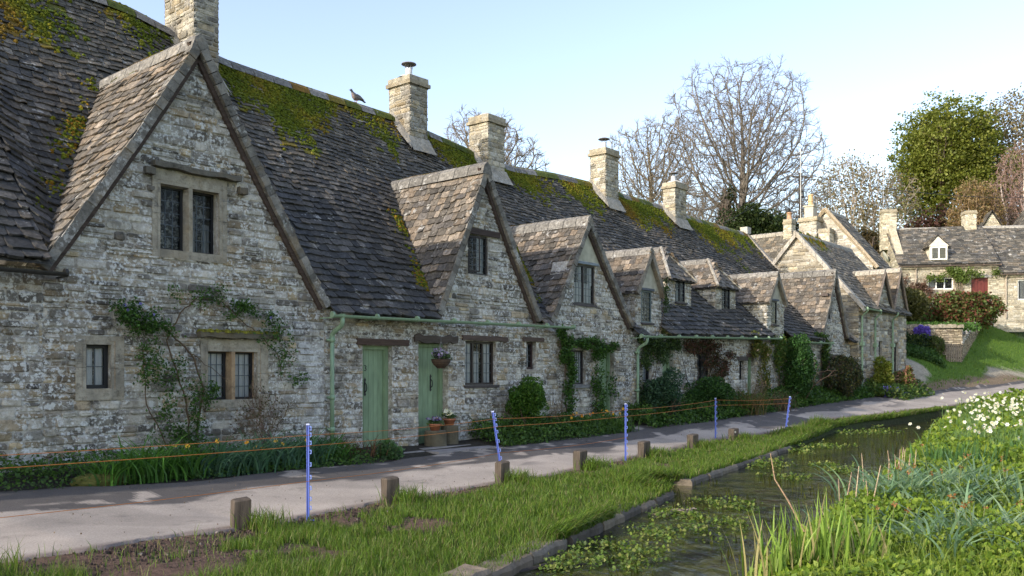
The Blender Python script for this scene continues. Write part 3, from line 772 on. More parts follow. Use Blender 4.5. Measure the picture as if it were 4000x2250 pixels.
    if not hip:
        m=MB()
        for xf,sg in((a-ov,1),(b+ov,-1)):
            d=Vector((xm-xf,0,za-ze+.1));L=d.length;d.normalize();nr=Vector((-d.z,0,d.x)) if sg>0 else Vector((d.z,0,-d.x));F0=Vector((xf,0,ze-.1))
            P=[F0-nr*.13,F0+d*L-nr*.13,F0+d*L-nr*.0,F0-nr*.0]
            vs=[(q.x,y0-.13,q.z) for q in P]+[(q.x,y0,q.z) for q in P];m.mesh(vs,[(0,1,2,3),(0,4,5,1),(2,6,7,3),(4,7,6,5),(3,7,4,0)],(.25,.22,.18))
        m.build('verge',VERGEM,D)
    window(D,wx0,wx1,wz0,wz1,y0-.01,lights,grid,fr,.04,.045,curt,sub=True)
    s=MB();s.box(wx0-.05,wx1+.05,y0-.08,y0+.05,wz0-.05,wz0-.002,(.06,.05,.05));s.box(wx0-.06,wx1+.06,y0-.07,y0+.05,wz1+.002,wz1+.06,(.10,.11,.13) if render else (.07,.05,.045))
    s.build('sill_and_head',TIMBER,D)
    return D
# ------------------------------------------------------------------ cottage 1: far left, mostly out of frame
c1=cottage(-9,.38,'cottage cut off by the left edge, dark eaves and black gutter beside the big gable')
mb=MB();stone_wall(mb,FR,[[(-14,-.1),(-5.66,-.1),(-5.66,3.0),(-14,3.0)]],[],seed=21,course=(.08,.16))
part(mb,'wall',STONE,c1)
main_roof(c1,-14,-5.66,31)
gutter(c1,[(-14,2.93),(-5.5,2.93)],col=(.025,.024,.022),y=-.3)
# ------------------------------------------------------------------ cottage 2: the big gable
c2=cottage(-3.5,.35,'cottage with the largest steep gable and stone mullioned windows, nearest the camera')
ops=[(-4.07,-3.13,3.42,4.36),(-5.12,-4.78,1.42,2.02),(-3.32,-2.46,1.22,1.96)]
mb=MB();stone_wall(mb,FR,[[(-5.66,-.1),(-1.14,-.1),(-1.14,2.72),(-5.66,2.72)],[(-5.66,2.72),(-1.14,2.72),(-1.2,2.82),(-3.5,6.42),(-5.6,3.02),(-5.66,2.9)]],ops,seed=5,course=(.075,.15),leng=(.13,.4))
rn=random.Random(77)
for i,f in enumerate(mb.f):
    p=mb.v[f[0]];c=mb.c[i];t,z=p[0],p[2]
    k=math.exp(-((t+5.42-.05*math.sin(z*5))/.2)**2)*(z<2.95)*(.5+.5*fbm((t*3,z*1.5,4)))
    if k>.1:mb.c[i]=tuple(v*(1-.75*k)+w_*.75*k for v,w_ in zip(c,(.10,.065,.03)))
    k=math.exp(-((t+1.35)/.3)**2)*(z<2.5)*(.6+.7*fbm((t*2.5,z*2.5,1)))
    if k>.1 and c[0]>.02:mb.c[i]=tuple(v*(1-k)+.58*k for v in c)
part(mb,'wall',STONE,c2)
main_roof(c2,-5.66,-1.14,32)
gable_roof(c2,GAB[0],0,3.6,41)
surround(c2,-4.19,-3.0,3.3,4.56,-4.07,-3.13,3.42,4.36,mull=(-3.6,),warm=False)
for a,b,cu in((-4.07,-3.655,None),(-3.545,-3.13,[(0,.35,0,.7),(.6,1,.0,.5)])):window(c2,a,b,3.42,4.36,.1 if a<-4 else .14,1,(3,5),curt=cu,curt_tone=.3)
hd=lintel(c2,-4.2,-2.8,4.58,4.66,(.13,.12,.10),.012,0,.13,'hood_mould',DRESS);lintel(c2,-4.32,-4.18,4.46,4.56,(.13,.12,.1),.01,0,.11,'hood_stop',DRESS);lintel(c2,-2.82,-2.68,4.40,4.50,(.13,.12,.1),.01,0,.11,'hood_stop',DRESS)
surround(c2,-5.26,-4.6,1.26,2.14,-5.12,-4.78,1.42,2.02)
window(c2,-5.12,-4.78,1.42,2.02,.07,1,(2,2),fw=.05,curt=[(.0,.42,.0,1),(.5,1,.0,1)])
surround(c2,-3.44,-2.26,1.1,2.14,-3.32,-2.46,1.22,1.96,mull=(-2.89,))
for a,b in((-3.32,-2.945),(-2.835,-2.46)):window(c2,a,b,1.22,1.96,.1,1,(3,4),curt=[(0,1,0,1)])
hd=lintel(c2,-3.5,-2.08,2.17,2.26,(.12,.11,.08),.015,.0,.14,'hood_mould',DRESS)
rn=random.Random(4);m=MB();moss_clumps(m,[(Vector((rn.uniform(-3.48,-2.5) if rn.random()<.8 else rn.uniform(-2.5,-2.1),rn.uniform(-.14,-.03),2.265)),(lambda v:(.17*v,.16*v,.03))(rn.uniform(.6,1.3)),Vector((0,-.2,1))) for _ in range(150)],(.02,.045),rn);o=m.build('moss',MOSS,hd)
chimney(c2,-1.46,-.93,3.62,4.72,9.9,6.4,51)
# ------------------------------------------------------------------ cottage 3: two green doors
c3=cottage(2.2,.3,'cottage with two green plank doors and an open attic casement under a steep gable')
ops=[(-.30,.40,.2,2.12),(1.06,1.86,.2,2.2),(2.34,3.28,1.38,2.27),(4.28,4.62,1.7,2.3),(2.42,3.04,3.62,4.42)]
mb=MB();g=GAB[1]
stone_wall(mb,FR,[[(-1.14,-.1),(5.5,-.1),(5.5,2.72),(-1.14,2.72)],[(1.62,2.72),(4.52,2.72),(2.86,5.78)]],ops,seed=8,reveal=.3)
part(mb,'wall',STONE,c3)
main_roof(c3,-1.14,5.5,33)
gable_roof(c3,g,0,3.0,42)
lintel(c3,-.45,.78,2.13,2.24,(.07,.045,.035));lintel(c3,.93,2.1,2.21,2.35,(.07,.055,.045),.02);lintel(c3,2.24,3.62,2.28,2.38,(.085,.06,.05),.008);lintel(c3,4.13,4.85,2.31,2.40,(.085,.06,.05))
lintel(c3,2.3,3.36,4.43,4.55,(.05,.035,.03))
door(c3,-.30,.40,.22,2.12,.16,'3');door(c3,1.06,1.86,.24,2.2,.2,hx=.7)
window(c3,2.34,3.28,1.38,2.27,.08,3,(2,4),fr=(.035,.026,.022),fw=.045,mull=.05,curt=[(.02,.3,0,1),(.36,.62,0,.8),(.7,.97,0,1)])
window(c3,4.28,4.62,1.7,2.3,.1,1,(2,4),fr=(.05,.03,.03),fw=.05,curt=[(.0,.9,0,1)])
window(c3,2.42,3.04,3.62,4.42,.04,2,(3,5),fr=(.03,.026,.026),fw=.04,curt=[(.55,.95,0,1)],cas=0)
s=MB();s.box(2.3,3.34,-.05,.1,1.32,1.378,(.07,.06,.055));part(s,'window_sill',TIMBER,c3);s=MB();s.box(4.24,4.66,-.03,.1,1.65,1.698,(.3,.27,.23));part(s,'window_sill',TIMBER,c3)
gutter(c3,[(-1.24,2.60),(5.52,2.66)]);downpipe(c3,-1.04,2.59,.42)
chimney(c3,4.40,5.0,3.8,4.55,8.98,6.9,55,pots=[('cowl',4.65,4.1)])
# ------------------------------------------------------------------ cottage 4
c4=cottage(7,.4,'cottage with creepers round its lower window and a pale rendered gable top')
ops=[(5.82,6.5,1.35,2.15),(7.05,7.72,.3,2.2),(6.02,6.88,3.24,4.17)]
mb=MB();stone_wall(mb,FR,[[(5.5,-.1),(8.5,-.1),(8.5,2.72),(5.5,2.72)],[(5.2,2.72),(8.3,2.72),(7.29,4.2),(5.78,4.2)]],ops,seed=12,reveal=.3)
mb.face([(5.78,-.012,4.2),(7.29,-.012,4.2),(6.5,-.012,5.16)],(.42,.40,.31),1)
part(mb,'wall',[STONE,RENDERM],c4)
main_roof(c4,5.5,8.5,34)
gable_roof(c4,GAB[2],0,2.6,43)
window(c4,5.82,6.5,1.35,2.15,.08,2,(3,4),fr=(.035,.03,.03),curt=[(.0,.45,0,1),(.55,1,0,1)])
window(c4,6.02,6.88,3.24,4.17,.03,2,(3,5),fr=(.03,.026,.026),fw=.04,curt=[(.02,.48,0,.55),(.52,.98,0,.55),(.3,.48,.5,1),(.8,1,.5,1)])
lintel(c4,5.95,6.98,4.18,4.24,(.2,.23,.26));lintel(c4,5.35,7.85,2.22,2.34,(.10,.085,.06),.035,-.05,.1)
door(c4,7.05,7.72,.36,2.2,.18,handle=False)
s=MB();s.box(5.74,6.58,-.07,.1,1.27,1.348,(.16,.16,.16));part(s,'window_sill',TIMBER,c4);s=MB();s.box(5.98,6.92,-.04,.1,3.19,3.238,(.07,.06,.06));part(s,'window_sill',TIMBER,c4)
chimney(c4,7.3,7.98,3.8,4.5,8.66,6.7,56,pots=[('mound',7.64,4.15)],pal=PAL_PALE)
# ------------------------------------------------------------------ cottage 5
c5=cottage(12.5,.42,'long low cottage with one gabled and two hipped dormers above a green gutter')
ops=[(9.02,9.5,1.4,2.26),(10.02,10.62,.3,2.3),(11.95,12.8,1.25,2.3),(14.62,14.98,1.40,1.98),(15.2,15.72,.4,2.1)]
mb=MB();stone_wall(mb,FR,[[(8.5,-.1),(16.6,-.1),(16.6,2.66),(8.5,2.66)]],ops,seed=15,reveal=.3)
part(mb,'wall',STONE,c5)
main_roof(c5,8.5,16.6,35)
dormer(c5,DOR[0],61,False,(9.0,9.5,2.92,3.76),grid=(3,6),fr=(.09,.12,.13),yb=2.3)
dormer(c5,DOR[1],62,True,(11.86,12.42,3.66,4.34),pal=PAL_PALE,grid=(3,5),lights=2,yb=2.4,render=False,curt=[(0,.45,0,.5)])
dormer(c5,DOR[2],63,True,(14.76,15.32,3.6,4.32),pal=PAL_PALE,grid=(2,5),lights=2,yb=2.4,render=False)
window(c5,9.02,9.5,1.4,2.26,.1,1,(3,4),curt=[(.1,.9,0,.5)]);window(c5,11.95,12.8,1.25,2.3,.1,2,(3,4));window(c5,14.62,14.98,1.4,1.98,.1,1,(2,3),curt=[(.1,.6,0,1)])
lintel(c5,8.9,9.7,2.27,2.36);lintel(c5,14.5,15.15,1.99,2.12,(.06,.05,.045));lintel(c5,9.9,10.8,2.31,2.4);lintel(c5,11.8,13,2.31,2.42);lintel(c5,15.1,15.85,2.11,2.22)
door(c5,10.02,10.62,.4,2.3,.18,handle=False);door(c5,15.2,15.72,.45,2.1,.18,handle=False)
gutter(c5,[(8.4,2.55),(16.9,2.74)]);downpipe(c5,8.66,2.54,.40)
chimney(c5,12.95,13.7,3.8,4.4,8.86,6.9,57,pal=PAL_PALE,pots=[('cowl',13.3,4.1)])
# ------------------------------------------------------------------ cottage 6
c6=cottage(20.5,.6,'cottage under the falling end of the mossy roof, its wall hidden by tall green shrubs')
ops=[(19.08,19.66,1.35,2.3),(22.25,23.1,1.3,2.15),(21.95,22.42,3.6,4.45)]
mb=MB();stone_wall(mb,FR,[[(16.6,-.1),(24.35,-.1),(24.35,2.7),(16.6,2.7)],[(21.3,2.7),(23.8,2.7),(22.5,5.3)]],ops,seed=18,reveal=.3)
stone_wall(mb,((24.35,0,0),(0,1,0),(1,0,0)),[[(0,0),(9,0),(9,2.9),(4.4,7.3),(0,2.7)]],seed=19,stones=False)
part(mb,'wall',STONE,c6)
main_roof(c6,16.6,24.4,36)
gable_roof(c6,GAB[3],0,2.6,44)
dormer(c6,DOR[3],64,False,(16.95,17.4,3.2,3.98),grid=(2,5),pal=PAL_PALE,yb=2.4)
window(c6,19.08,19.66,1.35,2.3,.08,2,(1,3),fr=(.42,.36,.27),fw=.07,mull=.06,curt=[(.1,.45,0,1)]);window(c6,22.25,23.1,1.3,2.15,.1,2,(2,4));window(c6,21.95,22.42,3.6,4.45,.06,1,(2,5),fr=(.1,.1,.1))
lintel(c6,18.98,19.8,2.31,2.43,(.09,.06,.045));lintel(c6,22.1,23.3,2.16,2.30,(.06,.045,.04));lintel(c6,21.85,22.6,4.46,4.56,(.1,.08,.07))
gutter(c6,[(18.1,2.68),(21.5,2.7)]);downpipe(c6,21.3,2.68,.9)
chimney(c6,17.4,18.2,3.8,4.3,8.5,6.8,58,pal=PAL_PALE,pots=[('mound',17.8,4.05),('cowl',17.7,4.05)])
m=MB();prev=None
for i in range(15):
    s=7.1*i/15;a=smain(24.4,s);b=smain(24.4,s+7.1/15*.96);c=random.uniform(.3,.45)
    vs=[(x,q.y,q.z+dz) for q in(a,b) for x,dz in((24.3,.0),(24.3,.13),(24.55,.13),(24.55,-.1))]
    m.mesh(vs,[(0,1,5,4),(1,2,6,5),(2,3,7,6),(0,3,2,1),(4,5,6,7)],(c,c*.9,c*.76))
m.box(24.28,24.6,4.25,4.6,7.5,7.78,(.5,.48,.43),jit=.03)
part(m,'verge_coping',DRESS,c6)
# ================================================================== houses beyond the row
def slab_roof(mb,A,B,Cc,Dd,seed,e=.2,colm=(1.5,1.36,1.2),wd=(.2,.42),keep=None,th=.03):
    """tiled plane, A-B eave, D-C ridge (left to right)"""
    A,B,Cc,Dd=[Vector(q) for q in(A,B,Cc,Dd)];L=((Dd-A).length+(Cc-B).length)/2;wl=(B-A).length
    def sf(p,s):
        f=s/L;u=p/wl;return (A.lerp(B,u)).lerp(Dd.lerp(Cc,u),f)
    def col(c,p,f,rn):
        q=.8+.4*rn.random();return (c[0]*q*colm[0],c[1]*q*colm[1],c[2]*q*colm[2])
    tiles(mb,sf,0,wl,L,keep,e,e*.7,wd,col,seed,th,.04)
    n=(B-A).cross(Dd-A).normalized();o=Vector((0,0,-.05));mb.face([A+o,B+o,Cc+o,Dd+o],(.07,.065,.06))
def ridge_cap(mb,a,b,r=.16,col=(.3,.27,.22)):
    a=Vector(a);b=Vector(b);d=(b-a);L=d.length;d.normalize();s=d.cross(Vector((0,0,1))).normalized();n=max(1,int(L/.5))
    for i in range(n):
        p=a+d*(L*i/n+.01);q=a+d*(L*(i+1)/n-.01);c=random.uniform(.8,1.2)
        pr=[(-r,-r),(-r*.6,0),(0,.06),(r*.6,0),(r,-r)]
        vs=[p+s*x+Vector((0,0,z)) for x,z in pr]+[q+s*x+Vector((0,0,z)) for x,z in pr]
        mb.mesh(vs,[(k,k+1,k+6,k+5) for k in range(4)]+[(4,3,2,1,0),(5,6,7,8,9)],tuple(v*c for v in col))
# ---- end cottage stepping forward, gable facing along the row
c7=cottage(27,.85,'end cottage with a sunlit pale gable wall facing left, beyond the long row')
c7['group']='stone houses beyond the row'
T0=24.45;T1=30.6;Y0=-.3;YR=2.15;Y1=4.6;ZE=4.25;ZR=7.3
mb=MB();stone_wall(mb,((T0,0,0),(0,1,0),(-1,0,0)),[[(Y0,0),(Y1,0),(Y1,ZE),(Y0,ZE)],[(Y0,ZE),(Y1,ZE),(YR,ZR-.12)]],seed=71,pal=PAL_PALE,course=(.1,.17),leng=(.2,.5))
ops=[(25.75,26.1,2.3,3.1),(26.9,27.35,1.6,2.9),(28.9,29.5,1.6,2.9)]
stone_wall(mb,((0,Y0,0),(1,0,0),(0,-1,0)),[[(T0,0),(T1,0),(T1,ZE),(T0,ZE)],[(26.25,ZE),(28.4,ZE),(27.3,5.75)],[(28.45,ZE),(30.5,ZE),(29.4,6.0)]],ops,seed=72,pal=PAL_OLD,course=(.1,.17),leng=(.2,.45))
stone_wall(mb,((T1,0,0),(0,1,0),(1,0,0)),[[(Y0,0),(Y1,0),(Y1,ZE),(Y0,ZE)],[(Y0,ZE),(Y1,ZE),(YR,ZR-.12)]],seed=73,stones=False)
part(mb,'wall',STONE2,c7)
mb=MB();slab_roof(mb,(T0-.12,Y0-.25,ZE-.1),(T1,Y0-.25,ZE-.1),(T1,YR,ZR),(T0-.12,YR,ZR),74);slab_roof(mb,(T1,Y1+.25,ZE-.1),(T0-.12,Y1+.25,ZE-.1),(T0-.12,YR,ZR),(T1,YR,ZR),75)
ridge_cap(mb,(T0-.15,YR,ZR),(T1,YR,ZR));r7=part(mb,'roof',TILE,c7)
m=MB();rn=random.Random(3)
moss_clumps(m,[(Vector((rn.uniform(24.6,27),YR-abs(rn.gauss(0,.25)),0)),rn.choice(MG),Vector((0,-.6,.8))) for _ in range(140)],(.05,.1),rn)
for i,v in enumerate(m.v):m.v[i]=(v[0],v[1],v[2]+ZR-(YR-v[1])*1.27+.05)
m.build('moss',MOSS,r7)
m=MB()
for ya,yb in((Y0-.25,YR),(Y1+.25,YR)):
    for i in range(10):
        f0,f1=i/10,(i+.96)/10;c=random.uniform(.38,.5)
        P=[(ya+(yb-ya)*f,ZE-.12+(ZR-ZE+.12)*f) for f in(f0,f1)]
        vs=[(x,y,z+dz) for y,z in P for x,dz in((T0-.17,-.14),(T0-.17,.08),(T0+.1,.08),(T0+.1,-.1))]
        m.mesh(vs,[(0,1,5,4),(1,2,6,5),(2,3,7,6),(0,3,2,1),(4,5,6,7),(0,4,7,3)],(c,c*.92,c*.8))
part(m,'verge_coping',DRESS,c7)
for gi,(xl,xa,xr,za) in enumerate(((26.15,27.3,28.45,5.85),(28.4,29.4,30.5,6.1))):
    mb=MB();ybk=2.0
    for xf,s in((xl,1),(xr,-1)):
        if s>0:slab_roof(mb,(xf,ybk,ZE-.05),(xf,Y0-.12,ZE-.05),(xa,Y0-.12,za),(xa,ybk,za),80+gi,colm=(1.7,1.4,1.15))
        else:slab_roof(mb,(xf,Y0-.12,ZE-.05),(xf,ybk,ZE-.05),(xa,ybk,za),(xa,Y0-.12,za),82+gi)
    ridge_cap(mb,(xa,Y0-.14,za),(xa,ybk,za));part(mb,'gable_roof',TILE2,c7)
m=MB();xa=27.3
for xf,xa,za in((26.15,27.3,5.85),(28.45,27.3,5.85),(28.4,29.4,6.1),(30.5,29.4,6.1)):
    m.tube([(xf,Y0-.13,ZE-.08),(xa,Y0-.13,za-.06)],.05,4,(.2,.16,.13))
part(m,'bargeboard',TIMBER,c7)
for a,b,c,d in ops:window(c7,a,b,c,d,Y0+.1,1,(2,3));lintel
gutter(c7,[(T0+.1,ZE-.12),(26.15,ZE-.14)],y=Y0-.3)
for px,zt,zb in((24.62,ZE-.13,.95),(26.2,ZE-.15,1.1),(28.45,ZE-.1,1.2)):
    m=MB();m.tube([(px,Y0-.3,zt),(px,Y0-.3,zt-.08),(px,Y0-.08,zt-.3),(px,Y0-.08,zb)],.04,8,GREEN2);m.box(px-.09,px+.09,Y0-.16,Y0-.01,zt-1.45,zt-1.3,GREEN2);part(m,'downpipe',PAINT,c7)
# ---- tall gabled house behind
c8=cottage(35,2.5,'tall stone house behind the end cottage with a big chimney stack on its gable');c8['group']='stone houses beyond the row'
mb=MB();stone_wall(mb,((34,0,0),(0,1,0),(-1,0,0)),[[(2.2,1.5),(6.9,1.5),(6.9,6.95),(2.2,6.95)],[(2.2,6.95),(6.9,6.95),(4.55,9.8)]],[(4.25,4.55,8.35,8.6)],seed=91,pal=[(.5,.47,.4),(.44,.41,.36),(.54,.5,.43)],course=(.1,.2),leng=(.2,.5))
stone_wall(mb,((0,2.2,0),(1,0,0),(0,-1,0)),[[(34,1.5),(36.6,1.5),(36.6,6.9),(34,6.9)]],seed=92,stones=False)
part(mb,'wall',STONE2,c8)
mb=MB();slab_roof(mb,(33.9,1.95,6.75),(36.6,1.95,6.75),(36.6,4.55,9.9),(33.9,4.55,9.9),93,.24);slab_roof(mb,(36.6,7.1,6.75),(33.9,7.1,6.75),(33.9,4.55,9.9),(36.6,4.55,9.9),94,.24)
ridge_cap(mb,(33.9,4.55,9.9),(36.6,4.55,9.9));part(mb,'roof',TILE,c8)
m=MB()
for ya in(1.95,7.15):
    m.tube([(33.88,ya,6.75),(33.88,4.55,9.95)],.1,4,(.42,.34,.24))
part(m,'verge_coping',DRESS,c8)
chimney(c8,33.2,34.1,4.72,5.62,9.5,4.5,96,pal=[(.46,.43,.36),(.5,.47,.4),(.4,.37,.31)],mat=STONE2,flare=0,cap=.08)
m=MB();m.box(33.35,33.9,4.95,5.4,9.5,10.05,(.45,.41,.34),jit=.01);m.box(33.3,33.95,4.9,5.45,10.05,10.12,(.42,.38,.3));m.lathe((33.6,5.17,10.12),[(.16,0),(.13,.05),(.12,.2),(.15,.22),(.13,.28),(.12,.5),(.15,.52),(.14,.58),(.1,.58)],12,(.52,.36,.2));part(m,'chimney_pot',CLAY,c8)
chimney(c8,33.3,33.9,4.1,4.66,8.85,6.2,97,pal=[(.6,.54,.42),(.55,.49,.38),(.63,.58,.48)],mat=STONE2,flare=0,cap=.04)
m=MB();m.tube([(33.5,5.66,9.0),(33.5,5.66,13.1)],.02,5,(.5,.5,.5));
for z in(12.95,12.7):m.tube([(33.5,5.3,z),(33.5,6.0,z)],.012,4,(.5,.5,.5))
part(m,'aerial_mast',METAL,c8)
# low wing seen left of the sunlit gable
c9=cottage(30,3,'small slated wing with a short block chimney just left of the sunlit gable');c9['group']='stone houses beyond the row'
mb=MB();slab_roof(mb,(29.0,7.2,5.9),(29.0,4.75,5.9),(30.6,4.75,8.4),(30.6,7.2,8.4),101,.22,(1.4,1.25,1.1));slab_roof(mb,(32.2,4.75,5.9),(32.2,7.2,5.9),(30.6,7.2,8.4),(30.6,4.75,8.4),102,.22)
ridge_cap(mb,(30.6,4.7,8.4),(30.6,7.2,8.4));part(mb,'roof',TILE2,c9)
mb=MB();stone_wall(mb,((0,4.8,0),(1,0,0),(0,-1,0)),[[(29.1,2),(32.1,2),(32.1,5.8),(30.6,8.2),(29.1,5.8)]],seed=103,pal=PAL_PALE);stone_wall(mb,((29.1,0,0),(0,1,0),(-1,0,0)),[[(4.8,2),(7.2,2),(7.2,5.8),(4.8,5.8)]],seed=104,pal=PAL_PALE,stones=False);part(mb,'wall',STONE2,c9)
chimney(c9,30.35,30.85,4.85,5.25,9.0,7.5,105,pal=[(.6,.52,.38),(.55,.48,.36)],mat=STONE2,flare=0,cap=.03,pots=[('pot',30.6,5.05)])
# ---- cream house on the slope at the right
HR=R(-10.5);hc=empty('stone_house',(23.46,53,5.2),HR,'cream house on the right slope with white windows, small dormer and red door','house','stone houses beyond the row')
OFF[hc.name]=(0,0,-5.2)
HE=8.2;HT=10.75;PALH=[(.48,.435,.34),(.43,.385,.30),(.52,.475,.39),(.39,.345,.265)]
mb=MB();K=dict(pal=PALH,course=(.1,.18),leng=(.2,.5),mortar=(.5,.44,.33))
hop=[(1.62,3.05,6.6,7.3),(4.05,5.0,5.0,7.25)]
stone_wall(mb,FR,[[(0,4),(5.55,4),(5.55,HE),(0,HE)]],hop,seed=111,**K)
stone_wall(mb,((0,0,0),(0,1,0),(-1,0,0)),[[(0,4),(6.2,4),(6.2,HE),(0,HE)],[(0,HE),(6.2,HE),(3.6,HT),(2.6,HT)]],seed=112,**K)
stone_wall(mb,((0,-.0,0),(1,0,0),(0,-1,0)),[[(5.55,4),(11,4),(11,7.55),(5.55,7.55)]],[(6.6,8.4,5.9,7.1)],seed=113,**K)
part(mb,'wall',STONE2,hc)
DHR=[(.15,.145,.135)]
mb=MB();cm=(1.25,1.18,1.15)
slab_roof(mb,(-.1,-.25,HE-.1),(5.6,-.25,HE-.1),(5.6,3.1,HT+.1),(-.1,3.1,HT),114,.19,cm,(.25,.5));slab_roof(mb,(5.55,-.25,7.5),(11,-.25,7.5),(11,3.1,HT-.1),(5.55,3.1,HT-.0),115,.19,cm,(.25,.5))
slab_roof(mb,(11,6.4,HE-.1),(-.1,6.4,HE-.1),(-.1,3.1,HT),(11,3.1,HT),116,.3,cm);ridge_cap(mb,(-.1,3.1,HT+.02),(11,3.1,HT-.02),.14,(.3,.28,.25));part(mb,'roof',m_tile('pale_flecked_slates',.95),hc)
for (x0,x1,zt) in((-.35,.5,12.0),(4.55,5.2,11.75)):
    chimney(hc,x0,x1,2.7,3.5,zt,HT-1.5 if x0>0 else 9.4,int(117+x0),pal=[(.56,.5,.38),(.6,.55,.43)],mat=STONE2,flare=0,cap=.05)
WH=(.78,.78,.76)
def wwin(par,x0,x1,z0,z1,n,y=.04,g=(1,2),sub=False):return window(par,x0,x1,z0,z1,y,n,g,fr=WH,fw=.06,mull=.07,curt=[(.05,.3,0,1)],sub=sub,curt_tone=.5)
wwin(hc,1.62,3.05,6.6,7.3,3);wwin(hc,6.6,8.4,5.9,7.1,3)
m=MB()
m.box(4.05,5.0,.1,.16,5.0,7.25,(.13,.03,.025));
for k in range(1,5):m.box(4.05+.19*k-.008,4.05+.19*k+.008,.092,.1,5.0,7.2,(.07,.015,.015))
part(m,'door',PLAST,hc)
lintel(hc,1.5,3.2,7.31,7.42,(.25,.2,.16));lintel(hc,3.9,5.2,7.27,7.42,(.3,.29,.28));lintel(hc,6.5,8.5,7.11,7.2,(.35,.3,.25))
BR=(.16,.12,.10)
gutter(hc,[(-.05,HE-.2),(5.6,HE-.2)],col=BR,y=-.3,r=.06);gutter(hc,[(5.6,7.42),(11,7.42)],col=BR,y=-.3,r=.06)
for px,zt in((.95,HE-.2),(5.95,7.4)):
    m=MB();m.tube([(px,-.28,zt),(px,-.07,zt-.25),(px,-.07,4.8)],.045,8,(.36,.30,.24));part(m,'downpipe',PAINT,hc)
# dormer
mb=MB();dx0,dx1,dz0,dz1=1.72,2.75,8.35,9.2;mb.box(dx0,dx1,.0,1.6,dz0,dz1,(.55,.5,.4));xm=(dx0+dx1)/2
mb.mesh([(dx0-.08,-.03,dz1),(dx1+.08,-.03,dz1),(xm,.15,dz1+.62),(dx0-.08,.2,dz1),(dx1+.08,.2,dz1),(xm,.4,dz1+.62)],[(0,1,2),(1,4,5,2),(0,2,5,3)],(.55,.5,.42));dd=part(mb,'dormer',RENDERM,hc)
mb=MB();slab_roof(mb,(dx0-.15,1.9,dz1-.05),(dx0-.15,-.08,dz1-.05),(xm,.12,dz1+.68),(xm,1.9,dz1+.68),121,.16,(1.3,1.2,1.1),(.15,.3));slab_roof(mb,(dx1+.15,-.08,dz1-.05),(dx1+.15,1.9,dz1-.05),(xm,1.9,dz1+.68),(xm,.12,dz1+.68),122,.16,(1.1,1.1,1.1),(.15,.3));mb.build('dormer_roof',TILE2,dd)
window(dd,dx0+.06,dx1-.06,dz0+.03,dz1-.04,-.06,2,(1,2),fr=WH,fw=.07,mull=.08,curt=[(.1,.4,0,1)],sub=True,curt_tone=.5)
# satellite dish on the side wall
m=MB();M=Matrix.Translation((-.35,2.2,8.9))@Matrix.Rotation(R(65),4,'Y');vs=[];n=14
for r_,z in((0,0),(.2,.02),(.36,.08)):
    for k in range(n):vs.append(M@Vector((r_*math.cos(6.283*k/n),r_*math.sin(6.283*k/n),z)))
m.mesh(vs,[(i*n+k,i*n+(k+1)%n,(i+1)*n+(k+1)%n,(i+1)*n+k) for i in range(2) for k in range(n)],(.42,.42,.38));m.tube([(0,2.2,8.8),(-.3,2.2,8.8)],.03,6,(.3,.3,.3));part(m,'satellite_dish',PLAST,hc)
# ---- house higher up at the right edge
ic=empty('stone_house',(43,74,9),R(-14),'upper house at the right edge showing only a bright gable above the flecked roof','house','stone houses beyond the row');OFF[ic.name]=(0,0,-9)
mb=MB();stone_wall(mb,FR,[[(0,7),(7,7),(7,13.2),(0,13.2)],[(0,13.2),(7,13.2),(3.5,18.2)]],seed=131,**K);stone_wall(mb,((-2.6,2.5,0),(1,0,0),(0,-1,0)),[[(0,7),(3,7),(3,13.8),(0,13.8)],[(0,13.8),(2.2,13.8),(1.1,15.6)]],seed=132,**K);stone_wall(mb,((0,0,0),(0,1,0),(-1,0,0)),[[(0,7),(6,7),(6,13.2),(0,13.2)]],seed=133,stones=False,**{k:v for k,v in K.items()})
part(mb,'wall',STONE2,ic)
mb=MB();slab_roof(mb,(-.3,6,13.0),(-.3,-.2,13.0),(3.5,-.2,18.4),(3.5,6,18.4),134,.3,cm);slab_roof(mb,(7.3,-.2,13.0),(7.3,6,13.0),(3.5,6,18.4),(3.5,-.2,18.4),135,.3,cm)
slab_roof(mb,(-2.8,7,13.6),(-2.8,2.3,13.6),(-1.5,2.3,15.8),(-1.5,7,15.8),136,.3,cm);slab_roof(mb,(-.2,2.3,13.6),(-.2,7,13.6),(-1.5,7,15.8),(-1.5,2.3,15.8),137,.3,cm);part(mb,'roof',TILE2,ic)
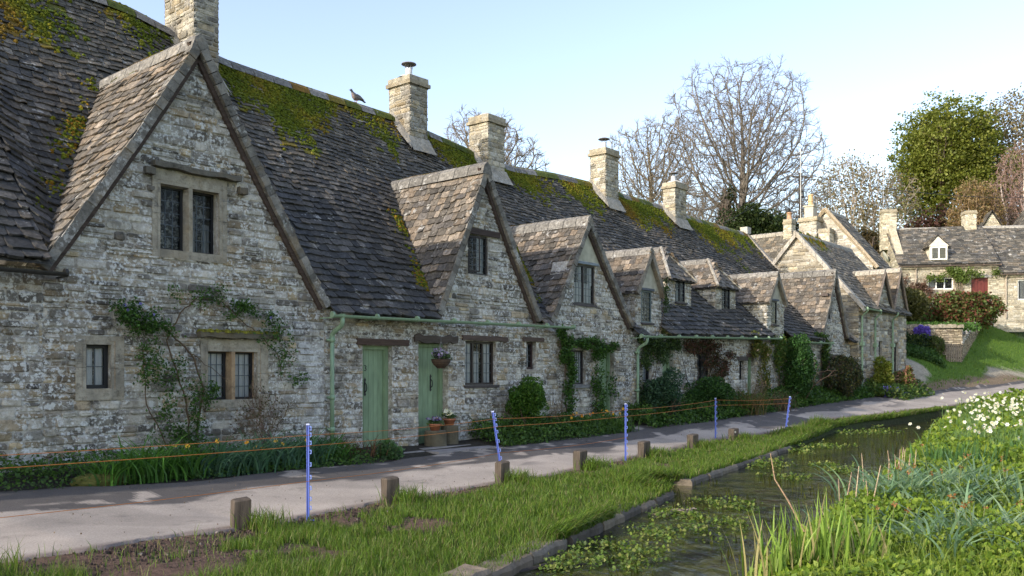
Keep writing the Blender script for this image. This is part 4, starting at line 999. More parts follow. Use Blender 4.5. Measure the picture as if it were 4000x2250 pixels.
# ================================================================== ground, lane, stream
D_=(.645,.764)
def tw(x,y):
    dx=x+2.45;dy=y-15.7;return dx*.645+dy*.764,-dx*.764+dy*.645
def st(a,b,x):
    f=np.clip((x-a)/(b-a),0,1);return f*f*(3-2*f)
YL=[-6,0,7.19,8.46,12.0,12.35,13.05,13.4,19.1,25,27,29,31,32,60];XL=[-7.5,-3.6,-.16,.43,2.16,1.85,1.80,2.72,5.97,9.2,10.9,12.9,15.0,16.2,44]
YR=[-6,0,8.1,10.6,14.2,22.6,28,30,32,60];XR=[-5.3,-1.6,2.6,4.15,6.2,10.8,13.9,15.3,16.7,44.4]
def G(x,y,water=True):
    x=np.asarray(x,float);y=np.asarray(y,float)
    t,w=tw(x,y)
    z0=np.interp(t,[-14,-6,-1,1,7.5,9,24,30,40,50,60],[.38,.38,.33,.26,.4,.42,.8,.95,1.6,2.1,2.4])
    zm=np.interp(t,[-14,-6.5,-.7,4.3,11.3,16,24,30,40,50,60],[.28,.25,.15,.2,.3,.42,.62,.75,1.4,1.9,2.2])
    zn=np.interp(t,[-14,-7,-5,12,20,24,30,39,50,60],[.15,.14,0,0,.15,.3,.6,1.1,1.7,2])
    z=np.where(w>-1,zm+(z0-zm)*st(-1,-.1,w),zn+(zm-zn)*st(-3.2,-1,w))
    q=-.59*(x-13)+.8*(y-34)
    q=q-1.5*np.clip((8-t)/10,0,1)-3*np.clip((-t)/10,0,1)-4*st(30,24,t)
    h=.46*np.clip(q,0,None);h=np.where(h>6,6+(h-6)*.5,h);h=np.minimum(h,11)
    h=np.where(t<24,h*st(6,14,w),h)
    z=z+h
    a=np.interp(y,YL,XL);b=np.interp(y,YR,XR)
    s=st(0,.5,x-b)
    z=z*(1-.6*s*st(22,10,y))+.12*s*st(40,30,y)
    if water:
        ins=np.minimum(st(-.02,.16,x-a),st(.06,-.55,x-b))*st(32,30.6,y)
        z=z*(1-ins)+(-.62)*ins
    return z
def g1(x,y,water=True):return float(G(x,y,water))
WZ=-.085
def vnoise(x,y,s,seed=0,o=4):
    """cheap value noise, numpy"""
    r=np.zeros_like(x,dtype=float);am=1;tot=0
    for k in range(o):
        xs=x*s+seed*17.3+k*5.1;ys=y*s+seed*7.7+k*9.3;xi=np.floor(xs);yi=np.floor(ys);fx=xs-xi;fy=ys-yi;fx=fx*fx*(3-2*fx);fy=fy*fy*(3-2*fy)
        h=lambda a,b:np.modf(np.abs(np.sin(a*127.1+b*311.7+seed)*43758.5453))[0]
        v=(h(xi,yi)*(1-fx)+h(xi+1,yi)*fx)*(1-fy)+(h(xi,yi+1)*(1-fx)+h(xi+1,yi+1)*fx)*fy
        r+=v*am;tot+=am;am*=.5;s*=2.1
    return r/tot
NE=np.array([(-7.5,2.0),(-5.6,4.7),(-4.3,6.4),(-3.9,6.95),(-3.5,7.43),(-3.2,8.1),(-2.9,8.87),(-2.32,9.9),(-1.78,10.7),(-1.2,11.54),(-.3,12.7),(.6,13.8),(1.4,15.2),(2.08,16.3),(2.9,17.5),(3.6,18.6),(4.3,19.7),(5.7,21.4),(7.01,22.9),(8.28,24.7),(9.7,26.5),(11.6,28.4),(13.6,30.6),(15.2,31.9),(17.2,33.4),(20,36.0),(22.2,37.4),(27,40.6),(36,46.5),(50,55)])
UE=np.array([(-13,2.2),(-9.5,6.0),(-6.6,9.4),(-5.0,10.6),(-4.2,11.35),(-3.3,12.5),(-2.6,13.5),(-1.7,14.7),(-.7,16.3),(.3,17.3),(1.3,18.7),(2.4,20.3),(3.3,21.4),(4.8,22.9),(6.1,24.4),(7.0,25.5),(8.1,26.9),(9.2,28.2),(12.2,31.8),(14.2,34.0),(16.05,36.14),(19.45,38.83),(22.14,40.86),(25.3,43.2),(33,49.0),(47,58)])
def neX(y):return np.interp(y,NE[:,1],NE[:,0])
def resample(P,n):
    d=np.r_[0,np.cumsum(np.linalg.norm(np.diff(P,axis=0),axis=1))];s=np.linspace(0,d[-1],n);return np.stack([np.interp(s,d,P[:,0]),np.interp(s,d,P[:,1])],1)
def cb(s):return s
# one ground sheet, fine near the camera and coarse to the horizon
def axis(a,b,st_,far0,far1):
    core=np.arange(a,b,st_);l=[a];s=st_
    while l[-1]>far0:s*=1.28;l.append(l[-1]-s)
    r=[core[-1]];s=st_
    while r[-1]<far1:s*=1.28;r.append(r[-1]+s)
    return np.r_[np.array(l[1:])[::-1],core,np.array(r[1:])]
gx=axis(-10,24,.12,-900,900);gy=axis(2,44,.12,-300,1500)
X,Y=np.meshgrid(gx,gy);Z=G(X,Y)
T_,W_=tw(X,Y)
a_=np.interp(Y,YL,XL);b_=np.interp(Y,YR,XR)
dne=X-neX(Y)
n1=vnoise(X,Y,2.2,1);n2=vnoise(X,Y,9,2,3);n3=vnoise(X,Y,.6,3)
inst=(X>a_-.1)&(X<b_)&(Y<32)
Z=Z+np.where((dne>.05)&(X<a_-.15),(n1-.5)*.09+(n2-.5)*.05*(n1>.45),0)*(Y<40)
Z=np.where(X>b_+.3,Z+(n1-.5)*.08,Z)
def baremask(x,y):
    """bare trodden soil between the lane and the verge grass"""
    d=(x-neX(y))*.82;n=vnoise(x,y,2.2,1);m=vnoise(x,y,.9,5)
    wd=np.interp(y,[4,6,7.5,8.6,10,12,13.6,15,16,20,26],[.3,.8,.7,.5,.45,.35,.4,.75,.3,.28,.25])
    b=(d<wd*(.45+1.1*n))
    b|=(n*.6+m*.5>np.interp(y,[6,9,12,16],[.55,.60,.68,.75]))&(y<16)&(d<1.7)
    return b
bare=baremask(X,Y)
soil=np.array([.125,.082,.062]);turf=np.array([.055,.075,.022]);dark=np.array([.05,.045,.035]);grav=np.array([.34,.30,.23]);bed=np.array([.05,.05,.03])
col=np.empty(X.shape+(3,));col[:]=turf
fargrass=np.array([.085,.15,.022]);far=(T_>26)|(W_>4)
col[far]=fargrass
m=(dne>-.6)&(dne<.25)&~far;col[m]=soil
m=(dne>=.25-.1)&bare&(X<a_)&~far;col[m]=soil
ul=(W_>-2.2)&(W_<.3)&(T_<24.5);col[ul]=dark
ins=(X>a_)&(X<b_-.1)&(Y<31.5);col[ins]=bed
# gravel track up beside the end cottage, worn earth along the lane and a footpath fork
def near(P,x,y):
    P=np.array(P);best=np.full(x.shape,1e9)
    for i in range(len(P)-1):
        a=P[i];b=P[i+1];ab=b-a;t=np.clip(((x-a[0])*ab[0]+(y-a[1])*ab[1])/(ab@ab),0,1);best=np.minimum(best,np.hypot(x-a[0]-ab[0]*t,y-a[1]-ab[1]*t))
    return best
gp=near([(15.4,35.6),(16.6,37.3),(17.5,38.9),(18.4,40.3)],X,Y);m=gp<.55+.5*n1;col[m]=grav
gp=near([(23.0,41.8),(24.2,43.6),(25.2,44.0),(28,45.3),(35,50)],X,Y);m=gp<.25+.3*n1;col[m]=grav*.95
gp=near(UE[19:24]+np.array([0,.35]),X,Y);m=(gp<.2+.45*n1);col[m]=np.array([.20,.15,.10])
gp=near([(31,55),(33.5,57.5),(36,60)],X,Y);m=gp<1.3;col[m]=np.array([.22,.19,.16])
col*=(.8+.4*n2)[...,None]*(.85+.3*n1)[...,None]
ny,nx=X.shape;V=np.stack([X,Y,Z],-1).reshape(-1,3);idx=np.arange(ny*nx).reshape(ny,nx)
F=np.stack([idx[:-1,:-1],idx[:-1,1:],idx[1:,1:],idx[1:,:-1]],-1).reshape(-1,4)
GM,nt,b=newmat('earth_and_turf');n=tex(nt,'noise',14,8,rough=.7);c=mix(nt,1,attr(nt),ramp(nt,n.outputs[0],[(.3,.55),(.5,1),(.72,1.5)]),'MULTIPLY')
nt.links.new(c,b.inputs['Base Color']);b.inputs['Roughness'].default_value=.95;b.inputs['Specular IOR Level'].default_value=.1
h=tex(nt,'noise',22,9,rough=.7);bump(nt,b,h.outputs[0],.9,.05)
fc=col.reshape(-1,3)[F].mean(1)
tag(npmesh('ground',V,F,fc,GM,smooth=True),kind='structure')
# lane
nl=900;A=resample(NE,nl);B=resample(UE,nl)
# pair up by direction along the row so the strip does not shear
tA=tw(A[:,0],A[:,1])[0];tB=tw(B[:,0],B[:,1])[0];tt=np.linspace(-12,57,1400)
A=np.stack([np.interp(tt,tA,A[:,0]),np.interp(tt,tA,A[:,1])],1);B=np.stack([np.interp(tt,tB,B[:,0]),np.interp(tt,tB,B[:,1])],1)
nc=90;f=np.linspace(0,1,nc)[None,:]
wid=np.linalg.norm(B-A,axis=1)[:,None]
edge=(vnoise(tt,tt*0,2.3,8)-.5)*.34+(vnoise(tt,tt*0,11,9,2)-.5)*.09;edge2=(vnoise(tt,tt*0+4,1.6,11)-.5)*.3
fa=(edge/wid[:,0])[:,None];f2=fa+(1+(edge2+.12)[:,None]/wid-fa)*f
RX=A[:,0:1]+(B[:,0:1]-A[:,0:1])*f2;RY=A[:,1:2]+(B[:,1:2]-A[:,1:2])*f2
RZ=G(RX,RY,False)+.022
RZ[:,0]-=.03;RZ[:,-1]-=.03
asph=np.array([.36,.305,.255]);wet=np.array([.085,.074,.068])
d=f2*wid;dB=wid-d
na=vnoise(RX*.645+RY*.764,(-RX*.764+RY*.645)*3.2,.55,21,5);nb=vnoise(RX,RY,3.1,22,4)
trt=tt[:,None]+0*f
lim=np.interp(trt,[-12,-6,-3,0,2,5,9,14,20,26,40],[.85,.9,.7,.85,1.1,1.0,1.05,1.1,.8,.5,.2])
mk=st(.08,-.06,dB-lim*(.25+1.5*na))*(nb>.33)
mk=np.maximum(mk,st(.60,.66,na)*st(1.9,1.1,dB)*st(-2.5,-.5,trt)*st(26,22,trt)*.9)
cr=asph*(1-mk[...,None])+wet*mk[...,None]
br=st(.16,.0,d-.1*nb)*.8;cr=cr*(1-br[...,None])+np.array([.16,.115,.095])*br[...,None]
ck=np.abs(vnoise(RX,RY,1.3,33,4)-.5);cr*=(1-.35*(ck<.006)*(vnoise(RX,RY,.5,34)>.5))[...,None]
pt=vnoise(RX,RY,.7,35,2);cr*=np.where(pt>.62,.86,1)[...,None]
cr*=(.86+.22*vnoise(RX,RY,1.1,25,3)+.1*nb)[...,None]
n_=len(tt);V=np.stack([RX,RY,RZ],-1).reshape(-1,3);idx=np.arange(n_*nc).reshape(n_,nc)
F=np.stack([idx[:-1,:-1],idx[:-1,1:],idx[1:,1:],idx[1:,:-1]],-1).reshape(-1,4)[:,::-1]
RM,nt,b=newmat('worn_asphalt');n=tex(nt,'noise',55,6,rough=.8);n4=tex(nt,'noise',1.3,5);c=mix(nt,1,attr(nt),ramp(nt,n.outputs[0],[(.3,.62),(.5,1),(.7,1.4)]),'MULTIPLY')
c=mix(nt,1,c,ramp(nt,n4.outputs[0],[(.35,.88),(.65,1.1)]),'MULTIPLY')
nt.links.new(c,b.inputs['Base Color']);b.inputs['Roughness'].default_value=.88;h=tex(nt,'noise',90,5);bump(nt,b,h.outputs[0],.6,.012)
tag(npmesh('road',V,F,cr.reshape(-1,3)[F].mean(1),RM,smooth=True),kind='structure')
# stream surface
ys=np.linspace(-4,31.8,500);xa=np.interp(ys,YL,XL)-.15;xb=np.interp(ys,YR,XR)+.4;nc=24;f=np.linspace(0,1,nc)[None,:]
SX=xa[:,None]+(xb-xa)[:,None]*f;SY=ys[:,None]+0*f;SZ=0*SX+WZ;V=np.stack([SX,SY,SZ],-1).reshape(-1,3);idx=np.arange(500*nc).reshape(500,nc)
F=np.stack([idx[:-1,:-1],idx[:-1,1:],idx[1:,1:],idx[1:,:-1]],-1).reshape(-1,4)
WM,nt,b=newmat('stream_water');n=tex(nt,'noise',1.6,6,rough=.65,stretch=(1,1,1));vc=ramp(nt,n.outputs[0],[(.38,(.005,.006,.005)),(.47,(.022,.026,.009)),(.54,(.07,.07,.016)),(.60,(.02,.018,.008)),(.68,(.055,.038,.017))])
nt.links.new(vc,b.inputs['Base Color']);b.inputs['Roughness'].default_value=.07;b.inputs['IOR'].default_value=1.36;b.inputs['Specular IOR Level'].default_value=.5
tc=nt.nodes['TC'];mp=N_(nt,'ShaderNodeMapping');mp.inputs['Rotation'].default_value=(0,0,R(28));mp.inputs['Scale'].default_value=(1,.42,1);nt.links.new(tc.outputs['Object'],mp.inputs[0])
w1=tex(nt,'noise',9,5,co=mp.outputs[0],rough=.6,dist=.6);w2=tex(nt,'noise',2.6,3,co=mp.outputs[0]);ad=N_(nt,'ShaderNodeMath',operation='MULTIPLY_ADD');nt.links.new(w2.outputs[0],ad.inputs[0]);ad.inputs[1].default_value=1.2;nt.links.new(w1.outputs[0],ad.inputs[2])
bump(nt,b,ad.outputs[0],.75,.024)
tag(npmesh('stream',V,F,np.full((len(F),3),.02),WM,smooth=True),kind='structure')
# kerb stones of the stream edge
rn=random.Random(12);KM=m_attr('kerb_stone',.9,.4,7,.8,.015,24)
def kerb(x,y,ang,l,i,lab,w=.3):
    m=MB();c=rn.choice([(.17,.14,.105),(.22,.17,.12),(.13,.105,.08),(.24,.19,.13)]);q=rn.uniform(.8,1.15);c=tuple(v*q for v in c)
    vs=[];n=5
    for k in range(n+1):
        f=k/n-.5;e=rn.uniform(-.02,.02)
        for yy,zz in((-w/2+e,-.42),(-w/2+e,-.05),(-w/2+.03+e,-.012),(w/2-.02,0),(w/2,-.03),(w/2,-.42)):vs.append((f*l,yy+rn.uniform(-.006,.006),zz+rn.uniform(-.008,.008)))
    fs=[]
    for k in range(n):
        for j in range(5):fs.append((k*6+j,k*6+j+1,(k+1)*6+j+1,(k+1)*6+j))
    fs+=[tuple(range(5,-1,-1)),tuple(n*6+j for j in range(6))];m.mesh(vs,[f[::-1] for f in fs],c)
    m.box(-l*.48,l*.48,-w*.45,w*.4,-.62,-.41,(.05,.06,.03),jit=.02)
    o=m.build('kerb_stone',KM,loc=(x,y,g1(x-.3,y)+.02+rn.uniform(-.015,.01)),rz=ang);tag(o,lab,'kerb stone','kerb stones edging the stream')
ords=['first','second','third','fourth','fifth','sixth','seventh','eighth','ninth','tenth','eleventh','twelfth','thirteenth','fourteenth','fifteenth','sixteenth']
def run(y0,y1,desc,w):
    y=y0;i=0
    while y<y1:
        l=rn.uniform(.55,.95);yy=y+l*.44;x=float(np.interp(yy,YL,XL));x2=float(np.interp(yy+.2,YL,XL));an=math.atan2(.2,x2-x)
        kerb(x-.09,yy,an,l*.97,i,'%s worn stone from the camera in the kerb %s'%(ords[min(i,15)],desc),w);y+=l*math.sin(an)+.02;i+=1
run(5.6,12.1,'along the nearer grass bank',.26);run(13.3,19.2,'beyond the grassy inlet',.30)
# ---- flat paving at the two green doors
m=MB();PVM=m_attr('threshold_paving',.9,.3,6,.5,.01,26)
for (ta,tb,wa,wb,zz) in((-.36,.62,-.62,.03,.225),(.7,1.98,-.5,.03,.245),(.66,2.3,-.95,-.52,.215),(6.95,7.8,-.45,.03,.30)):
    c=random.uniform(.24,.32);P=[W(ta,wa),W(tb,wa),W(tb,wb),W(ta,wb)]
    vs=[(p.x,p.y,zz) for p in P]+[(p.x,p.y,zz-.3) for p in P];m.mesh(vs,[(0,1,2,3),(0,4,5,1),(1,5,6,2),(2,6,7,3),(3,7,4,0)],(c,c*.92,c*.88))
tag(m.build('doorstep_paving',PVM),kind='structure')
# ================================================================== posts, stakes, cord
PW=m_attr('bollard_oak',.85,.5,5,.7,.008,22,stretch=(4,4,.6))
PX=[(-2.816,9.07),(-1.516,10.9),(-.146,12.83),(1.145,14.65),(2.50,16.55),(3.80,18.4),(5.14,20.3)]
pl=['squat square timber post nearest the camera at the lane edge','second timber post from the camera, ringed by grass','third timber post from the camera, in front of the leaning blue stake','fourth timber post from the camera, with a tall grass tuft at its right','fifth timber post from the camera, just right of the middle blue stake','sixth timber post from the camera, low and half sunk in the grass','farthest timber post, with a pale knot near its top']
for i,((x,y),lb) in enumerate(zip(PX,pl)):
    m=MB();z=g1(x,y);h=.335-z;s=.085 if i!=2 else .078;rr=random.Random(i);ln=rr.uniform(-.02,.02);cs=[]
    for zz,e in((-.25,0),(h*.5,0),(h-.018,0),(h,.014)):
        for sx,sy in((-1,-1),(1,-1),(1,1),(-1,1)):
            cs.append((sx*(s-e)+ln*zz+rr.uniform(-.003,.003),sy*(s-e)+rr.uniform(-.003,.003),zz+(sx*.008 if zz>.2 else 0)))
    m.mesh(cs,[(a*4+k,a*4+(k+1)%4,a*4+4+(k+1)%4,a*4+4+k) for a in range(3) for k in range(4)]+[(12,13,14,15)],(.075,.06,.048))
    if i==6:m.mesh([(-.03+.028*math.cos(a),-s-.002,h-.08+.028*math.sin(a)) for a in np.linspace(0,6.28,9)[:-1]],[tuple(range(8))],(.6,.55,.45))
    o=m.build('timber_post',PW,loc=(x,y,z),rz=R([30,34,36,38,36,35,33][i]));tag(o,lb,'bollard','timber posts along the lane edge')
BL=m_attr('blue_plastic',.4,.06,5,0,spec=.4)
def stake(x,y,top,lab):
    z=g1(x,y);b=Vector((0,0,-.15));t=Vector((top[0]-x,top[1]-y,top[2]-z));ax=(t).normalized();L=t.length
    rt=Vector((1,0,0))-ax*ax.x;rt.normalize();fw=ax.cross(rt)
    M=Matrix((rt,-fw if fw.y>0 else fw,ax)).transposed().to_4x4()
    r=empty('fence_stake',(x,y,z),0,lab,'stake','blue electric fence stakes');m=MB()
    m.box(-.016,-.011,-.012,.012,-.12,L,(.09,.13,.46),M);m.box(.009,.014,-.012,.012,-.12,L,(.09,.13,.46),M);m.box(-.011,.009,-.003,.003,-.12,L-.003,(.11,.16,.5),M)
    m.box(-.02,.018,-.014,.014,L,L+.015,(.45,.5,.75),M);m.build('shaft',BL,r)
    lg=MB()
    for zz in(.12,.22,.34,.46,.60,.74,.84,.93,1.0):
        if zz<L-.02:
            lg.box(.014,.038,-.006,.006,zz,zz+.008,(.17,.24,.6),M);lg.box(.030,.038,-.006,.006,zz+.008,zz+.045,(.17,.24,.6),M);lg.box(.014,.03,-.006,.006,zz+.037,zz+.045,(.2,.3,.8),M)
    lg.build('cord_hooks',BL,r);f=MB();f.box(-.02,.07,-.012,.012,.0,.012,(.08,.1,.3),M);f.build('foot_tread',BL,r)
    return r
ST=[((-2.257,9.68),(-2.257,9.68,1.06),'blue stake nearest the camera, upright at the left beside the first timber post'),((-.14,13.1),(-.285,13.0,1.05),'blue stake leaning to the left behind the third timber post'),((2.09,16.1),(2.09,16.1,1.05),'upright blue stake between the fourth and fifth timber posts'),((4.77,20.5),(4.77,20.5,1.02),'slim upright blue stake just left of the sixth timber post, mirrored in the stream'),((7.02,22.5),(7.15,22.5,1.0),'farthest blue stake, leaning to the right above a grass tuft')]
for (x,y),t,lb in ST:stake(x,y,t,lb)
CM=m_attr('orange_twine',.7,.2,40,0)
SP=[(-5.6,5.4)]+[s[0] for s in ST]
tops=[(-5.6,5.4,1.1)]+[s[1] for s in ST]
for zi,(h,lb,sg) in enumerate(((.95,'topmost thin orange cord strung between the blue stakes',.03),(.83,'middle thin orange cord strung between the blue stakes',.015),(.44,'lowest faint orange cord, close above the lane',.03))):
    P=[]
    for i in range(len(SP)):
        f=h/1.05;x=SP[i][0]+(tops[i][0]-SP[i][0])*f+.03;y=SP[i][1]+(tops[i][1]-SP[i][1])*f;P.append(Vector((x,y,g1(*SP[i])*.5+h)))
    n=5 if zi<2 else 3;Q=[]
    for i in range(n):
        for k in range(8):
            f=k/8;p=P[i].lerp(P[i+1],f);p.z-=sg*4*f*(1-f);Q.append(p)
    Q.append(P[n]);m=MB();m.tube(Q,.0034 if zi<2 else .0028,4,(.42,.15,.035));tag(m.build('twine_cord',CM),lb,'cord','orange cords of the stake fence')
# ================================================================== doorway plants, basket, pigeon
def flowers(P,r,cols,name,parent=None,cup=None,face=(.3,-.6,.7),npet=6,jit=.5):
    """little open flowers: npet petals each, at points P"""
    n=len(P);r=np.broadcast_to(r,(n,));fd=unit(np.array(face)+RNG.normal(size=(n,3))*jit);a=unit(np.cross(fd,[0.,0,1.]));b=np.cross(fd,a)
    V=[];cs=[];cols=np.asarray(cols)
    ci=cols[RNG.integers(0,len(cols),n)]*RNG.uniform(.85,1.1,(n,1))
    for k in range(npet):
        t=6.283*k/npet;d=a*math.cos(t)+b*math.sin(t);e=np.cross(fd,d);rr=r[:,None]
        V.append(np.stack([P,P+d*rr*.55+e*rr*.33+fd*rr*.1,P+d*rr+fd*rr*.12,P+d*rr*.55-e*rr*.33+fd*rr*.1],1));cs.append(ci)
    if cup is not None:
        for k in range(3):
            t=2.09*k;d=a*math.cos(t)+b*math.sin(t);d2=a*math.cos(t+2.09)+b*math.sin(t+2.09);rr=r[:,None]
            V.append(np.stack([P,P+d*rr*.3+fd*rr*.4,P+(d+d2)*rr*.2+fd*rr*.42,P+d2*rr*.3+fd*rr*.4],1));cs.append(np.tile(np.array(cup),(n,1)))
    V=np.concatenate(V);cs=np.concatenate(cs);return npmesh(name,V.reshape(-1,3),np.arange(len(V)*4).reshape(-1,4),cs,PETAL,parent)
def P3(t,w,z=0):
    v=W(t,w,z);return np.array([v.x,v.y,v.z])
for (t,w,r,h,lb) in((1.3,-.2,.21,.3,'squat mossy log stump under the pot of purple flowers'),(1.72,-.17,.17,.38,'taller pale log stump under the pot of white flowers')):
    p=W(t,w,.235);m=MB();n=18;vs=[]
    for z in(0,.05,h-.02,h):
        for k in range(n):
            a=6.283*k/n;q=r*(1+.05*math.sin(3*a+t)+random.uniform(-.015,.015))*(.97 if z==h else 1)*(1.05 if z==0 else 1);vs.append((q*math.cos(a),q*math.sin(a),z))
    m.mesh(vs,[(i*n+k,i*n+(k+1)%n,(i+1)*n+(k+1)%n,(i+1)*n+k) for i in range(3) for k in range(n)],(.10,.085,.055));m.mesh(vs[3*n:],[tuple(range(n))],(.19,.155,.11))
    tag(m.build('log_stump',BARK,loc=p),lb,'stump','log stumps holding flowerpots')
for (t,w,z,cs,lb,fc) in((1.3,-.2,.535,[(.12,.07,.22),(.3,.28,.5)],'terracotta pot of dark purple pansies on the squat log','violet'),(1.72,-.17,.615,[(.8,.8,.74)],'terracotta pot of white daisies on the taller log','white')):
    p=W(t,w,z);r=empty('flower_pot',p,0,lb,'flowerpot','terracotta flowerpots by the second door');m=MB();m.lathe((0,0,0),[(.0,0),(.08,0),(.115,.1),(.13,.1),(.13,.13),(.115,.13),(.105,.1),(0,.1)],16,(.34,.13,.07));m.build('pot',CLAY,r,True)
    q=blob_pts((0,0,.18),(.16,.16,.11),420,8);leaves(q,.035,[(.05,.10,.03),(.08,.14,.04)],'foliage',parent=r)
    q=blob_pts((0,0,.23),(.16,.16,.08),50,8,shell=.9);q[:,2]=np.abs(q[:,2]-.2)+.2;flowers(q,.028,cs,'flowers',r,cup=(.6,.45,.05))
bp=W(1.42,-.24,1.78);r=empty('hanging_basket',(bp.x,bp.y,1.72),0,'wicker hanging basket of lilac flowers in front of the second green door','hanging basket');m=MB()
n=18
for i in range(9):
    z=.0+.16*i/8;q=.07+.11*math.sin(math.pi/2*i/8);m.tube([(q*math.cos(6.283*k/n),q*math.sin(6.283*k/n),z+.004*(k%2)) for k in range(n+1)],.011,5,random.choice([(.06,.04,.03),(.09,.06,.04),(.045,.03,.022)]))
for k in range(18):
    a=6.283*k/18;m.tube([((.065+.11*math.sin(math.pi/2*i/5))*math.cos(a),(.065+.11*math.sin(math.pi/2*i/5))*math.sin(a),.16*i/5) for i in range(6)],.007,4,(.07,.045,.03))
m.lathe((0,0,0),[(0,.01),(.06,.01),(.165,.15),(0,.14)],14,(.03,.02,.015));m.build('basket',TIMBER,r)
m=MB()
for k in range(3):
    a=2.09*k+.4;m.tube([(.17*math.cos(a),.17*math.sin(a),.17),(0,0,.50)],.004,4,(.2,.2,.2))
m.tube([(0,0,.5),(0,0,.6),(-.06,.12,.61)],.005,4,(.1,.1,.1));m.build('chain',METAL,r)
q=blob_pts((0,0,.22),(.2,.2,.1),700,9);leaves(q,.035,[(.05,.10,.03),(.08,.13,.05)],'foliage',parent=r);q=blob_pts((0,0,.26),(.2,.2,.1),160,8,shell=.85);flowers(q,.026,[(.35,.25,.5),(.28,.18,.4),(.5,.42,.6)],'flowers',r)
def pigeon():
    p=W(3.22,4.42,zridge(3.22)+.07);r=empty('wood_pigeon',p,PHI+R(8),'grey pigeon standing on the mossy ridge left of the chimney with the metal cowl','bird');m=MB()
    # spine: x (tail +) , z ; radii
    prof=[(-.235,.262,.004,.004),(-.215,.268,.016,.016),(-.19,.277,.028,.03),(-.165,.272,.033,.036),(-.145,.245,.034,.04),(-.125,.205,.045,.055),(-.09,.165,.066,.08),(-.03,.14,.078,.088),(.04,.135,.072,.078),(.11,.14,.052,.055),(.17,.138,.035,.03),(.25,.118,.034,.014),(.33,.095,.036,.009),(.345,.09,.03,.006)]
    n=12;vs=[];S=.95
    for x,z,ry,rz in prof:
        for k in range(n):
            a=6.283*k/n;vs.append((x*S,ry*math.cos(a)*S,(z+rz*math.sin(a))*S))
    fs=[(i*n+k,(i+1)*n+k,(i+1)*n+(k+1)%n,i*n+(k+1)%n) for i in range(len(prof)-1) for k in range(n)]+[tuple(range(n)),tuple((len(prof)-1)*n+k for k in range(n-1,-1,-1))]
    m.v=vs
    for i,f in enumerate(fs):
        s=i//n;c=(.16,.17,.20) if s<4 else (.24,.19,.19) if s<8 and (i%n)>n//2 else (.17,.16,.17) if s<10 else (.07,.07,.09);m.f.append(f);m.c.append(c);m.m.append(0)
    m.build('body',PLAST,r,True)
    for sy in(-1,1):
        w=MB();P=[(-.09,.185),(-.02,.205),(.08,.19),(.17,.155),(.27,.118),(.16,.115),(.05,.10),(-.05,.115)]
        vs=[(x*S,sy*(.075-abs(x-.02)*.12)*S,z*S) for x,z in P]+[(x*S,sy*(.088-abs(x-.02)*.14)*S,(z*.9+.014)*S) for x,z in P];k=len(P)
        w.mesh(vs,[tuple(range(k,2*k))]+[(i,(i+1)%k,k+(i+1)%k,k+i) for i in range(k)],(.13,.12,.12));w.build('wing',PLAST,r)
        l=MB();l.tube([(.0,sy*.03,.08),(-.005,sy*.032,.0)],.007,5,(.35,.12,.1))
        for a in(-.5,0,.5):l.tube([(-.005,sy*.032,.004),(-.045,sy*.032+a*.05,.002)],.004,4,(.35,.12,.1))
        l.build('leg',PLAST,r)
    b=MB();b.tube([(-.232*S,0,.265*S),(-.262*S,0,.255*S)],[.008,.002],6,(.5,.3,.12));b.build('beak',PLAST,r)
pigeon()
# mossy boulder in the border
v=W(-5.35,-.98);m=MB();n=14;vs=[]
for i,(rr,zz) in enumerate(((.24,0),(.27,.06),(.24,.13),(.14,.17),(.0,.175))):
    for k in range(n):
        a=6.283*k/n;q=rr*(1+.12*math.sin(2*a+1)+.06*math.sin(5*a));vs.append((q*math.cos(a)*1.25,q*math.sin(a)*.7,zz))
m.mesh(vs,[(i*n+k,i*n+(k+1)%n,(i+1)*n+(k+1)%n,(i+1)*n+k) for i in range(4) for k in range(n)],(.11,.11,.035));tag(m.build('mossy_boulder',MOSS,True and None,True,loc=(v.x,v.y,g1(v.x,v.y)-.02),rz=.7),'rounded boulder green with moss at the edge of the left border','stone')
# ================================================================== plants
def gz(P,off=0):
    P=np.asarray(P,float);return np.stack([P[:,0],P[:,1],G(P[:,0],P[:,1])+off],1)
def twpts(t,w):
    return np.stack([PO.x+.645*t-.764*w,PO.y+.764*t+.645*w],1)
GRC=[(.18,.16,.07),(.10,.175,.02),(.08,.145,.017),(.11,.185,.022),(.13,.20,.025),(.065,.125,.016),(.13,.17,.03),(.075,.125,.016)]
GRD=[(.05,.105,.022),(.065,.135,.028),(.085,.16,.033),(.04,.08,.02)]
# --- verge grass between lane and stream: many blades, nobody could count them
def grass(n,y0,y1,h,w,name,label,seed,cols=GRC,region=None):
    r=np.random.default_rng(seed);u=r.random(n*4);y=y0*(y1/y0)**u;a=neX(y);b=np.interp(y,YL,XL);x=a+.0+(b-a+.02)*r.random(len(y));
    k=~baremask(x,y)|(r.random(len(y))<.05);k&=(b-a)>.1;x=x[k][:n];y=y[k][:n]
    z=G(x,y,False)+((vnoise(x,y,2.2,1)-.5)*.09)*((x-neX(y))>.05)
    cl=vnoise(x,y,3.2,31,3);hh=h*(.45+1.1*cl)*r.uniform(.6,1.35,len(x))
    return x,y,z,hh,r
x,y,z,hh,r=grass(92000,4.6,32,.105,.006,'','',1)
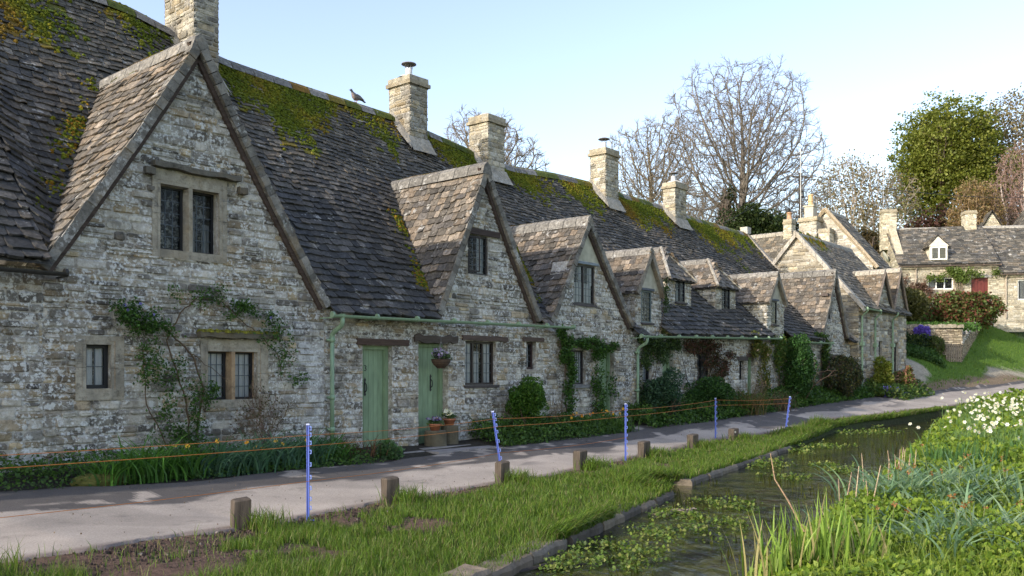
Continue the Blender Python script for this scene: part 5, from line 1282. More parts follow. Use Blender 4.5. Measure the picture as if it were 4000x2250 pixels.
# taller tufts around every post
for i,(px,py) in enumerate(PX):
    d=np.hypot(x-px-.12,y-py+.02);hh*=1+.9*np.exp(-(d/(.32 if i!=3 else .42))**2);hh*=1-.75*np.exp(-(np.hypot(x-px+.05,y-py+.25)/.2)**2)
for px,py in((7.3,22.3),(8.6,24.5),(-4.15,6.0),(-4.5,5.8),(2.2,13.3)):
    d=np.hypot(x-px,y-py);hh*=1+1.6*np.exp(-(d/.6)**2)
dr=r.normal(size=(len(x),2));dr/=np.linalg.norm(dr,axis=1,keepdims=True)
w=.0045+.0011*(y-5)
tag(blades(np.stack([x,y,z-.01],1),dr,hh,w,r.uniform(.2,1.5,len(x)),GRC,'verge_grass',seg=2,rng=r),'rough sunlit grass of the verge between lane and stream','grass',kind='stuff')
# tufts hugging the posts
ex=[]
for i,(px,py) in enumerate(PX+[(7.35,22.2),(-4.2,6.1),(8.7,24.6)]):
    n=420 if i<7 else 900;s=.16 if i<7 else .32;q=RNG.normal(size=(n,2))*s*.8+np.array([px+.22,py+.0]);ex.append(q)
q=np.concatenate(ex);d=RNG.normal(size=q.shape);d/=np.linalg.norm(d,axis=1,keepdims=True);g=gz(q,-.01);k=(q[:,0]<np.interp(q[:,1],YL,XL)-.02)&(q[:,0]>neX(q[:,1])-.05);g[:,2]=np.maximum(g[:,2],-.05)
tag(blades(g[k],d[k],RNG.uniform(.12,.30,k.sum()),.006+.0009*(g[k][:,1]-5),RNG.uniform(.2,1.3,k.sum()),GRC,'grass_tufts',seg=3),'longer grass tufts round the feet of the timber posts','grass',kind='stuff')
# --- hill grass right of the track, sparse far blades
n=26000;r=np.random.default_rng(9);x=r.uniform(15,38,n);y=r.uniform(36,60,n);q=-.59*(x-13)+.8*(y-34);t,w_=tw(x,y)
ue=np.interp(x,UE[:,0],UE[:,1]);k=(y>ue+.25)&(near([(15.4,35.6),(16.6,37.3),(17.5,38.9),(18.4,40.3)],x,y)>.75)&(near([(23.0,41.8),(24.2,43.6),(25.2,44.0),(28,45.3),(35,50)],x,y)>.35)
P=gz(np.stack([x[k],y[k]],1));d=r.normal(size=(len(P),2));d/=np.linalg.norm(d,axis=1,keepdims=True)
tag(blades(P,d,r.uniform(.06,.16,len(P)),.035,r.uniform(.3,1.3,len(P)),[(.09,.16,.02),(.12,.19,.03),(.07,.13,.02)],'hill_grass',seg=2,rng=r),'mown green grass of the slope at the right','grass',kind='stuff')
# --- low cover under the cottage walls
def cover(t0,t1,n,h0,name,label,cols,size,w0=-1.2,w1=-.05,seed=3):
    r=np.random.default_rng(seed);t=r.uniform(t0,t1,n);w=r.uniform(0,1,n)**.8*(w1-w0)+w0
    e=w0+.28*(vnoise(t,t*0,1.6,seed)-.5)*2;w=np.maximum(w,e);P=gz(twpts(t,w));nn=vnoise(P[:,0],P[:,1],2.4,seed+1);P[:,2]+=r.uniform(.15,1,n)*h0*(.35+1.3*nn)*(.35+.65*st(0,.35,w-e))
    return tag(leaves(P,size,cols,name,rng=r,up=.6),label,'ground cover',kind='stuff')
cover(-9,-5.2,5200,.26,'leafy_border','low dark clover-like leaves at the foot of the wall, far left',GRD,.045,seed=5)
cover(-5.2,-.9,7500,.2,'leafy_border','low green leaves under the daffodils of the big gable',GRD,.045,-1.3,seed=6)
cover(2.35,7.0,9000,.34,'leafy_border','leafy green border from the clipped bush to the creepers',GRD+[(.07,.13,.03)],.06,-1.15,seed=7)
cover(7.9,16.5,12000,.42,'leafy_border','geranium-like green ground cover below the round shrubs',GRD+[(.06,.12,.03)],.08,-1.0,seed=8)
cover(16.5,24.6,8000,.4,'leafy_border','dark weedy border beyond the ground cover of the far shrubs',GRD,.1,-.9,seed=9)
cover(24.6,28.8,6500,.5,'leafy_border','mixed flowering bed at the foot of the end cottage',[(.06,.12,.03),(.10,.17,.03),(.05,.09,.03),(.16,.2,.05)],.1,-2.0,-.3,seed=10)
# --- strap-leaved clumps under the big gable
def strap(x,y,n,h,cols,w,label,name='daffodil_clump',cat='flowering plant',group='daffodil clumps in the wall border',fl=None,bend=(1.0,2.3),sp=.12,flh=.9,fr=.045,fcol=None,z=None,cupc=(.7,.25,.02)):
    z=g1(x,y) if z is None else z;r=empty(name,(x,y,z),0,label,cat,group);d=RNG.normal(size=(n,2));d/=np.linalg.norm(d,axis=1,keepdims=True)
    b=np.concatenate([RNG.normal(size=(n,2))*sp,np.zeros((n,1))],1);b[:,:2]+=d*sp*.5
    blades(b,d,h*RNG.uniform(.6,1.15,n),w,RNG.uniform(*bend,n),cols,'leaves',parent=r,seg=6,taper=1.6)
    if fl:
        m=MB();F=[]
        for k in range(fl):
            a=RNG.uniform(0,6.28);q=RNG.uniform(0,sp*2.2);fx,fy=q*math.cos(a),q*math.sin(a);H=h*flh*RNG.uniform(.8,1.15);m.tube([(fx*.5,fy*.5,0),(fx*.8,fy*.8,H*.6),(fx,fy,H)],.004,4,(.1,.16,.04));F.append((fx,fy,H))
        m.build('flower_stems',LEAF,r)
        for q in F:flowers(np.array([q]),fr,fcol or [(.85,.42,.04),(.85,.55,.08)],'flower',r,cup=cupc)
    return r
SB=[(.07,.17,.03),(.09,.21,.04),(.05,.12,.025)];SBL=[(.08,.17,.10),(.11,.21,.13),(.065,.13,.08)]
for i,(t,w,n,h,cols,fl,lb) in enumerate(((-5.25,-1.0,70,.42,SB,0,'broad green arching strap leaves just right of the mossy boulder'),(-4.75,-1.05,110,.55,SB,0,'largest bright green arching clump left of the orange daffodils'),(-4.25,-.95,100,.5,SB,2,'green arching leaves with a low orange daffodil beneath the tangled rose'),
    (-3.75,-1.0,110,.5,SBL,1,'blue-green daffodil leaves below the twiggy brown shrub, left side'),(-3.2,-1.0,120,.5,SBL,3,'blue-green daffodil clump with the largest orange flowers by the road'),(-2.6,-.8,110,.52,SBL,2,'blue-green daffodil clump under the right half of the mullioned window'),
    (-2.0,-.75,110,.48,SBL,1,'upright blue-green clump left of the first blue stake'),(-1.45,-.6,80,.4,SB,0,'short green strap leaves beside the foot of the green downpipe'))):
    p=W(t,w);strap(p.x,p.y,int(n*1.25),h*1.35,cols,.026,lb,fl=fl if fl else None,fr=.04,flh=.62)
p=W(-.85,-.55);strap(p.x,p.y,90,.45,[(.13,.06,.035),(.17,.09,.05),(.09,.05,.03)],.012,'rusty brown dead stems beside the first green door','withered_plant','plant',None,bend=(.8,2.4),sp=.2)
p=W(-.35,-.75);q=blob_pts((p.x,p.y,g1(p.x,p.y)+.12),(.38,.3,.2),1100,10);tag(leaves(q,.06,[(.06,.13,.04),(.09,.17,.06),(.12,.19,.09)],'leafy_plant'),'lobed pale green plant spilling beside the first doorstep','plant')
# --- shrubs
def shrub(x,y,rx,ry,rz,n,size,cols,name,label,cat='shrub',group=None,lobes=16,shell=.6,zc=None,stem=(.09,.06,.045),lobe=.42,rot=PHI,core=None):
    z=g1(x,y);r=empty(name,(x,y,z),rot,label,cat,group);zc=rz*.95 if zc is None else zc
    P=blob_pts((0,0,zc),(rx,ry,rz),n,lobes,shell=shell,lobe=lobe,zmin=.03);leaves(P,size,cols,'foliage',parent=r)
    segs=[];tips=[];rn=random.Random(int(x*31+y*7))
    for k in range(7):
        a=rn.uniform(0,6.28);grow((.05*math.cos(a),.05*math.sin(a),-.05),(rx*.5*math.cos(a)/rz,ry*.5*math.sin(a)/rz,1),rz*.75,.012+.01*rz,2,segs,tips,rn,.5,(2,2),.6,.05,.2,2,.004,.2)
    tubes_np('stems',segs,BARK,stem,r,4);return r
def ws(t,w,*a,**k):
    p=W(t,w);return shrub(p.x,p.y,*a,**k)
ws(3.7,-.42,.52,.45,.50,15000,.042,[(.05,.125,.015),(.075,.16,.02),(.035,.09,.012)],'clipped_bush','bright green clipped bush in front of the wide lower window',lobes=34,shell=.78,lobe=.34,zc=.78)
p=W(3.7,-.42);q=blob_pts((p.x,p.y,g1(p.x,p.y)+.3),(.42,.35,.32),3500,14);tag(leaves(q,.05,GRD,'ivy_skirt'),'dark leafy growth under the clipped bush','ground cover',kind='stuff')
ws(9.3,-.5,.72,.5,.66,15000,.055,[(.02,.05,.026),(.03,.07,.035),(.04,.085,.045)],'evergreen_shrub','dark blue-green shrub right of the second downpipe',lobes=26,zc=.72)
ws(11.9,-.45,.78,.5,.42,15000,.05,[(.035,.085,.02),(.05,.12,.025),(.025,.06,.015)],'domed_shrub','low domed mid-green shrub under the red-leaved climber',lobes=22,zc=.62,shell=.75,lobe=.5)
ws(18.2,-.5,.95,.55,1.25,19000,.075,[(.04,.10,.022),(.055,.13,.03),(.025,.065,.015)],'tall_shrub','tall conical green shrub reaching towards the far gutter',lobes=30,zc=1.1)
ws(21.9,-.55,1.25,.6,.95,15000,.085,[(.03,.045,.022),(.045,.06,.028),(.07,.05,.03),(.10,.10,.03)],'mixed_shrub','dark reddish-green shrub before the last gable of the row',lobes=26,zc=.85)
ws(25.9,-.8,.55,.45,.75,6000,.1,[(.16,.19,.025),(.11,.15,.02),(.20,.21,.04)],'yellow_green_shrub','yellow-green shrub at the corner of the end cottage',lobes=14,zc=.75)
ws(27.4,-1.2,.6,.45,.6,5000,.1,[(.13,.15,.03),(.25,.12,.08),(.09,.12,.03)],'blossom_shrub','coral-tinged leafy shrub right of the yellow-green one',lobes=14,zc=.6)
# clipped columns of creeper
def climber(cot_t,path,spots,n,size,cols,label,name='climbing_rose',stemr=.014,fl=None,flc=None,w=-.05,stemc=(.11,.075,.045),cat='climbing plant',spread=(.25,.06,.22)):
    p=W(cot_t,0);z=g1(p.x,p.y);r=empty(name,(p.x,p.y,z),PHI,label,cat);m=MB();rn=random.Random(int(cot_t*13))
    for pth,rad in path:
        Q=[];k=len(pth)
        for i in range(k-1):
            for j in range(6):
                f=j/6;Q.append((pth[i][0]+(pth[i+1][0]-pth[i][0])*f-cot_t+rn.uniform(-.012,.012),w-.02+rn.uniform(-.02,.01),pth[i][1]+(pth[i+1][1]-pth[i][1])*f-z+rn.uniform(-.012,.012)))
        Q.append((pth[-1][0]-cot_t,w-.03,pth[-1][1]-z));m.tube(Q,list(np.linspace(rad,rad*.4,len(Q))),5,stemc)
    # twigs
    P=[];tot=sum(s[2] for s in spots)
    for t,zz,wt,*sz in spots:
        sx,sz_=sz if sz else (spread[0],spread[2]);k=int(n*wt/tot)
        nt_=max(3,k//70)
        for _ in range(nt_):
            a=rn.uniform(0,6.28);t0=t+rn.gauss(0,sx*.5);z0=zz+rn.gauss(0,sz_*.5);l=rn.uniform(.08,.25);t1=t0+l*math.cos(a);z1=z0+l*math.sin(a)
            m.tube([(t0-cot_t,w,z0-z),((t0+t1)/2-cot_t,w-.05,(z0+z1)/2-z+.01),(t1-cot_t,w-rn.uniform(.03,.16),z1-z)],.003,3,stemc)
        q=RNG.normal(size=(k,3))*np.array([sx*.55,.05,sz_*.55]);c=RNG.normal(size=(9,2))*np.array([sx,sz_])*.6;ci=RNG.integers(0,9,k)
        q[:,0]=q[:,0]*.5+c[ci,0];q[:,2]=q[:,2]*.5+c[ci,1];q[:,1]=w-.05-np.abs(RNG.normal(size=k))*.07
        q[:,0]+=t-cot_t;q[:,2]+=zz-z;q[:,2]=np.maximum(q[:,2],.02);P.append(q)
    m.build('stems',BARK,r);P=np.concatenate(P);leaves(P,size,cols,'foliage',parent=r)
    if fl:
        F=P[RNG.integers(0,len(P),fl)]+np.array([0,-.05,0]);flowers(F,size*.7,flc,'flowers',r,face=(0,-1,.2))
    return r
RL=[(.05,.11,.02),(.07,.15,.028),(.035,.075,.018)]
climber(-3.7,[([(-3.55,.4),(-3.5,.9),(-3.42,1.4),(-3.6,1.9),(-4.0,2.25),(-4.35,2.45),(-4.55,2.3)],.02),([(-3.6,.4),(-3.7,1.2),(-4.0,2.1),(-3.8,2.5),(-3.5,2.75),(-3.1,2.7),(-2.8,2.45),(-2.4,2.2),(-2.1,1.9),(-2.05,1.5)],.014),([(-3.9,.4),(-4.3,1.2),(-4.35,2.0),(-4.5,2.35)],.011),([(-3.6,1.9),(-3.0,1.5)],.008),([(-3.5,.5),(-3.9,.9),(-4.2,1.1)],.009)],
    [(-4.5,2.45,2.4,.22,.2),(-4.25,2.25,1.3,.2,.15),(-4.3,1.8,1.1,.17,.4),(-4.0,1.5,.9,.25,.35),(-3.6,1.25,1.0,.18,.4),(-3.3,2.75,.7,.3,.12),(-2.7,2.6,1.3,.3,.14),(-2.3,2.35,.8,.2,.2),(-2.05,1.9,.8,.15,.35),(-1.8,1.55,.3,.2,.1),(-4.1,.9,.8,.3,.25),(-3.3,1.35,.6,.12,.2),(-3.6,.65,.9,.25,.15),(-3.9,2.75,.15,.1,.1)],6500,.04,RL,'straggling climbing rose arching over the lower mullioned window',fl=5,flc=[(.25,.22,.6)])
climber(5.7,[([(5.6,.5),(5.65,1.4),(5.55,2.1),(5.8,2.35),(6.4,2.3)],.016),([(5.4,.5),(5.5,1.2),(5.6,1.9)],.01)],[(5.5,2.2,1.6,.18,.25),(5.7,1.7,1.2,.12,.4),(5.6,1.0,1.0,.15,.4),(6.2,2.3,.9,.4,.1),(5.35,2.5,.4,.1,.15)],3600,.06,RL,'leafy creeper up the left side of the small fourth-cottage window')
climber(6.85,[([(6.8,.5),(6.85,1.4),(6.8,2.1),(7.3,2.3)],.014),([(6.9,.5),(7.2,1.2),(7.5,1.9)],.009)],[(6.8,2.15,1.5,.2,.2),(6.8,1.5,1.0,.12,.4),(7.2,2.25,.7,.3,.1),(6.9,.8,.9,.15,.3),(7.4,1.4,.3,.15,.3)],3000,.055,RL,'thorny creeper between the small window and the half-hidden green door',name='climbing_rose')
p=W(5.9,-.75);
for i,(t,w,lb) in enumerate(((5.5,-.6,'orange-flowered clump left of the half-hidden green door'),(6.5,-.7,'orange-flowered clump just before the half-hidden green door'))):
    p=W(t,w);strap(p.x,p.y,150,.5,[(.05,.10,.02),(.07,.13,.03)],.018,lb,'wallflower_clump','flowering plant','orange flowers at the fourth cottage',fl=8,bend=(.3,1.4),sp=.2,fr=.034,fcol=[(.85,.30,.02),(.8,.45,.03)])
climber(9.2,[([(9.3,.9),(9.6,1.8),(9.9,2.4)],.012),([(8.75,.5),(8.8,1.8),(9.0,2.5)],.009),([(9.8,2.3),(10.8,2.5)],.008),([(9.7,2.6),(9.95,3.2),(9.9,3.9)],.008)],[(9.3,2.35,2.2,.45,.15),(10.3,2.35,1.5,.35,.16),(9.0,2.0,.9,.2,.25),(9.8,2.05,1.0,.2,.25),(8.7,2.5,.6,.1,.15),(10.0,3.6,.5,.12,.3),(8.75,1.0,.4,.08,.4)],4600,.055,[(.04,.075,.02),(.06,.10,.025),(.03,.05,.018)],'dark creeper hanging below the gutter by the second downpipe',name='creeper')
climber(11.6,[([(11.6,.9),(11.2,1.5),(10.9,2.2)],.014),([(11.6,.9),(11.9,1.6),(11.7,2.4)],.014),([(11.65,1.0),(12.3,1.7),(12.7,2.3)],.012),([(12.3,.9),(12.6,1.7),(13.2,2.1),(13.9,2.35)],.012),([(11.4,1.3),(10.8,1.7),(10.7,2.3)],.008)],[(11.9,2.35,1.6,.4,.2),(12.6,2.1,1.8,.35,.3),(13.2,1.75,1.2,.35,.3),(12.7,1.5,1.0,.3,.3),(11.2,2.4,.6,.3,.15),(13.8,2.2,.4,.3,.2),(12.2,2.75,.3,.3,.08)],5200,.055,[(.085,.04,.03),(.06,.045,.025),(.12,.05,.035),(.05,.06,.025)],'red-leaved climber spreading bare stems across the long low wall',name='climbing_rose',stemc=(.07,.05,.04))
climber(15.9,[([(16.1,.6),(16.05,1.5),(15.8,2.4)],.018),([(16.3,.6),(16.4,1.6),(16.2,2.6)],.014),([(15.9,1.8),(15.2,2.5)],.01)],[(15.6,2.4,1.4,.3,.25),(16.2,2.2,1.2,.25,.3),(15.3,2.75,.5,.25,.1),(16.3,1.4,.5,.15,.35),(15.8,1.2,.4,.2,.4)],3000,.07,[(.12,.14,.03),(.08,.11,.025),(.17,.15,.04)],'yellowing climbing rose with pink blooms at the end of the second gutter',fl=16,flc=[(.7,.38,.30),(.75,.5,.4)])
climber(17.6,[([(17.4,.7),(17.5,1.8),(17.6,2.6)],.016)],[(17.5,2.45,1.6,.35,.25),(18.3,2.45,.9,.4,.15),(17.2,2.0,.7,.2,.3),(16.9,2.7,.3,.15,.2),(18.9,2.6,.4,.3,.1)],3200,.075,[(.06,.12,.025),(.11,.14,.03)],'green creeper topping the tall conical shrub',name='creeper')
climber(21.2,[([(21.2,1.0),(21.25,2.6)],.014)],[(21.3,2.2,1.6,.25,.5),(20.9,2.9,.8,.3,.12),(21.6,1.7,.6,.2,.3)],2600,.08,[(.03,.06,.02),(.10,.16,.03)],'ivy around the swan-neck pipe beside the last gable',name='ivy')
# twiggy brown shrub under the mullioned window
def twigs(x,y,rx,rz,n,col,label,name='bare_shrub',leaf=None,rad=.007,cat='shrub'):
    z=g1(x,y);r=empty(name,(x,y,z),PHI,label,cat);segs=[];tips=[];rn=random.Random(int(x*17+y))
    for k in range(n):
        a=rn.uniform(0,6.28);grow((rn.uniform(-.1,.1),rn.uniform(-.06,.06),0),(rx*math.cos(a)*.8/rz,.3*math.sin(a),1),rz*.42,rad,3,segs,tips,rn,.6,(2,3),.72,.03,.28,2,.0022,.45)
    S=np.array(segs);mz=S[:,6].max();S[:,[2,6]]*=rz/mz;mx=np.abs(S[:,4]).max();S[:,[0,4]]*=rx/mx;my=np.abs(S[:,5]).max();S[:,[1,5]]*=.35/my
    tubes_np('twigs',S,BARK,col,r,3)
    if leaf:
        T=np.array([s[4:7] for s in S]);T=T[RNG.integers(0,len(T),leaf[0])];leaves(T,leaf[1],leaf[2],'foliage',parent=r)
    return r
p=W(-2.55,-.35);twigs(p.x,p.y,.62,1.25,14,(.16,.10,.07),'dense leafless brown shrub before the right light of the mullioned window',leaf=(900,.03,[(.10,.07,.04),(.07,.08,.03)]))
p=W(4.75,-.35);twigs(p.x,p.y,.28,.85,8,(.20,.14,.09),'dry upright dead stems to the right of the clipped bush')
p=W(14.9,-.5);twigs(p.x,p.y,.6,1.0,9,(.22,.16,.12),'pale leafless stems in front of the slit window')
p=W(13.7,-.75);strap(p.x,p.y,330,.95,[(.14,.10,.05),(.19,.13,.07),(.10,.09,.035),(.07,.09,.03)],.018,'arching brown and green sedge tussock between domed shrub and slit window','sedge_tussock','plant',None,bend=(.7,2.5),sp=.2)
p=W(15.6,-.8);strap(p.x,p.y,200,.8,[(.17,.12,.08),(.12,.08,.06)],.014,'withered pinkish-brown stalks slumping beside the sedge tussock','withered_plant','plant',None,bend=(.8,2.2),sp=.22)
for (t,w,r_,lb) in((25.2,-1.2,.35,'blue-violet flower cushion nearest the end cottage downpipe'),(25.9,-1.5,.22,'small blue-violet flower cushion beside the larger one')):
    p=W(t,w);z=g1(p.x,p.y);q=blob_pts((p.x,p.y,z+.25),(r_,r_,.22),260,8,shell=.9);tag(flowers(q,.055,[(.20,.16,.62),(.28,.22,.7)],'flower_cushion'),lb,'flowers','blue flower cushions by the end cottage')
# ------------------------------------------------------------------ right of the track
WALLM=STONE2
mb=MB();wa=Vector((17.9,43.6,0));wb=Vector((22.3,43.3,0));U=(wb-wa).normalized();Nn=Vector((U.y,-U.x,0));L=(wb-wa).length
stone_wall(mb,(wa,U,Nn),[[(0,1.6),(L,1.6),(L,3.75),(0,3.85)]],seed=141,pal=[(.42,.35,.25),(.36,.30,.22),(.48,.41,.30)],course=(.05,.09),leng=(.15,.4),mortar=(.16,.13,.1),relief=.04,thick=.5)
rn=random.Random(6);k=0.
while k<L:
    l=rn.uniform(.07,.13);q=wa+U*k-Nn*.22;M=Matrix.Translation((q.x,q.y,3.82))@Matrix.Rotation(math.atan2(U.y,U.x),4,'Z');c=rn.uniform(.3,.46);mb.box(0,l-.01,-.24,.24,0,rn.uniform(.12,.2),(c,c*.88,c*.68),M,jit=.012);k+=l
tag(mb.build('dry_stone_wall',WALLM),'dry-stone retaining wall with upright coping stones under the hedge','wall')
mb=MB();wa=Vector((22.25,43.3,0));wb=Vector((29.8,54.6,0));U=(wb-wa).normalized();Nn=Vector((U.y,-U.x,0));L=(wb-wa).length
n=26
for i in range(n):
    a=L*i/n;b=L*(i+1)/n;za=g1(*(wa+U*a)[:2]);zt=za+.95-.25*i/n
    stone_wall(mb,(wa+U*a,U,Nn),[[(0,za-.5),(b-a,za-.5),(b-a,zt),(0,zt-.04)]],seed=150+i,pal=[(.40,.33,.24),(.34,.29,.21)],course=(.06,.1),leng=(.15,.35),mortar=(.15,.12,.09),relief=.04,thick=.5)
    q=wa+U*a-Nn*.25;M=Matrix.Translation((q.x,q.y,zt))@Matrix.Rotation(math.atan2(U.y,U.x),4,'Z')
    for j in(-1,1):
        c=rn.uniform(.42,.62);mb.box(0,b-a-.01,min(0,j*.3),max(0,j*.3),0,rn.uniform(.05,.09),(c,c*.95,c*.86),M,jit=.015)
tag(mb.build('dry_stone_wall',WALLM),'sloping dry-stone wall with pale flat cap stones climbing the grass slope','wall')
r=empty('wooden_gate',(21.25,42.8,g1(21.4,42.8)),R(-3),'weathered slatted wooden gate between the stone walls','gate');m=MB();z0=-.05
for k in range(7):
    x=k*.108;m.box(x,x+.068,-.012,.012,z0+.04,.86+.02*math.sin(k),(.20,.165,.13),jit=.004)
m.build('slats',TIMBER,r);m=MB()
for z in(.15,.7):m.box(-.02,.76,.014,.045,z,z+.08,(.10,.08,.06))
m.build('rails',TIMBER,r);m=MB();m.box(.7,.78,-.035,.0-.013,.78,.81,(.03,.03,.03));m.box(.7,.78,-.035,-.013,.1,.13,(.03,.03,.03));m.build('hinge',METAL,r)
r=empty('iron_gate',(32.6,56.6,g1(32.6,56.6)),R(5),'low black iron garden gate beneath the cream house','gate');m=MB()
for k in range(14):m.tube([(k*.14,0,0),(k*.14,0,1.0+.12*math.sin(k/13*3.14))],.014,4,BLACK)
m.build('bars',METAL,r);m=MB()
for z in(.15,.85):m.box(-.02,1.86,-.015,.015,z,z+.04,BLACK)
m.build('rails',METAL,r)
shrub(21.7,48.3,1.55,1.0,1.0,15000,.14,[(.12,.115,.035),(.15,.14,.05),(.085,.085,.025)],'garden_hedge','olive-brown hedge above the retaining wall, left of the red bush',lobes=40,lobe=.4,zc=.85,rot=0)
shrub(25.3,49.0,1.95,1.2,1.25,16000,.17,[(.15,.055,.035),(.20,.075,.05),(.09,.13,.03),(.11,.15,.04),(.07,.11,.025),(.14,.11,.04)],'red_leaved_bush','large round bush of red and green leaves on the terrace',lobes=34,lobe=.42,zc=1.15,rot=0)
shrub(27.6,52.0,.5,.4,.4,1500,.15,[(.11,.13,.03),(.2,.08,.05)],'garden_shrub','low shrub trailing from the red bush along the sloping wall',lobes=14,rot=0)
shrub(33.6,59.2,1.0,.8,.9,4200,.16,[(.10,.18,.03),(.14,.22,.04)],'garden_shrub','bright green bush behind the iron gate',lobes=14,rot=0)
shrub(35.0,58.0,.8,.8,1.3,4200,.16,[(.10,.11,.03),(.14,.13,.04)],'garden_shrub','brownish shrub at the right edge beside the iron gate',lobes=14,rot=0)
shrub(19.8,42.9,1.0,.3,.42,8000,.1,[(.018,.04,.018),(.03,.06,.025),(.10,.14,.03)],'ivy_mound','dark ivy mound swallowing the wall left of the wooden gate',lobes=26,zc=.35,rot=0)
shrub(18.3,42.5,.8,.5,.65,6500,.11,[(.02,.045,.02),(.035,.06,.025)],'ivy_mound','deep green ivy hummock behind the end cottage garden',lobes=20,zc=.5,rot=0)
shrub(20.85,42.85,.42,.3,.6,5200,.08,[(.06,.09,.025),(.10,.13,.04)],'ivy_mound','lighter clipped ivy block touching the wooden gate',lobes=18,zc=.5,rot=0,lobe=.5)
q=blob_pts((20.25,43.2,3.5),(.42,.14,.5),2600,10,shell=.5);tag(flowers(q,.06,[(.16,.10,.55),(.22,.15,.62),(.12,.08,.42)],'trailing_flowers'),'purple cushion flowers trailing over the retaining wall','flowers')
q=np.stack([RNG.uniform(17.8,23.5,6000),RNG.uniform(43.6,46.6,6000)],1);Q=gz(q);Q[:,2]=np.maximum(Q[:,2],3.7+.2*(q[:,1]-43.6)/3)+RNG.uniform(.0,.35,6000);tag(leaves(Q,.13,[(.05,.11,.02),(.07,.15,.03),(.10,.18,.04)],'terrace_plants'),'low green plants along the top of the retaining wall','ground cover',kind='stuff')
q=np.stack([RNG.uniform(18.7,20.6,4000),RNG.uniform(41.5,42.6,4000)],1);Q=gz(q);k=near([(15.4,35.6),(16.6,37.3),(17.5,38.9),(18.4,40.3)],Q[:,0],Q[:,1])>.7;Q[:,2]+=RNG.uniform(0,.35,4000);tag(leaves(Q[k],.11,[(.04,.09,.02),(.06,.12,.03)],'track_weeds'),'dark weeds at the top of the gravel track','ground cover',kind='stuff')
def hw(x,y,z):
    v=Vector((23.46,53,0))+Matrix.Rotation(HR,3,'Z')@Vector((x,y,z));return v
for (xs,zt,n,lb,cl) in(((3.1,3.9),8.0,1700,'green wall climber trained under the eaves of the cream house',[(.10,.15,.03),(.13,.18,.04)]),((.35,1.1),7.3,900,'dry brown climber left of the cream house window',[(.14,.08,.06),(.18,.11,.08)])):
    b=hw((xs[0]+xs[1])/2,-.1,0);z=g1(b.x,b.y);r=empty('wall_climber',(b.x,b.y,z),HR,lb,'climbing plant');m=MB()
    for k in range(7):
        a=random.uniform(-.9,.9);m.tube([(a*.2,-.02,0),(a*.4,-.06,(zt-z)*.5),(a,-.05,zt-z-.2*random.random())],.02,4,(.17,.13,.09))
    m.build('stems',BARK,r);c=RNG.normal(size=(12,2))*np.array([.8,.35]);ci=RNG.integers(0,12,n);q=np.stack([c[ci,0]+RNG.normal(size=n)*.15,-.1-np.abs(RNG.normal(size=n))*.08,zt-z-.45+c[ci,1]*.8+RNG.normal(size=n)*.12],1);leaves(q,.12,cl,'foliage',parent=r)
# ------------------------------------------------------------------ trees
def fit(S,W_,H_,base=0):
    S=np.array(S);a=np.r_[S[:,0],S[:,4]];z=np.r_[S[:,2],S[:,6]];b=np.r_[S[:,1],S[:,5]];lo,hi=np.percentile(a,.5),np.percentile(a,99.5);sx=W_/(hi-lo);sz=H_/np.percentile(z,99.8);sy=W_*.8/(np.percentile(b,99.5)-np.percentile(b,.5))
    S[:,[0,4]]*=sx;S[:,[1,5]]*=sy;S[:,[2,6]]*=sz;return S,(sx,sy,sz)
def tree(x,y,w,h,label,seed,col,name='bare_tree',trunks=1,n=1300,r0=.3,leaf=None,group='trees on the slope behind the roofs',base=None,bc=None,low=.25,tw=3,dkf=33,forkz=None,top=None,rt=.011,twl=.5,cz=None,wob=.09):
    z=base;r=empty(name,(x,y,z),0,label,'tree',group);rn=np.random.default_rng(seed)
    rz=h*(.5-low*.28);c=(0,0,h-rz-twl*.8);tr=[(0,0)] if trunks==1 else [(.45*math.cos(6.28*k/trunks+seed),.3*math.sin(6.28*k/trunks+seed)) for k in range(trunks)]
    P,par,cnt,kids=colonize(n,c,(w/2-twl*.6,w*.42,rz),seed,tr,zcut=.42,wob=wob,forkz=forkz,step=h/44,di=h/4.0,dk=h/dkf)
    k=np.where(par>=0)[0];rad=rt*1.25*cnt**.44;rad*=min(1,r0/rad.max()) if rad.max()>r0 else 1;rad=np.maximum(rad,rt)
    S=np.concatenate([P[par[k]],np.minimum(rad[par[k]],rad[k]*1.35)[:,None],P[k],rad[k][:,None]],1)
    big=S[:,7]>r0*.30
    tips=np.where((kids<=1)&(P[:,2]>c[2]-rz*.9))[0];T=[]
    for i in tips:
        d=P[i]-P[par[i]] if par[i]>=0 else np.array([0,0,1.]);d=d/(np.linalg.norm(d)+1e-9)
        for j in range(tw if kids[i]==0 else max(1,tw-2)):
            e=d+rn.normal(size=3)*.55+np.array([0,0,.25]);e/=np.linalg.norm(e);q=P[i]+e*twl*rn.uniform(.3,.7);e2=e+rn.normal(size=3)*.35+np.array([0,0,.15]);e2/=np.linalg.norm(e2);q2=q+e2*twl*rn.uniform(.3,.7)
            T.append((*P[i],rt*.9,*q,rt*.7));T.append((*q,rt*.7,*q2,rt*.45))
            e3=e+rn.normal(size=3)*.6;e3/=np.linalg.norm(e3);T.append((*q,rt*.6,*(q+e3*twl*.45),rt*.4))
    T=np.array(T);tubes_np('trunk',S[big],BARK,col,r,8)
    tubes_np('branches',np.concatenate([S[~big],T]),BARK,bc or [v*.95 for v in col],r,4)
    if leaf:
        m,sz,cols,sprd=leaf;L_=T[rn.integers(0,len(T),m)][:,4:7]+rn.normal(size=(m,3))*sprd;leaves(L_,sz,cols,'crown',parent=r,asp=1.3,rng=rn)
    return r
def at(u,Y):return (u-1288)/2200*Y
BK=(.17,.145,.12)
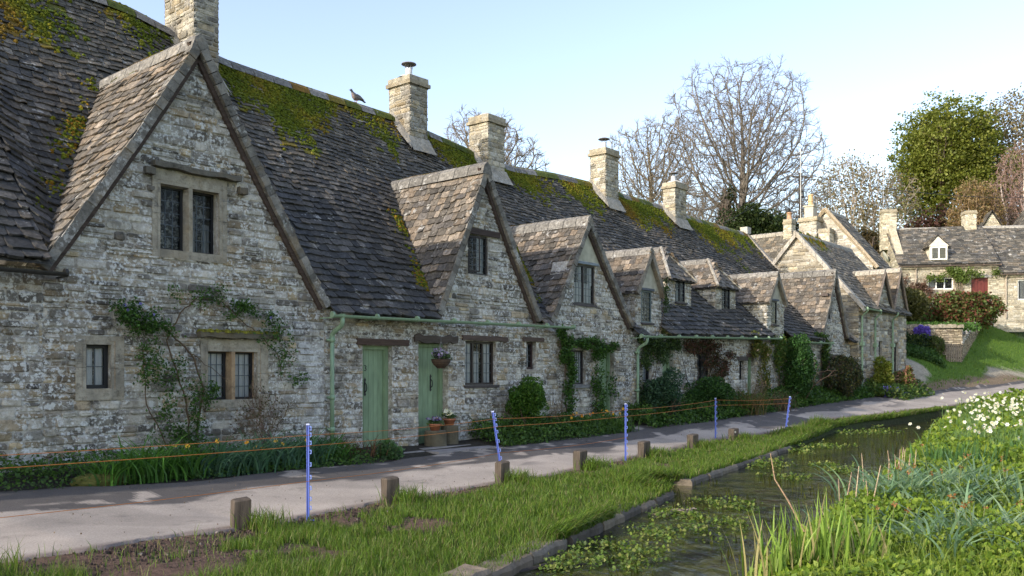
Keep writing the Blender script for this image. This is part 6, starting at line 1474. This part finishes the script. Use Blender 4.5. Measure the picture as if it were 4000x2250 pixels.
tree(at(1865,60),60,11.2,14.0,'great bare spreading tree, the tallest crown above the row',5,BK,trunks=1,n=3900,r0=.36,base=9.2,low=.2,tw=4,forkz=3.2,dkf=40,rt=.013)
tree(at(1640,66),66,7.6,12.2,'smaller bare tree to the left of the tallest one, behind the fifth chimney',12,(.19,.155,.11),trunks=1,n=3000,r0=.28,base=9.2,tw=4,forkz=4,rt=.014)
tree(at(1222,58),58,8.0,11.5,'bare twiggy crown showing either side of the third chimney',23,(.19,.155,.12),trunks=2,n=2800,r0=.24,base=8.0,tw=4,forkz=3,rt=.015)
tree(at(1990,70),70,7.5,8.6,'thin bare tree reaching right towards the utility pole',31,BK,trunks=1,n=900,r0=.14,base=8.8,tw=3,forkz=2.5)
tree(at(1768,58),58,4.4,6.0,'slim leaning bare tree rising behind the end of the mossy ridge',37,BK,trunks=1,n=800,r0=.15,base=8.4,tw=3,forkz=2)
WB=(.55,.47,.40)
tree(at(2165,88),88,11.0,14.4,'pale-barked birch with a thin haze of olive leaves, left of the big green tree',41,WB,'birch_tree',bc=(.34,.29,.24),trunks=2,n=2400,r0=.3,base=9.4,leaf=(9000,.2,[(.20,.16,.08),(.24,.19,.10),(.15,.13,.06)],.35),rt=.016,tw=3,forkz=3)
tree(at(2455,80),80,4.9,9.2,'slender birch with golden-brown catkins before the big green tree',47,WB,'birch_tree',bc=(.26,.18,.11),trunks=3,n=1200,r0=.15,leaf=(8000,.17,[(.27,.18,.08),(.22,.15,.07),(.18,.14,.06)],.22),base=10.3,rt=.014,forkz=2.2)
tree(at(2562,82),82,5.4,12.5,'pinkish bare birch at the right edge above the upper house',53,(.5,.42,.38),'birch_tree',bc=(.28,.20,.18),trunks=3,n=1400,r0=.17,leaf=(3500,.17,[(.26,.16,.13),(.22,.14,.11)],.25),base=10.5,rt=.016,forkz=3)
tree(at(2550,100),100,11.0,21.5,'tall half-leafed tree at the right edge, behind the pinkish birch',59,(.2,.16,.12),'half_leafed_tree',trunks=2,n=2600,r0=.34,leaf=(16000,.26,[(.18,.14,.07),(.15,.125,.06),(.20,.165,.08)],.4),base=11.5,rt=.018,forkz=5)
def leafy(u,Y,base,rx,rz,zc,n,size,cols,label,seed,name='leafy_tree',lobes=30,ry=None,shell=.35,lobe=.36,tr=.35,tc=(.12,.09,.07),shape=None):
    x=at(u,Y);r=empty(name,(x,Y,base),0,label,'tree','trees on the slope behind the roofs');segs=[];tips=[];rn=random.Random(seed)
    grow((0,0,-.5),(0,0,1),zc*.5,tr,4,segs,tips,rn,.6,(3,3),.75,.05,.15,3,.03,.3);S,_=fit(segs,rx*1.5,zc+rz*.7);tubes_np('trunk',S,BARK,tc,r,6)
    g=np.random.default_rng(seed);P=blob_pts((0,0,zc),(rx,ry or rx*.85,rz),n,lobes,rng=g,shell=shell,lobe=lobe);
    if shape is not None:P=P[shape(P)]
    # gather leaves into sprays
    c=P[g.integers(0,len(P),max(len(P)//26,10))];k=g.integers(0,len(c),len(P));m=g.random(len(P))<.62;P[m]=c[k[m]]+g.normal(size=(m.sum(),3))*np.array([.42,.42,.16])*size*3.0
    leaves(P,size,cols,'crown',parent=r,rng=g,asp=1.25,up=.8);return r
leafy(2395,98,11.8,6.8,8.6,12.9,62000,.25,[(.15,.175,.03),(.18,.20,.035),(.11,.135,.022),(.21,.22,.05)],'big fresh-green tree, the fullest crown at the right',61,lobes=60,lobe=.42,shell=.6)
leafy(2345,84,9.4,3.3,3.3,4.6,9500,.24,[(.085,.04,.035),(.11,.055,.045),(.06,.035,.03),(.10,.09,.035)],'purple-leaved small tree in front of the big green one',62,name='purple_tree',shell=.2)
leafy(1885,56,8.0,2.4,1.9,2.5,10000,.15,[(.022,.04,.014),(.035,.055,.016),(.05,.07,.02)],'dark yew mass below the great bare tree',63,name='yew_tree',lobes=26,lobe=.4)
leafy(1955,60,8.0,2.2,1.7,2.6,7500,.15,[(.03,.045,.016),(.045,.06,.02)],'second dark yew sloping down to the right of the first',64,name='yew_tree',lobes=18)
leafy(1836,58,8.6,.75,2.6,3.4,3600,.13,[(.035,.055,.015),(.05,.07,.02)],'narrow ivy-clad stem beside the trunk of the great bare tree',65,name='ivy_clad_trunk',lobes=12)
leafy(1900,48,6.4,2.2,1.0,1.1,6000,.13,[(.24,.14,.04),(.18,.11,.035),(.13,.10,.03)],'rust-coloured hedge just behind the end of the ridge',66,name='rusty_hedge',lobes=18)
leafy(2000,72,9.0,1.7,2.0,2.6,5000,.17,[(.12,.16,.02),(.16,.19,.03),(.08,.11,.02)],'yellow-green ivy mound beneath the utility pole',67,name='ivy_thicket',lobes=16)
leafy(2090,78,8.9,3.6,2.2,3.2,12000,.2,[(.04,.06,.018),(.06,.085,.022),(.09,.11,.03)],'dark bushy thicket behind the tall gabled house',68,name='thicket',lobes=28,lobe=.34)
leafy(2175,80,9.0,2.8,1.9,2.8,8000,.2,[(.045,.065,.02),(.07,.09,.025)],'rounded dark thicket at the foot of the pale birch',69,name='thicket',lobes=22)
leafy(2185,62,6.2,1.6,2.6,3.0,7000,.16,[(.13,.095,.045),(.16,.12,.06),(.10,.08,.04)],'brown hedge in the gap left of the cream house',70,name='brown_hedge',lobes=20)
leafy(2290,76,9.3,4.2,2.2,2.6,12000,.19,[(.11,.115,.035),(.14,.135,.045),(.085,.09,.03)],'olive shrubbery along the ridge of the cream house',71,name='shrubbery',lobes=30)
leafy(2460,72,9.3,3.0,1.3,2.0,5000,.18,[(.14,.21,.03),(.18,.25,.04)],'bright yellow-green bushes right of the second cream-house chimney',72,name='shrubbery',lobes=18)
leafy(2500,92,10.8,4.6,4.6,5.2,13000,.26,[(.10,.10,.03),(.13,.12,.04),(.08,.085,.03)],'olive-brown small-leaved tree filling in behind the golden birch',73,name='small_leaved_tree',lobes=30)
# utility pole and wires
x,Y=at(2013,62),62.;z=g1(x,Y);r=empty('utility_pole',(x,Y,z),0,'brown wooden utility pole with a small transformer box above the roofs','pole');m=MB();top=1.65+(935-438)/2200*62-z;m.tube([(0,0,-.3),(0,0,top)],[.13,.1],10,(.12,.09,.065));m.build('pole',BARK,r,True)
m=MB();m.box(-.55,.5,-.05,.05,top-.25,top-.15,(.14,.11,.08));m.build('crossarm',TIMBER,r);m=MB();m.box(-.17,.17,-.3,-.1,top-1.75,top-1.2,(.07,.07,.075));m.box(-.06,.06,-.31,-.3,top-1.6,top-1.35,(.5,.5,.5));m.build('transformer_box',METAL,r)
m=MB()
for xx in(-.5,.45):m.lathe((xx,0,top-.15),[(.03,0),(.05,.04),(.03,.1),(.0,.12)],8,(.6,.6,.6))
m.build('insulator',PLAST,r)
def wire(a,b,sag,lab,rr=.018):
    a=Vector(a);b=Vector(b);m=MB();P=[]
    for i in range(17):
        f=i/16;p=a.lerp(b,f);p.z-=sag*4*f*(1-f);P.append(p)
    m.tube(P,rr,4,(.03,.03,.03));tag(m.build('overhead_wire',METAL),lab,'cable','overhead wires from the pole')
tp=Vector((x,Y,z+top-.05));wire(tp+Vector((.45,0,0)),(45.5,77,17.0),.5,'long overhead wire running right from the pole across the trees',.022)
wire(tp+Vector((-.5,0,-.3)),(8.6,44,8.2),.3,'thin overhead wire dropping left from the pole to the row',.012)
xm=at(2222,70);m=MB();zb=9.2;m.tube([(xm,70,zb),(xm,70,1.65+(935-420)/2200*70)],[.03,.015],6,(.55,.52,.5));tag(m.build('aerial_mast',METAL),'thin pale mast standing among the thickets left of the cream house','mast')
# ------------------------------------------------------------------ stream plants
CR=[(.10,.16,.025),(.15,.20,.04),(.20,.22,.06),(.07,.12,.02)]
cress=[(1640,1360,.42,.20),(1800,1275,.35,.14),(1705,1345,.5,.3),(1950,1178,.45,.3),(1905,1170,.5,.3),(2065,1130,.5,.35),(2150,1092,.9,.5),(2075,1178,.28,.2),(2120,1192,.3,.18),(1985,1210,.34,.12),(1600,1395,.3,.2),(1480,1425,.35,.2),(1520,1385,.35,.2),(1750,1310,.3,.2),(1860,1285,.26,.1),(2010,1140,.5,.3),(2235,1062,.8,.4),(1960,1130,.3,.2),(1690,1300,.3,.15),(1840,1330,.25,.1),(1580,1440,.35,.2),(1400,1440,.3,.2),(2180,1075,.5,.3)]
wl=['beside the near kerb','in mid-stream behind the driftwood','in the middle of the near pool','along the far kerb stones','where the far kerb begins','below the farthest blue stake','as the widest mat in the far bend','small and low, at the feet of the far dead stalks','by the right bank above the dead stalks','by itself in the open dark water','close to the bottom kerb end','at the bottom left corner of the stream','just under the grassy bank','on the rippled blue water','as a thin wisp right of mid-stream','off the grassy point','in the distant narrows','under the hanging grass tuft','at the mouth of the small inlet','as a lone sprig near the iris','at the bottom edge, left of the iris','lowest in the picture under the kerb','where the stream bends out of sight']
for i,(u,v,rr,ar) in enumerate(cress):
    Yc=1.77*2200/(v-935);Xc=at(u,Yc);rr2=rr*(.8+.02*Yc);n=int(120+420*rr);s=.02+.0017*Yc
    q=RNG.normal(size=(n,2))*np.array([rr2*.55,rr2*.35]);a_=R(55);q=q@np.array([[math.cos(a_),math.sin(a_)],[-math.sin(a_),math.cos(a_)]])
    c=RNG.normal(size=(10,2))*rr2*.5;ci=RNG.integers(0,10,n);q=q*.55+c[ci]
    P=np.stack([q[:,0]+Xc,q[:,1]+Yc,WZ+.005+np.abs(RNG.normal(size=n))*.022*(1+2*ar)],1);k=(P[:,0]>np.interp(P[:,1],YL,XL)+.12);P=P[k]
    o=empty('watercress_patch',(Xc,Yc,WZ),0,'watercress patch '+wl[i],'water plant','watercress patches in the stream');leaves(P-np.array([Xc,Yc,WZ]),s,CR,'foliage',parent=o,up=1.6,asp=1.2)
# submerged trailing weed streaks
n=2600;y=RNG.uniform(6,26,n);x=np.interp(y,YL,XL)+.2+(np.interp(y,YR,XR)-np.interp(y,YL,XL)-.3)*RNG.random(n);k=(vnoise(x,y*.6,1.6,41)>.52);P=np.stack([x,y,np.full(n,WZ-.0)],1)[k]
d=np.tile(np.array([[-.5,-.86]]),(len(P),1))+RNG.normal(size=(len(P),2))*.2;d/=np.linalg.norm(d,axis=1,keepdims=True)
tag(blades(P,d,RNG.uniform(.08,.25,len(P)),.014,np.full(len(P),1.6),[(.06,.08,.015),(.10,.11,.02),(.05,.05,.02)],'trailing_weed',seg=2),'thin weed streaming on the water surface','water weed',kind='stuff')
p=(2.0,10.7);r=empty('driftwood',(p[0],p[1],WZ),R(20),'small raft of grey dead reeds lodged in the stream','driftwood');m=MB()
for k in range(30):
    a=random.uniform(-.35,.35);xx=random.uniform(-.1,.1);m.tube([(xx-.2*math.cos(a),random.uniform(-.1,.1),.0),(xx+.05,random.uniform(-.06,.06),.02+.03*random.random()),(xx+.22*math.cos(a),.22*math.sin(a),random.uniform(0,.05))],.004,4,random.choice([(.30,.24,.20),(.2,.16,.13),(.38,.31,.25)]))
m.build('reeds',TIMBER,r)
m=MB();m.tube([(-.05,7.5,WZ-.02),(.3,7.75,WZ+.02),(.62,7.85,WZ+.0),(.8,8.0,WZ-.03)],[.022,.02,.014,.008],6,(.035,.03,.028));tag(m.build('sunken_branch',BARK),'dark waterlogged stick at the bottom of the stream by the kerb','branch')
# ------------------------------------------------------------------ right bank
BC=[(.15,.22,.025),(.12,.19,.02),(.20,.26,.035),(.09,.15,.018),(.25,.29,.07)]
def bankpts(n,r,y0,y1,pw=1.0):
    u=r.random(n);y=(y0**-pw+(y1**-pw-y0**-pw)*u)**(-1/pw);xr=np.interp(y,YR,XR);xm=np.minimum(.76*y+2.6,xr+18);x=xr-.1+(xm-xr+.1)*r.random(n)
    ne=neX(y);return x,y,xr
r=np.random.default_rng(77);x,y,xr=bankpts(165000,r,4.6,36,1.15)
ok=(tw(x,y)[1]<-3.2-.02*x)|(y<30);lim=np.interp(x,NE[:,0],NE[:,1]);ok&=(y<lim-.5);x,y,xr=x[ok],y[ok],xr[ok]
mn=vnoise(x,y,1.5,51,4);edge=st(-.1,.45,x-xr);hh=(.04+.42*mn**1.4)*(.3+.7*edge);z=G(x,y,False)-.02*(1-edge)+hh*(1-.6*r.random(len(x))**2)
z=np.where(x<xr+.05,np.minimum(z,WZ+.2+.3*(x-xr+.1)),z);P=np.stack([x,y,z],1)
sz=.04+.0042*(y-5);n=len(P);d=unit(r.normal(size=(n,3))+np.array([0,0,.1]));nn=unit(r.normal(size=(n,3))+np.array([0,0,1.5]));u_=unit(np.cross(nn,d));s1=(sz*r.uniform(.6,1.35,n))[:,None]
V=np.empty((n,4,3));V[:,0]=P;V[:,1]=P+d*s1*.45+u_*s1*.34;V[:,2]=P+d*s1;V[:,3]=P+d*s1*.45-u_*s1*.34
cl=np.array(BC)[np.clip((vnoise(x,y,.8,61,3)*3.2+r.random(n)*2.4-.9).astype(int),0,4)]*r.uniform(.75,1.25,(n,1))
tag(npmesh('bank_ground_cover',V.reshape(-1,3),np.arange(n*4).reshape(n,4),cl,LEAF),'lush yellow-green leafy cover over the right bank','ground cover',kind='stuff')
x,y,xr=bankpts(15000,r,4.8,30,1.1);d=r.normal(size=(len(x),2));d/=np.linalg.norm(d,axis=1,keepdims=True);k=vnoise(x,y,1.1,71)>.5;x,y,d=x[k],y[k],d[k]
tag(blades(np.stack([x,y,G(x,y,False)],1),d,r.uniform(.18,.42,len(x)),.008+.0012*(y-5),r.uniform(.2,1.6,len(x)),BC,'bank_grass',seg=3,rng=r),'long thin grasses mixed through the right bank','grass',kind='stuff')
DL=[(.13,.22,.12),(.18,.28,.16),(.10,.17,.09),(.22,.30,.17)]
bl=[((4.7,9.3),160,.6,'blue-green leaf clump in front of the largest grey-green mass'),((4.3,9.6),240,.7,'large grey-green daffodil leaves sweeping left in the middle of the bank'),((5.1,10.2),240,.75,'largest grey-green leaf mass at the right edge, upper of the foreground ones'),((5.4,9.5),160,.65,'grey-green leaves cut off by the right edge, mid height'),((3.75,7.1),260,.62,'bottom right foreground clump with browned flower heads'),((4.1,6.9),180,.6,'lowest corner clump of blue-green leaves'),((3.3,7.7),60,.4,'thin scattered blue-green leaves between iris and corner clump'),((6.5,12.9),150,.5,'small dark upright leaf clump amid the bank'),((8.4,14.0),120,.45,'short dark leaf clump near the right edge behind the foreground'),((4.9,13.0),80,.4,'little grey leaf clump by the water right of the dead stalks')]
for i,((x_,y_),n,h,lb) in enumerate(bl):
    o=strap(x_,y_,int(n*.8),h*.8,DL if i not in(7,8) else [(.06,.13,.04),(.08,.16,.05)],.023+.0009*(y_-6),lb,group='blue-green daffodil leaves on the right bank',bend=(1.2,2.6) if i not in(7,8) else(.1,.7),sp=.3,z=g1(x_,y_)+.08)
    if i<7:
        m=MB();F=[]
        for k in range(4 if i in(4,5) else 3):
            a=RNG.uniform(0,6.28);q=RNG.uniform(.05,.35);H=h*RNG.uniform(.5,.8);m.tube([(q*.5*math.cos(a),q*.5*math.sin(a),0),(q*math.cos(a),q*math.sin(a),H)],.004,4,(.16,.2,.07));leaves(np.array([(q*math.cos(a)+RNG.normal()*.008,q*math.sin(a)+RNG.normal()*.008,H-.02+RNG.normal()*.01) for _ in range(9)]),.028,[(.26,.12,.04),(.2,.09,.035),(.32,.18,.06)],'withered_flower',parent=o)
        m.build('flower_stems',LEAF,o)
IR=[(.15,.25,.035),(.20,.30,.05),(.11,.20,.03),(.25,.34,.09),(.30,.26,.12)]
for (x_,y_,n,h,lb) in((1.95,6.35,60,.60,'bright iris sword leaves at the water edge, leftmost and tallest'),(2.25,6.35,90,.66,'dense bright iris fan right of the tallest leaves'),(2.55,6.4,60,.55,'shorter iris fan farther right on the bank'),(1.78,6.5,8,.42,'few thin iris blades standing in the water'),(2.6,7.2,40,.42,'iris blades behind the dense fan beside the dead stalks')):
    strap(x_,y_,n,h,IR,.02,lb,'iris_clump','water plant','iris fans at the foot of the right bank',bend=(.02,.7),sp=.14,z=max(g1(x_,y_,False)-.05,-.1))
for (x_,y_,n,h,lb) in((2.75,8.0,1,.8,'single long bent dead stalk leaning over the stream'),(3.55,8.9,5,.6,'group of tall pale dead stalks rising from the bank edge'),(5.2,11.9,14,.55,'cluster of short broken dead stems at the water edge beyond'),(4.4,10.4,3,.45,'few thin dead stalks between the two stalk groups')):
    r_=empty('dead_stalks',(x_,y_,g1(x_,y_,False)),0,lb,'dry stems','dead stalks on the right bank');m=MB()
    for k in range(n):
        a=RNG.normal()*.12;b_=RNG.normal()*.1;H=h*RNG.uniform(.6,1);bx,by=(RNG.normal(size=2)*.14 if n>1 else (0,0))
        if n==1:m.tube([(0,0,0),(-.22,.0,.42),(-.34,.02,.62),(-.38,.02,.86)],[.009,.008,.006,.004],6,(.30,.20,.13))
        else:m.tube([(bx,by,0),(bx+a*H*.4,by+b_*H*.5,H*.5),(bx+a*H,by+b_*H,H)],[.007,.006,.004],5,(.38,.29,.2) if k%2 else (.28,.2,.14))
    m.build('stalks',TIMBER,r_)
nar=[(8.9,17.0,22,'cluster standing over a dark leaf tuft'),(9.4,17.4,26,'densest cluster of the front drift'),(9.9,17.6,18,'front drift, towards the right edge'),(10.6,20.4,12,'sparse blooms in the middle of the bank'),(11.0,20.7,20,'mid-distance group near the right edge'),(11.6,20.2,30,'crowded group cut by the right edge'),(12.0,23.0,12,'upper drift, left of the brightest patch'),(12.8,23.4,40,'brightest patch of the upper drift'),(13.8,23.6,36,'upper drift cut by the right edge'),(13.9,26.5,16,'far drift below the lane'),(14.6,26.6,36,'far drift, right of its middle'),(15.6,26.8,36,'far drift at the right edge'),(8.9,15.4,6,'lone blooms below the thick cluster'),(15.6,29.3,24,'farthest blooms against the lane')]
for i,(x_,y_,n,lb) in enumerate(nar):
    z=g1(x_,y_);o=empty('narcissus_clump',(x_,y_,z),0,'white narcissus: '+lb,'flowering plant','white narcissus drifts on the right bank');d=RNG.normal(size=(70,2));d/=np.linalg.norm(d,axis=1,keepdims=True)
    b=np.concatenate([RNG.normal(size=(70,2))*.32,np.full((70,1),.05)],1);blades(b,d,RNG.uniform(.3,.5,70),.02,RNG.uniform(.2,1.2,70),[(.10,.18,.06),(.14,.22,.08)],'leaves',parent=o,seg=3)
    q=np.concatenate([RNG.normal(size=(n,2))*np.array([.42,.38]),RNG.uniform(.38,.62,(n,1))],1);flowers(q[:int(n*.6)],.032+.0006*y_,[(.74,.74,.68),(.8,.8,.72),(.6,.6,.52)],'flowers',o,cup=(.75,.55,.1),face=(-.2,-.8,.35))
# grass hanging over the kerb
n=5200;y=np.concatenate([RNG.uniform(8.5,9.9,n//3),RNG.uniform(12.0,13.35,n//3),RNG.uniform(19,30.5,n//3)]);x=np.interp(y,YL,XL)+RNG.uniform(-.22,.03,len(y));d=unit(np.stack([RNG.uniform(.2,1,len(y)),RNG.uniform(-1,.5,len(y))],1))
tag(blades(np.stack([x,y,G(x-.2,y,False)+.0],1),d,RNG.uniform(.12,.3,len(y)),.007+.001*(y-5),RNG.uniform(1.2,2.6,len(y)),GRC,'overhanging_grass',seg=3),'grass drooping over the stream edge between the kerb stones','grass',kind='stuff')
# small verge details
m=MB();rn=random.Random(2)
for k in range(90):
    y_=rn.uniform(5.5,16);x_=float(neX(y_))+rn.uniform(-.15,.9);s=rn.uniform(.006,.02);c=rn.uniform(.1,.22);z=g1(x_,y_)+.015
    M=Matrix.Translation((x_,y_,z))@Matrix.Rotation(rn.uniform(0,6),4,'Z');m.box(-s,s,-s*.7,s*.7,-s*.5,s*.6,(c,c*.85,c*.72),M,jit=s*.3)
n=9000;y=RNG.uniform(5,16,n);x=neX(y)+RNG.uniform(.02,1.5,n);k=baremask(x,y)&(x<np.interp(y,YL,XL)-.3);x,y=x[k][:3600],y[k][:3600];zz=G(x,y)+.0;c=[]
for a,b_,z in zip(x,y,zz):
    q=rn.uniform(.5,1.5);c.append((Vector((a,b_,z+.01)),(.07*q,.048*q,.038*q),Vector((0,0,1))))
moss_clumps(m,c,(.007,.022),rn)
tag(m.build('verge_gravel',KM),'loose pebbles and clods along the bare lane edge','gravel',kind='stuff')
n=1500;y=RNG.uniform(5,34,n);t=RNG.random(n);xa=neX(y);k=np.searchsorted(UE[:,1],y);xu=np.interp(y,UE[:,1],UE[:,0]);x=xu+(xa-xu)*np.where(RNG.random(n)<.6,RNG.random(n)**3,RNG.random(n));P=np.stack([x,y,G(x,y,False)+.03],1)
tag(leaves(P,.02,[(.14,.10,.07),(.10,.075,.055),(.18,.13,.09)],'fallen_leaves',up=3),'dead leaf scraps scattered on the lane','leaf litter',kind='stuff')
# ================================================================== sky, sun, camera
SUN_EL=R(23);sd=Vector((-.645*.93-.764*-.0,0,0))
az=None
L=Vector((-.645,-.764,0))*1.0+Vector((-.764,.645,0))*.20;L.normalize();L=Vector((L.x*math.cos(SUN_EL),L.y*math.cos(SUN_EL),math.sin(SUN_EL)))
w=bpy.data.worlds.new('World');bpy.context.scene.world=w;w.use_nodes=True;nt=w.node_tree;bg=nt.nodes['Background']
sk=nt.nodes.new('ShaderNodeTexSky');sk.sky_type='NISHITA';sk.sun_disc=False;sk.sun_elevation=SUN_EL;sk.sun_rotation=math.atan2(L.x,L.y);sk.air_density=1.15;sk.dust_density=1.2;sk.ozone_density=1.0
hs=nt.nodes.new('ShaderNodeHueSaturation');hs.inputs['Saturation'].default_value=.92;hs.inputs['Hue'].default_value=.515;nt.links.new(sk.outputs[0],hs.inputs['Color']);nt.links.new(hs.outputs[0],bg.inputs[0]);bg.inputs[1].default_value=.15
su=bpy.data.lights.new('sun','SUN');su.energy=2.15;su.angle=R(.6);su.color=(1,.91,.79);so=bpy.data.objects.new('sun',su);C.objects.link(so);so.rotation_euler=L.to_track_quat('Z','Y').to_euler();so.location=(0,0,40)
ca=bpy.data.cameras.new('camera');co=bpy.data.objects.new('camera',ca);C.objects.link(co);co.location=(0,0,1.65);co.rotation_euler=(R(90),0,0)
ca.sensor_width=36;ca.lens=2200/2576*36;ca.shift_y=(935-724.5)/2576;ca.clip_start=.1;ca.clip_end=5000
sc=bpy.context.scene;sc.camera=co
sc.view_settings.view_transform='Standard';sc.view_settings.look='None';sc.view_settings.exposure=1.27;sc.view_settings.gamma=1
sc.cycles.max_bounces=6;sc.cycles.diffuse_bounces=3;sc.cycles.transparent_max_bounces=12;sc.cycles.use_denoising=True
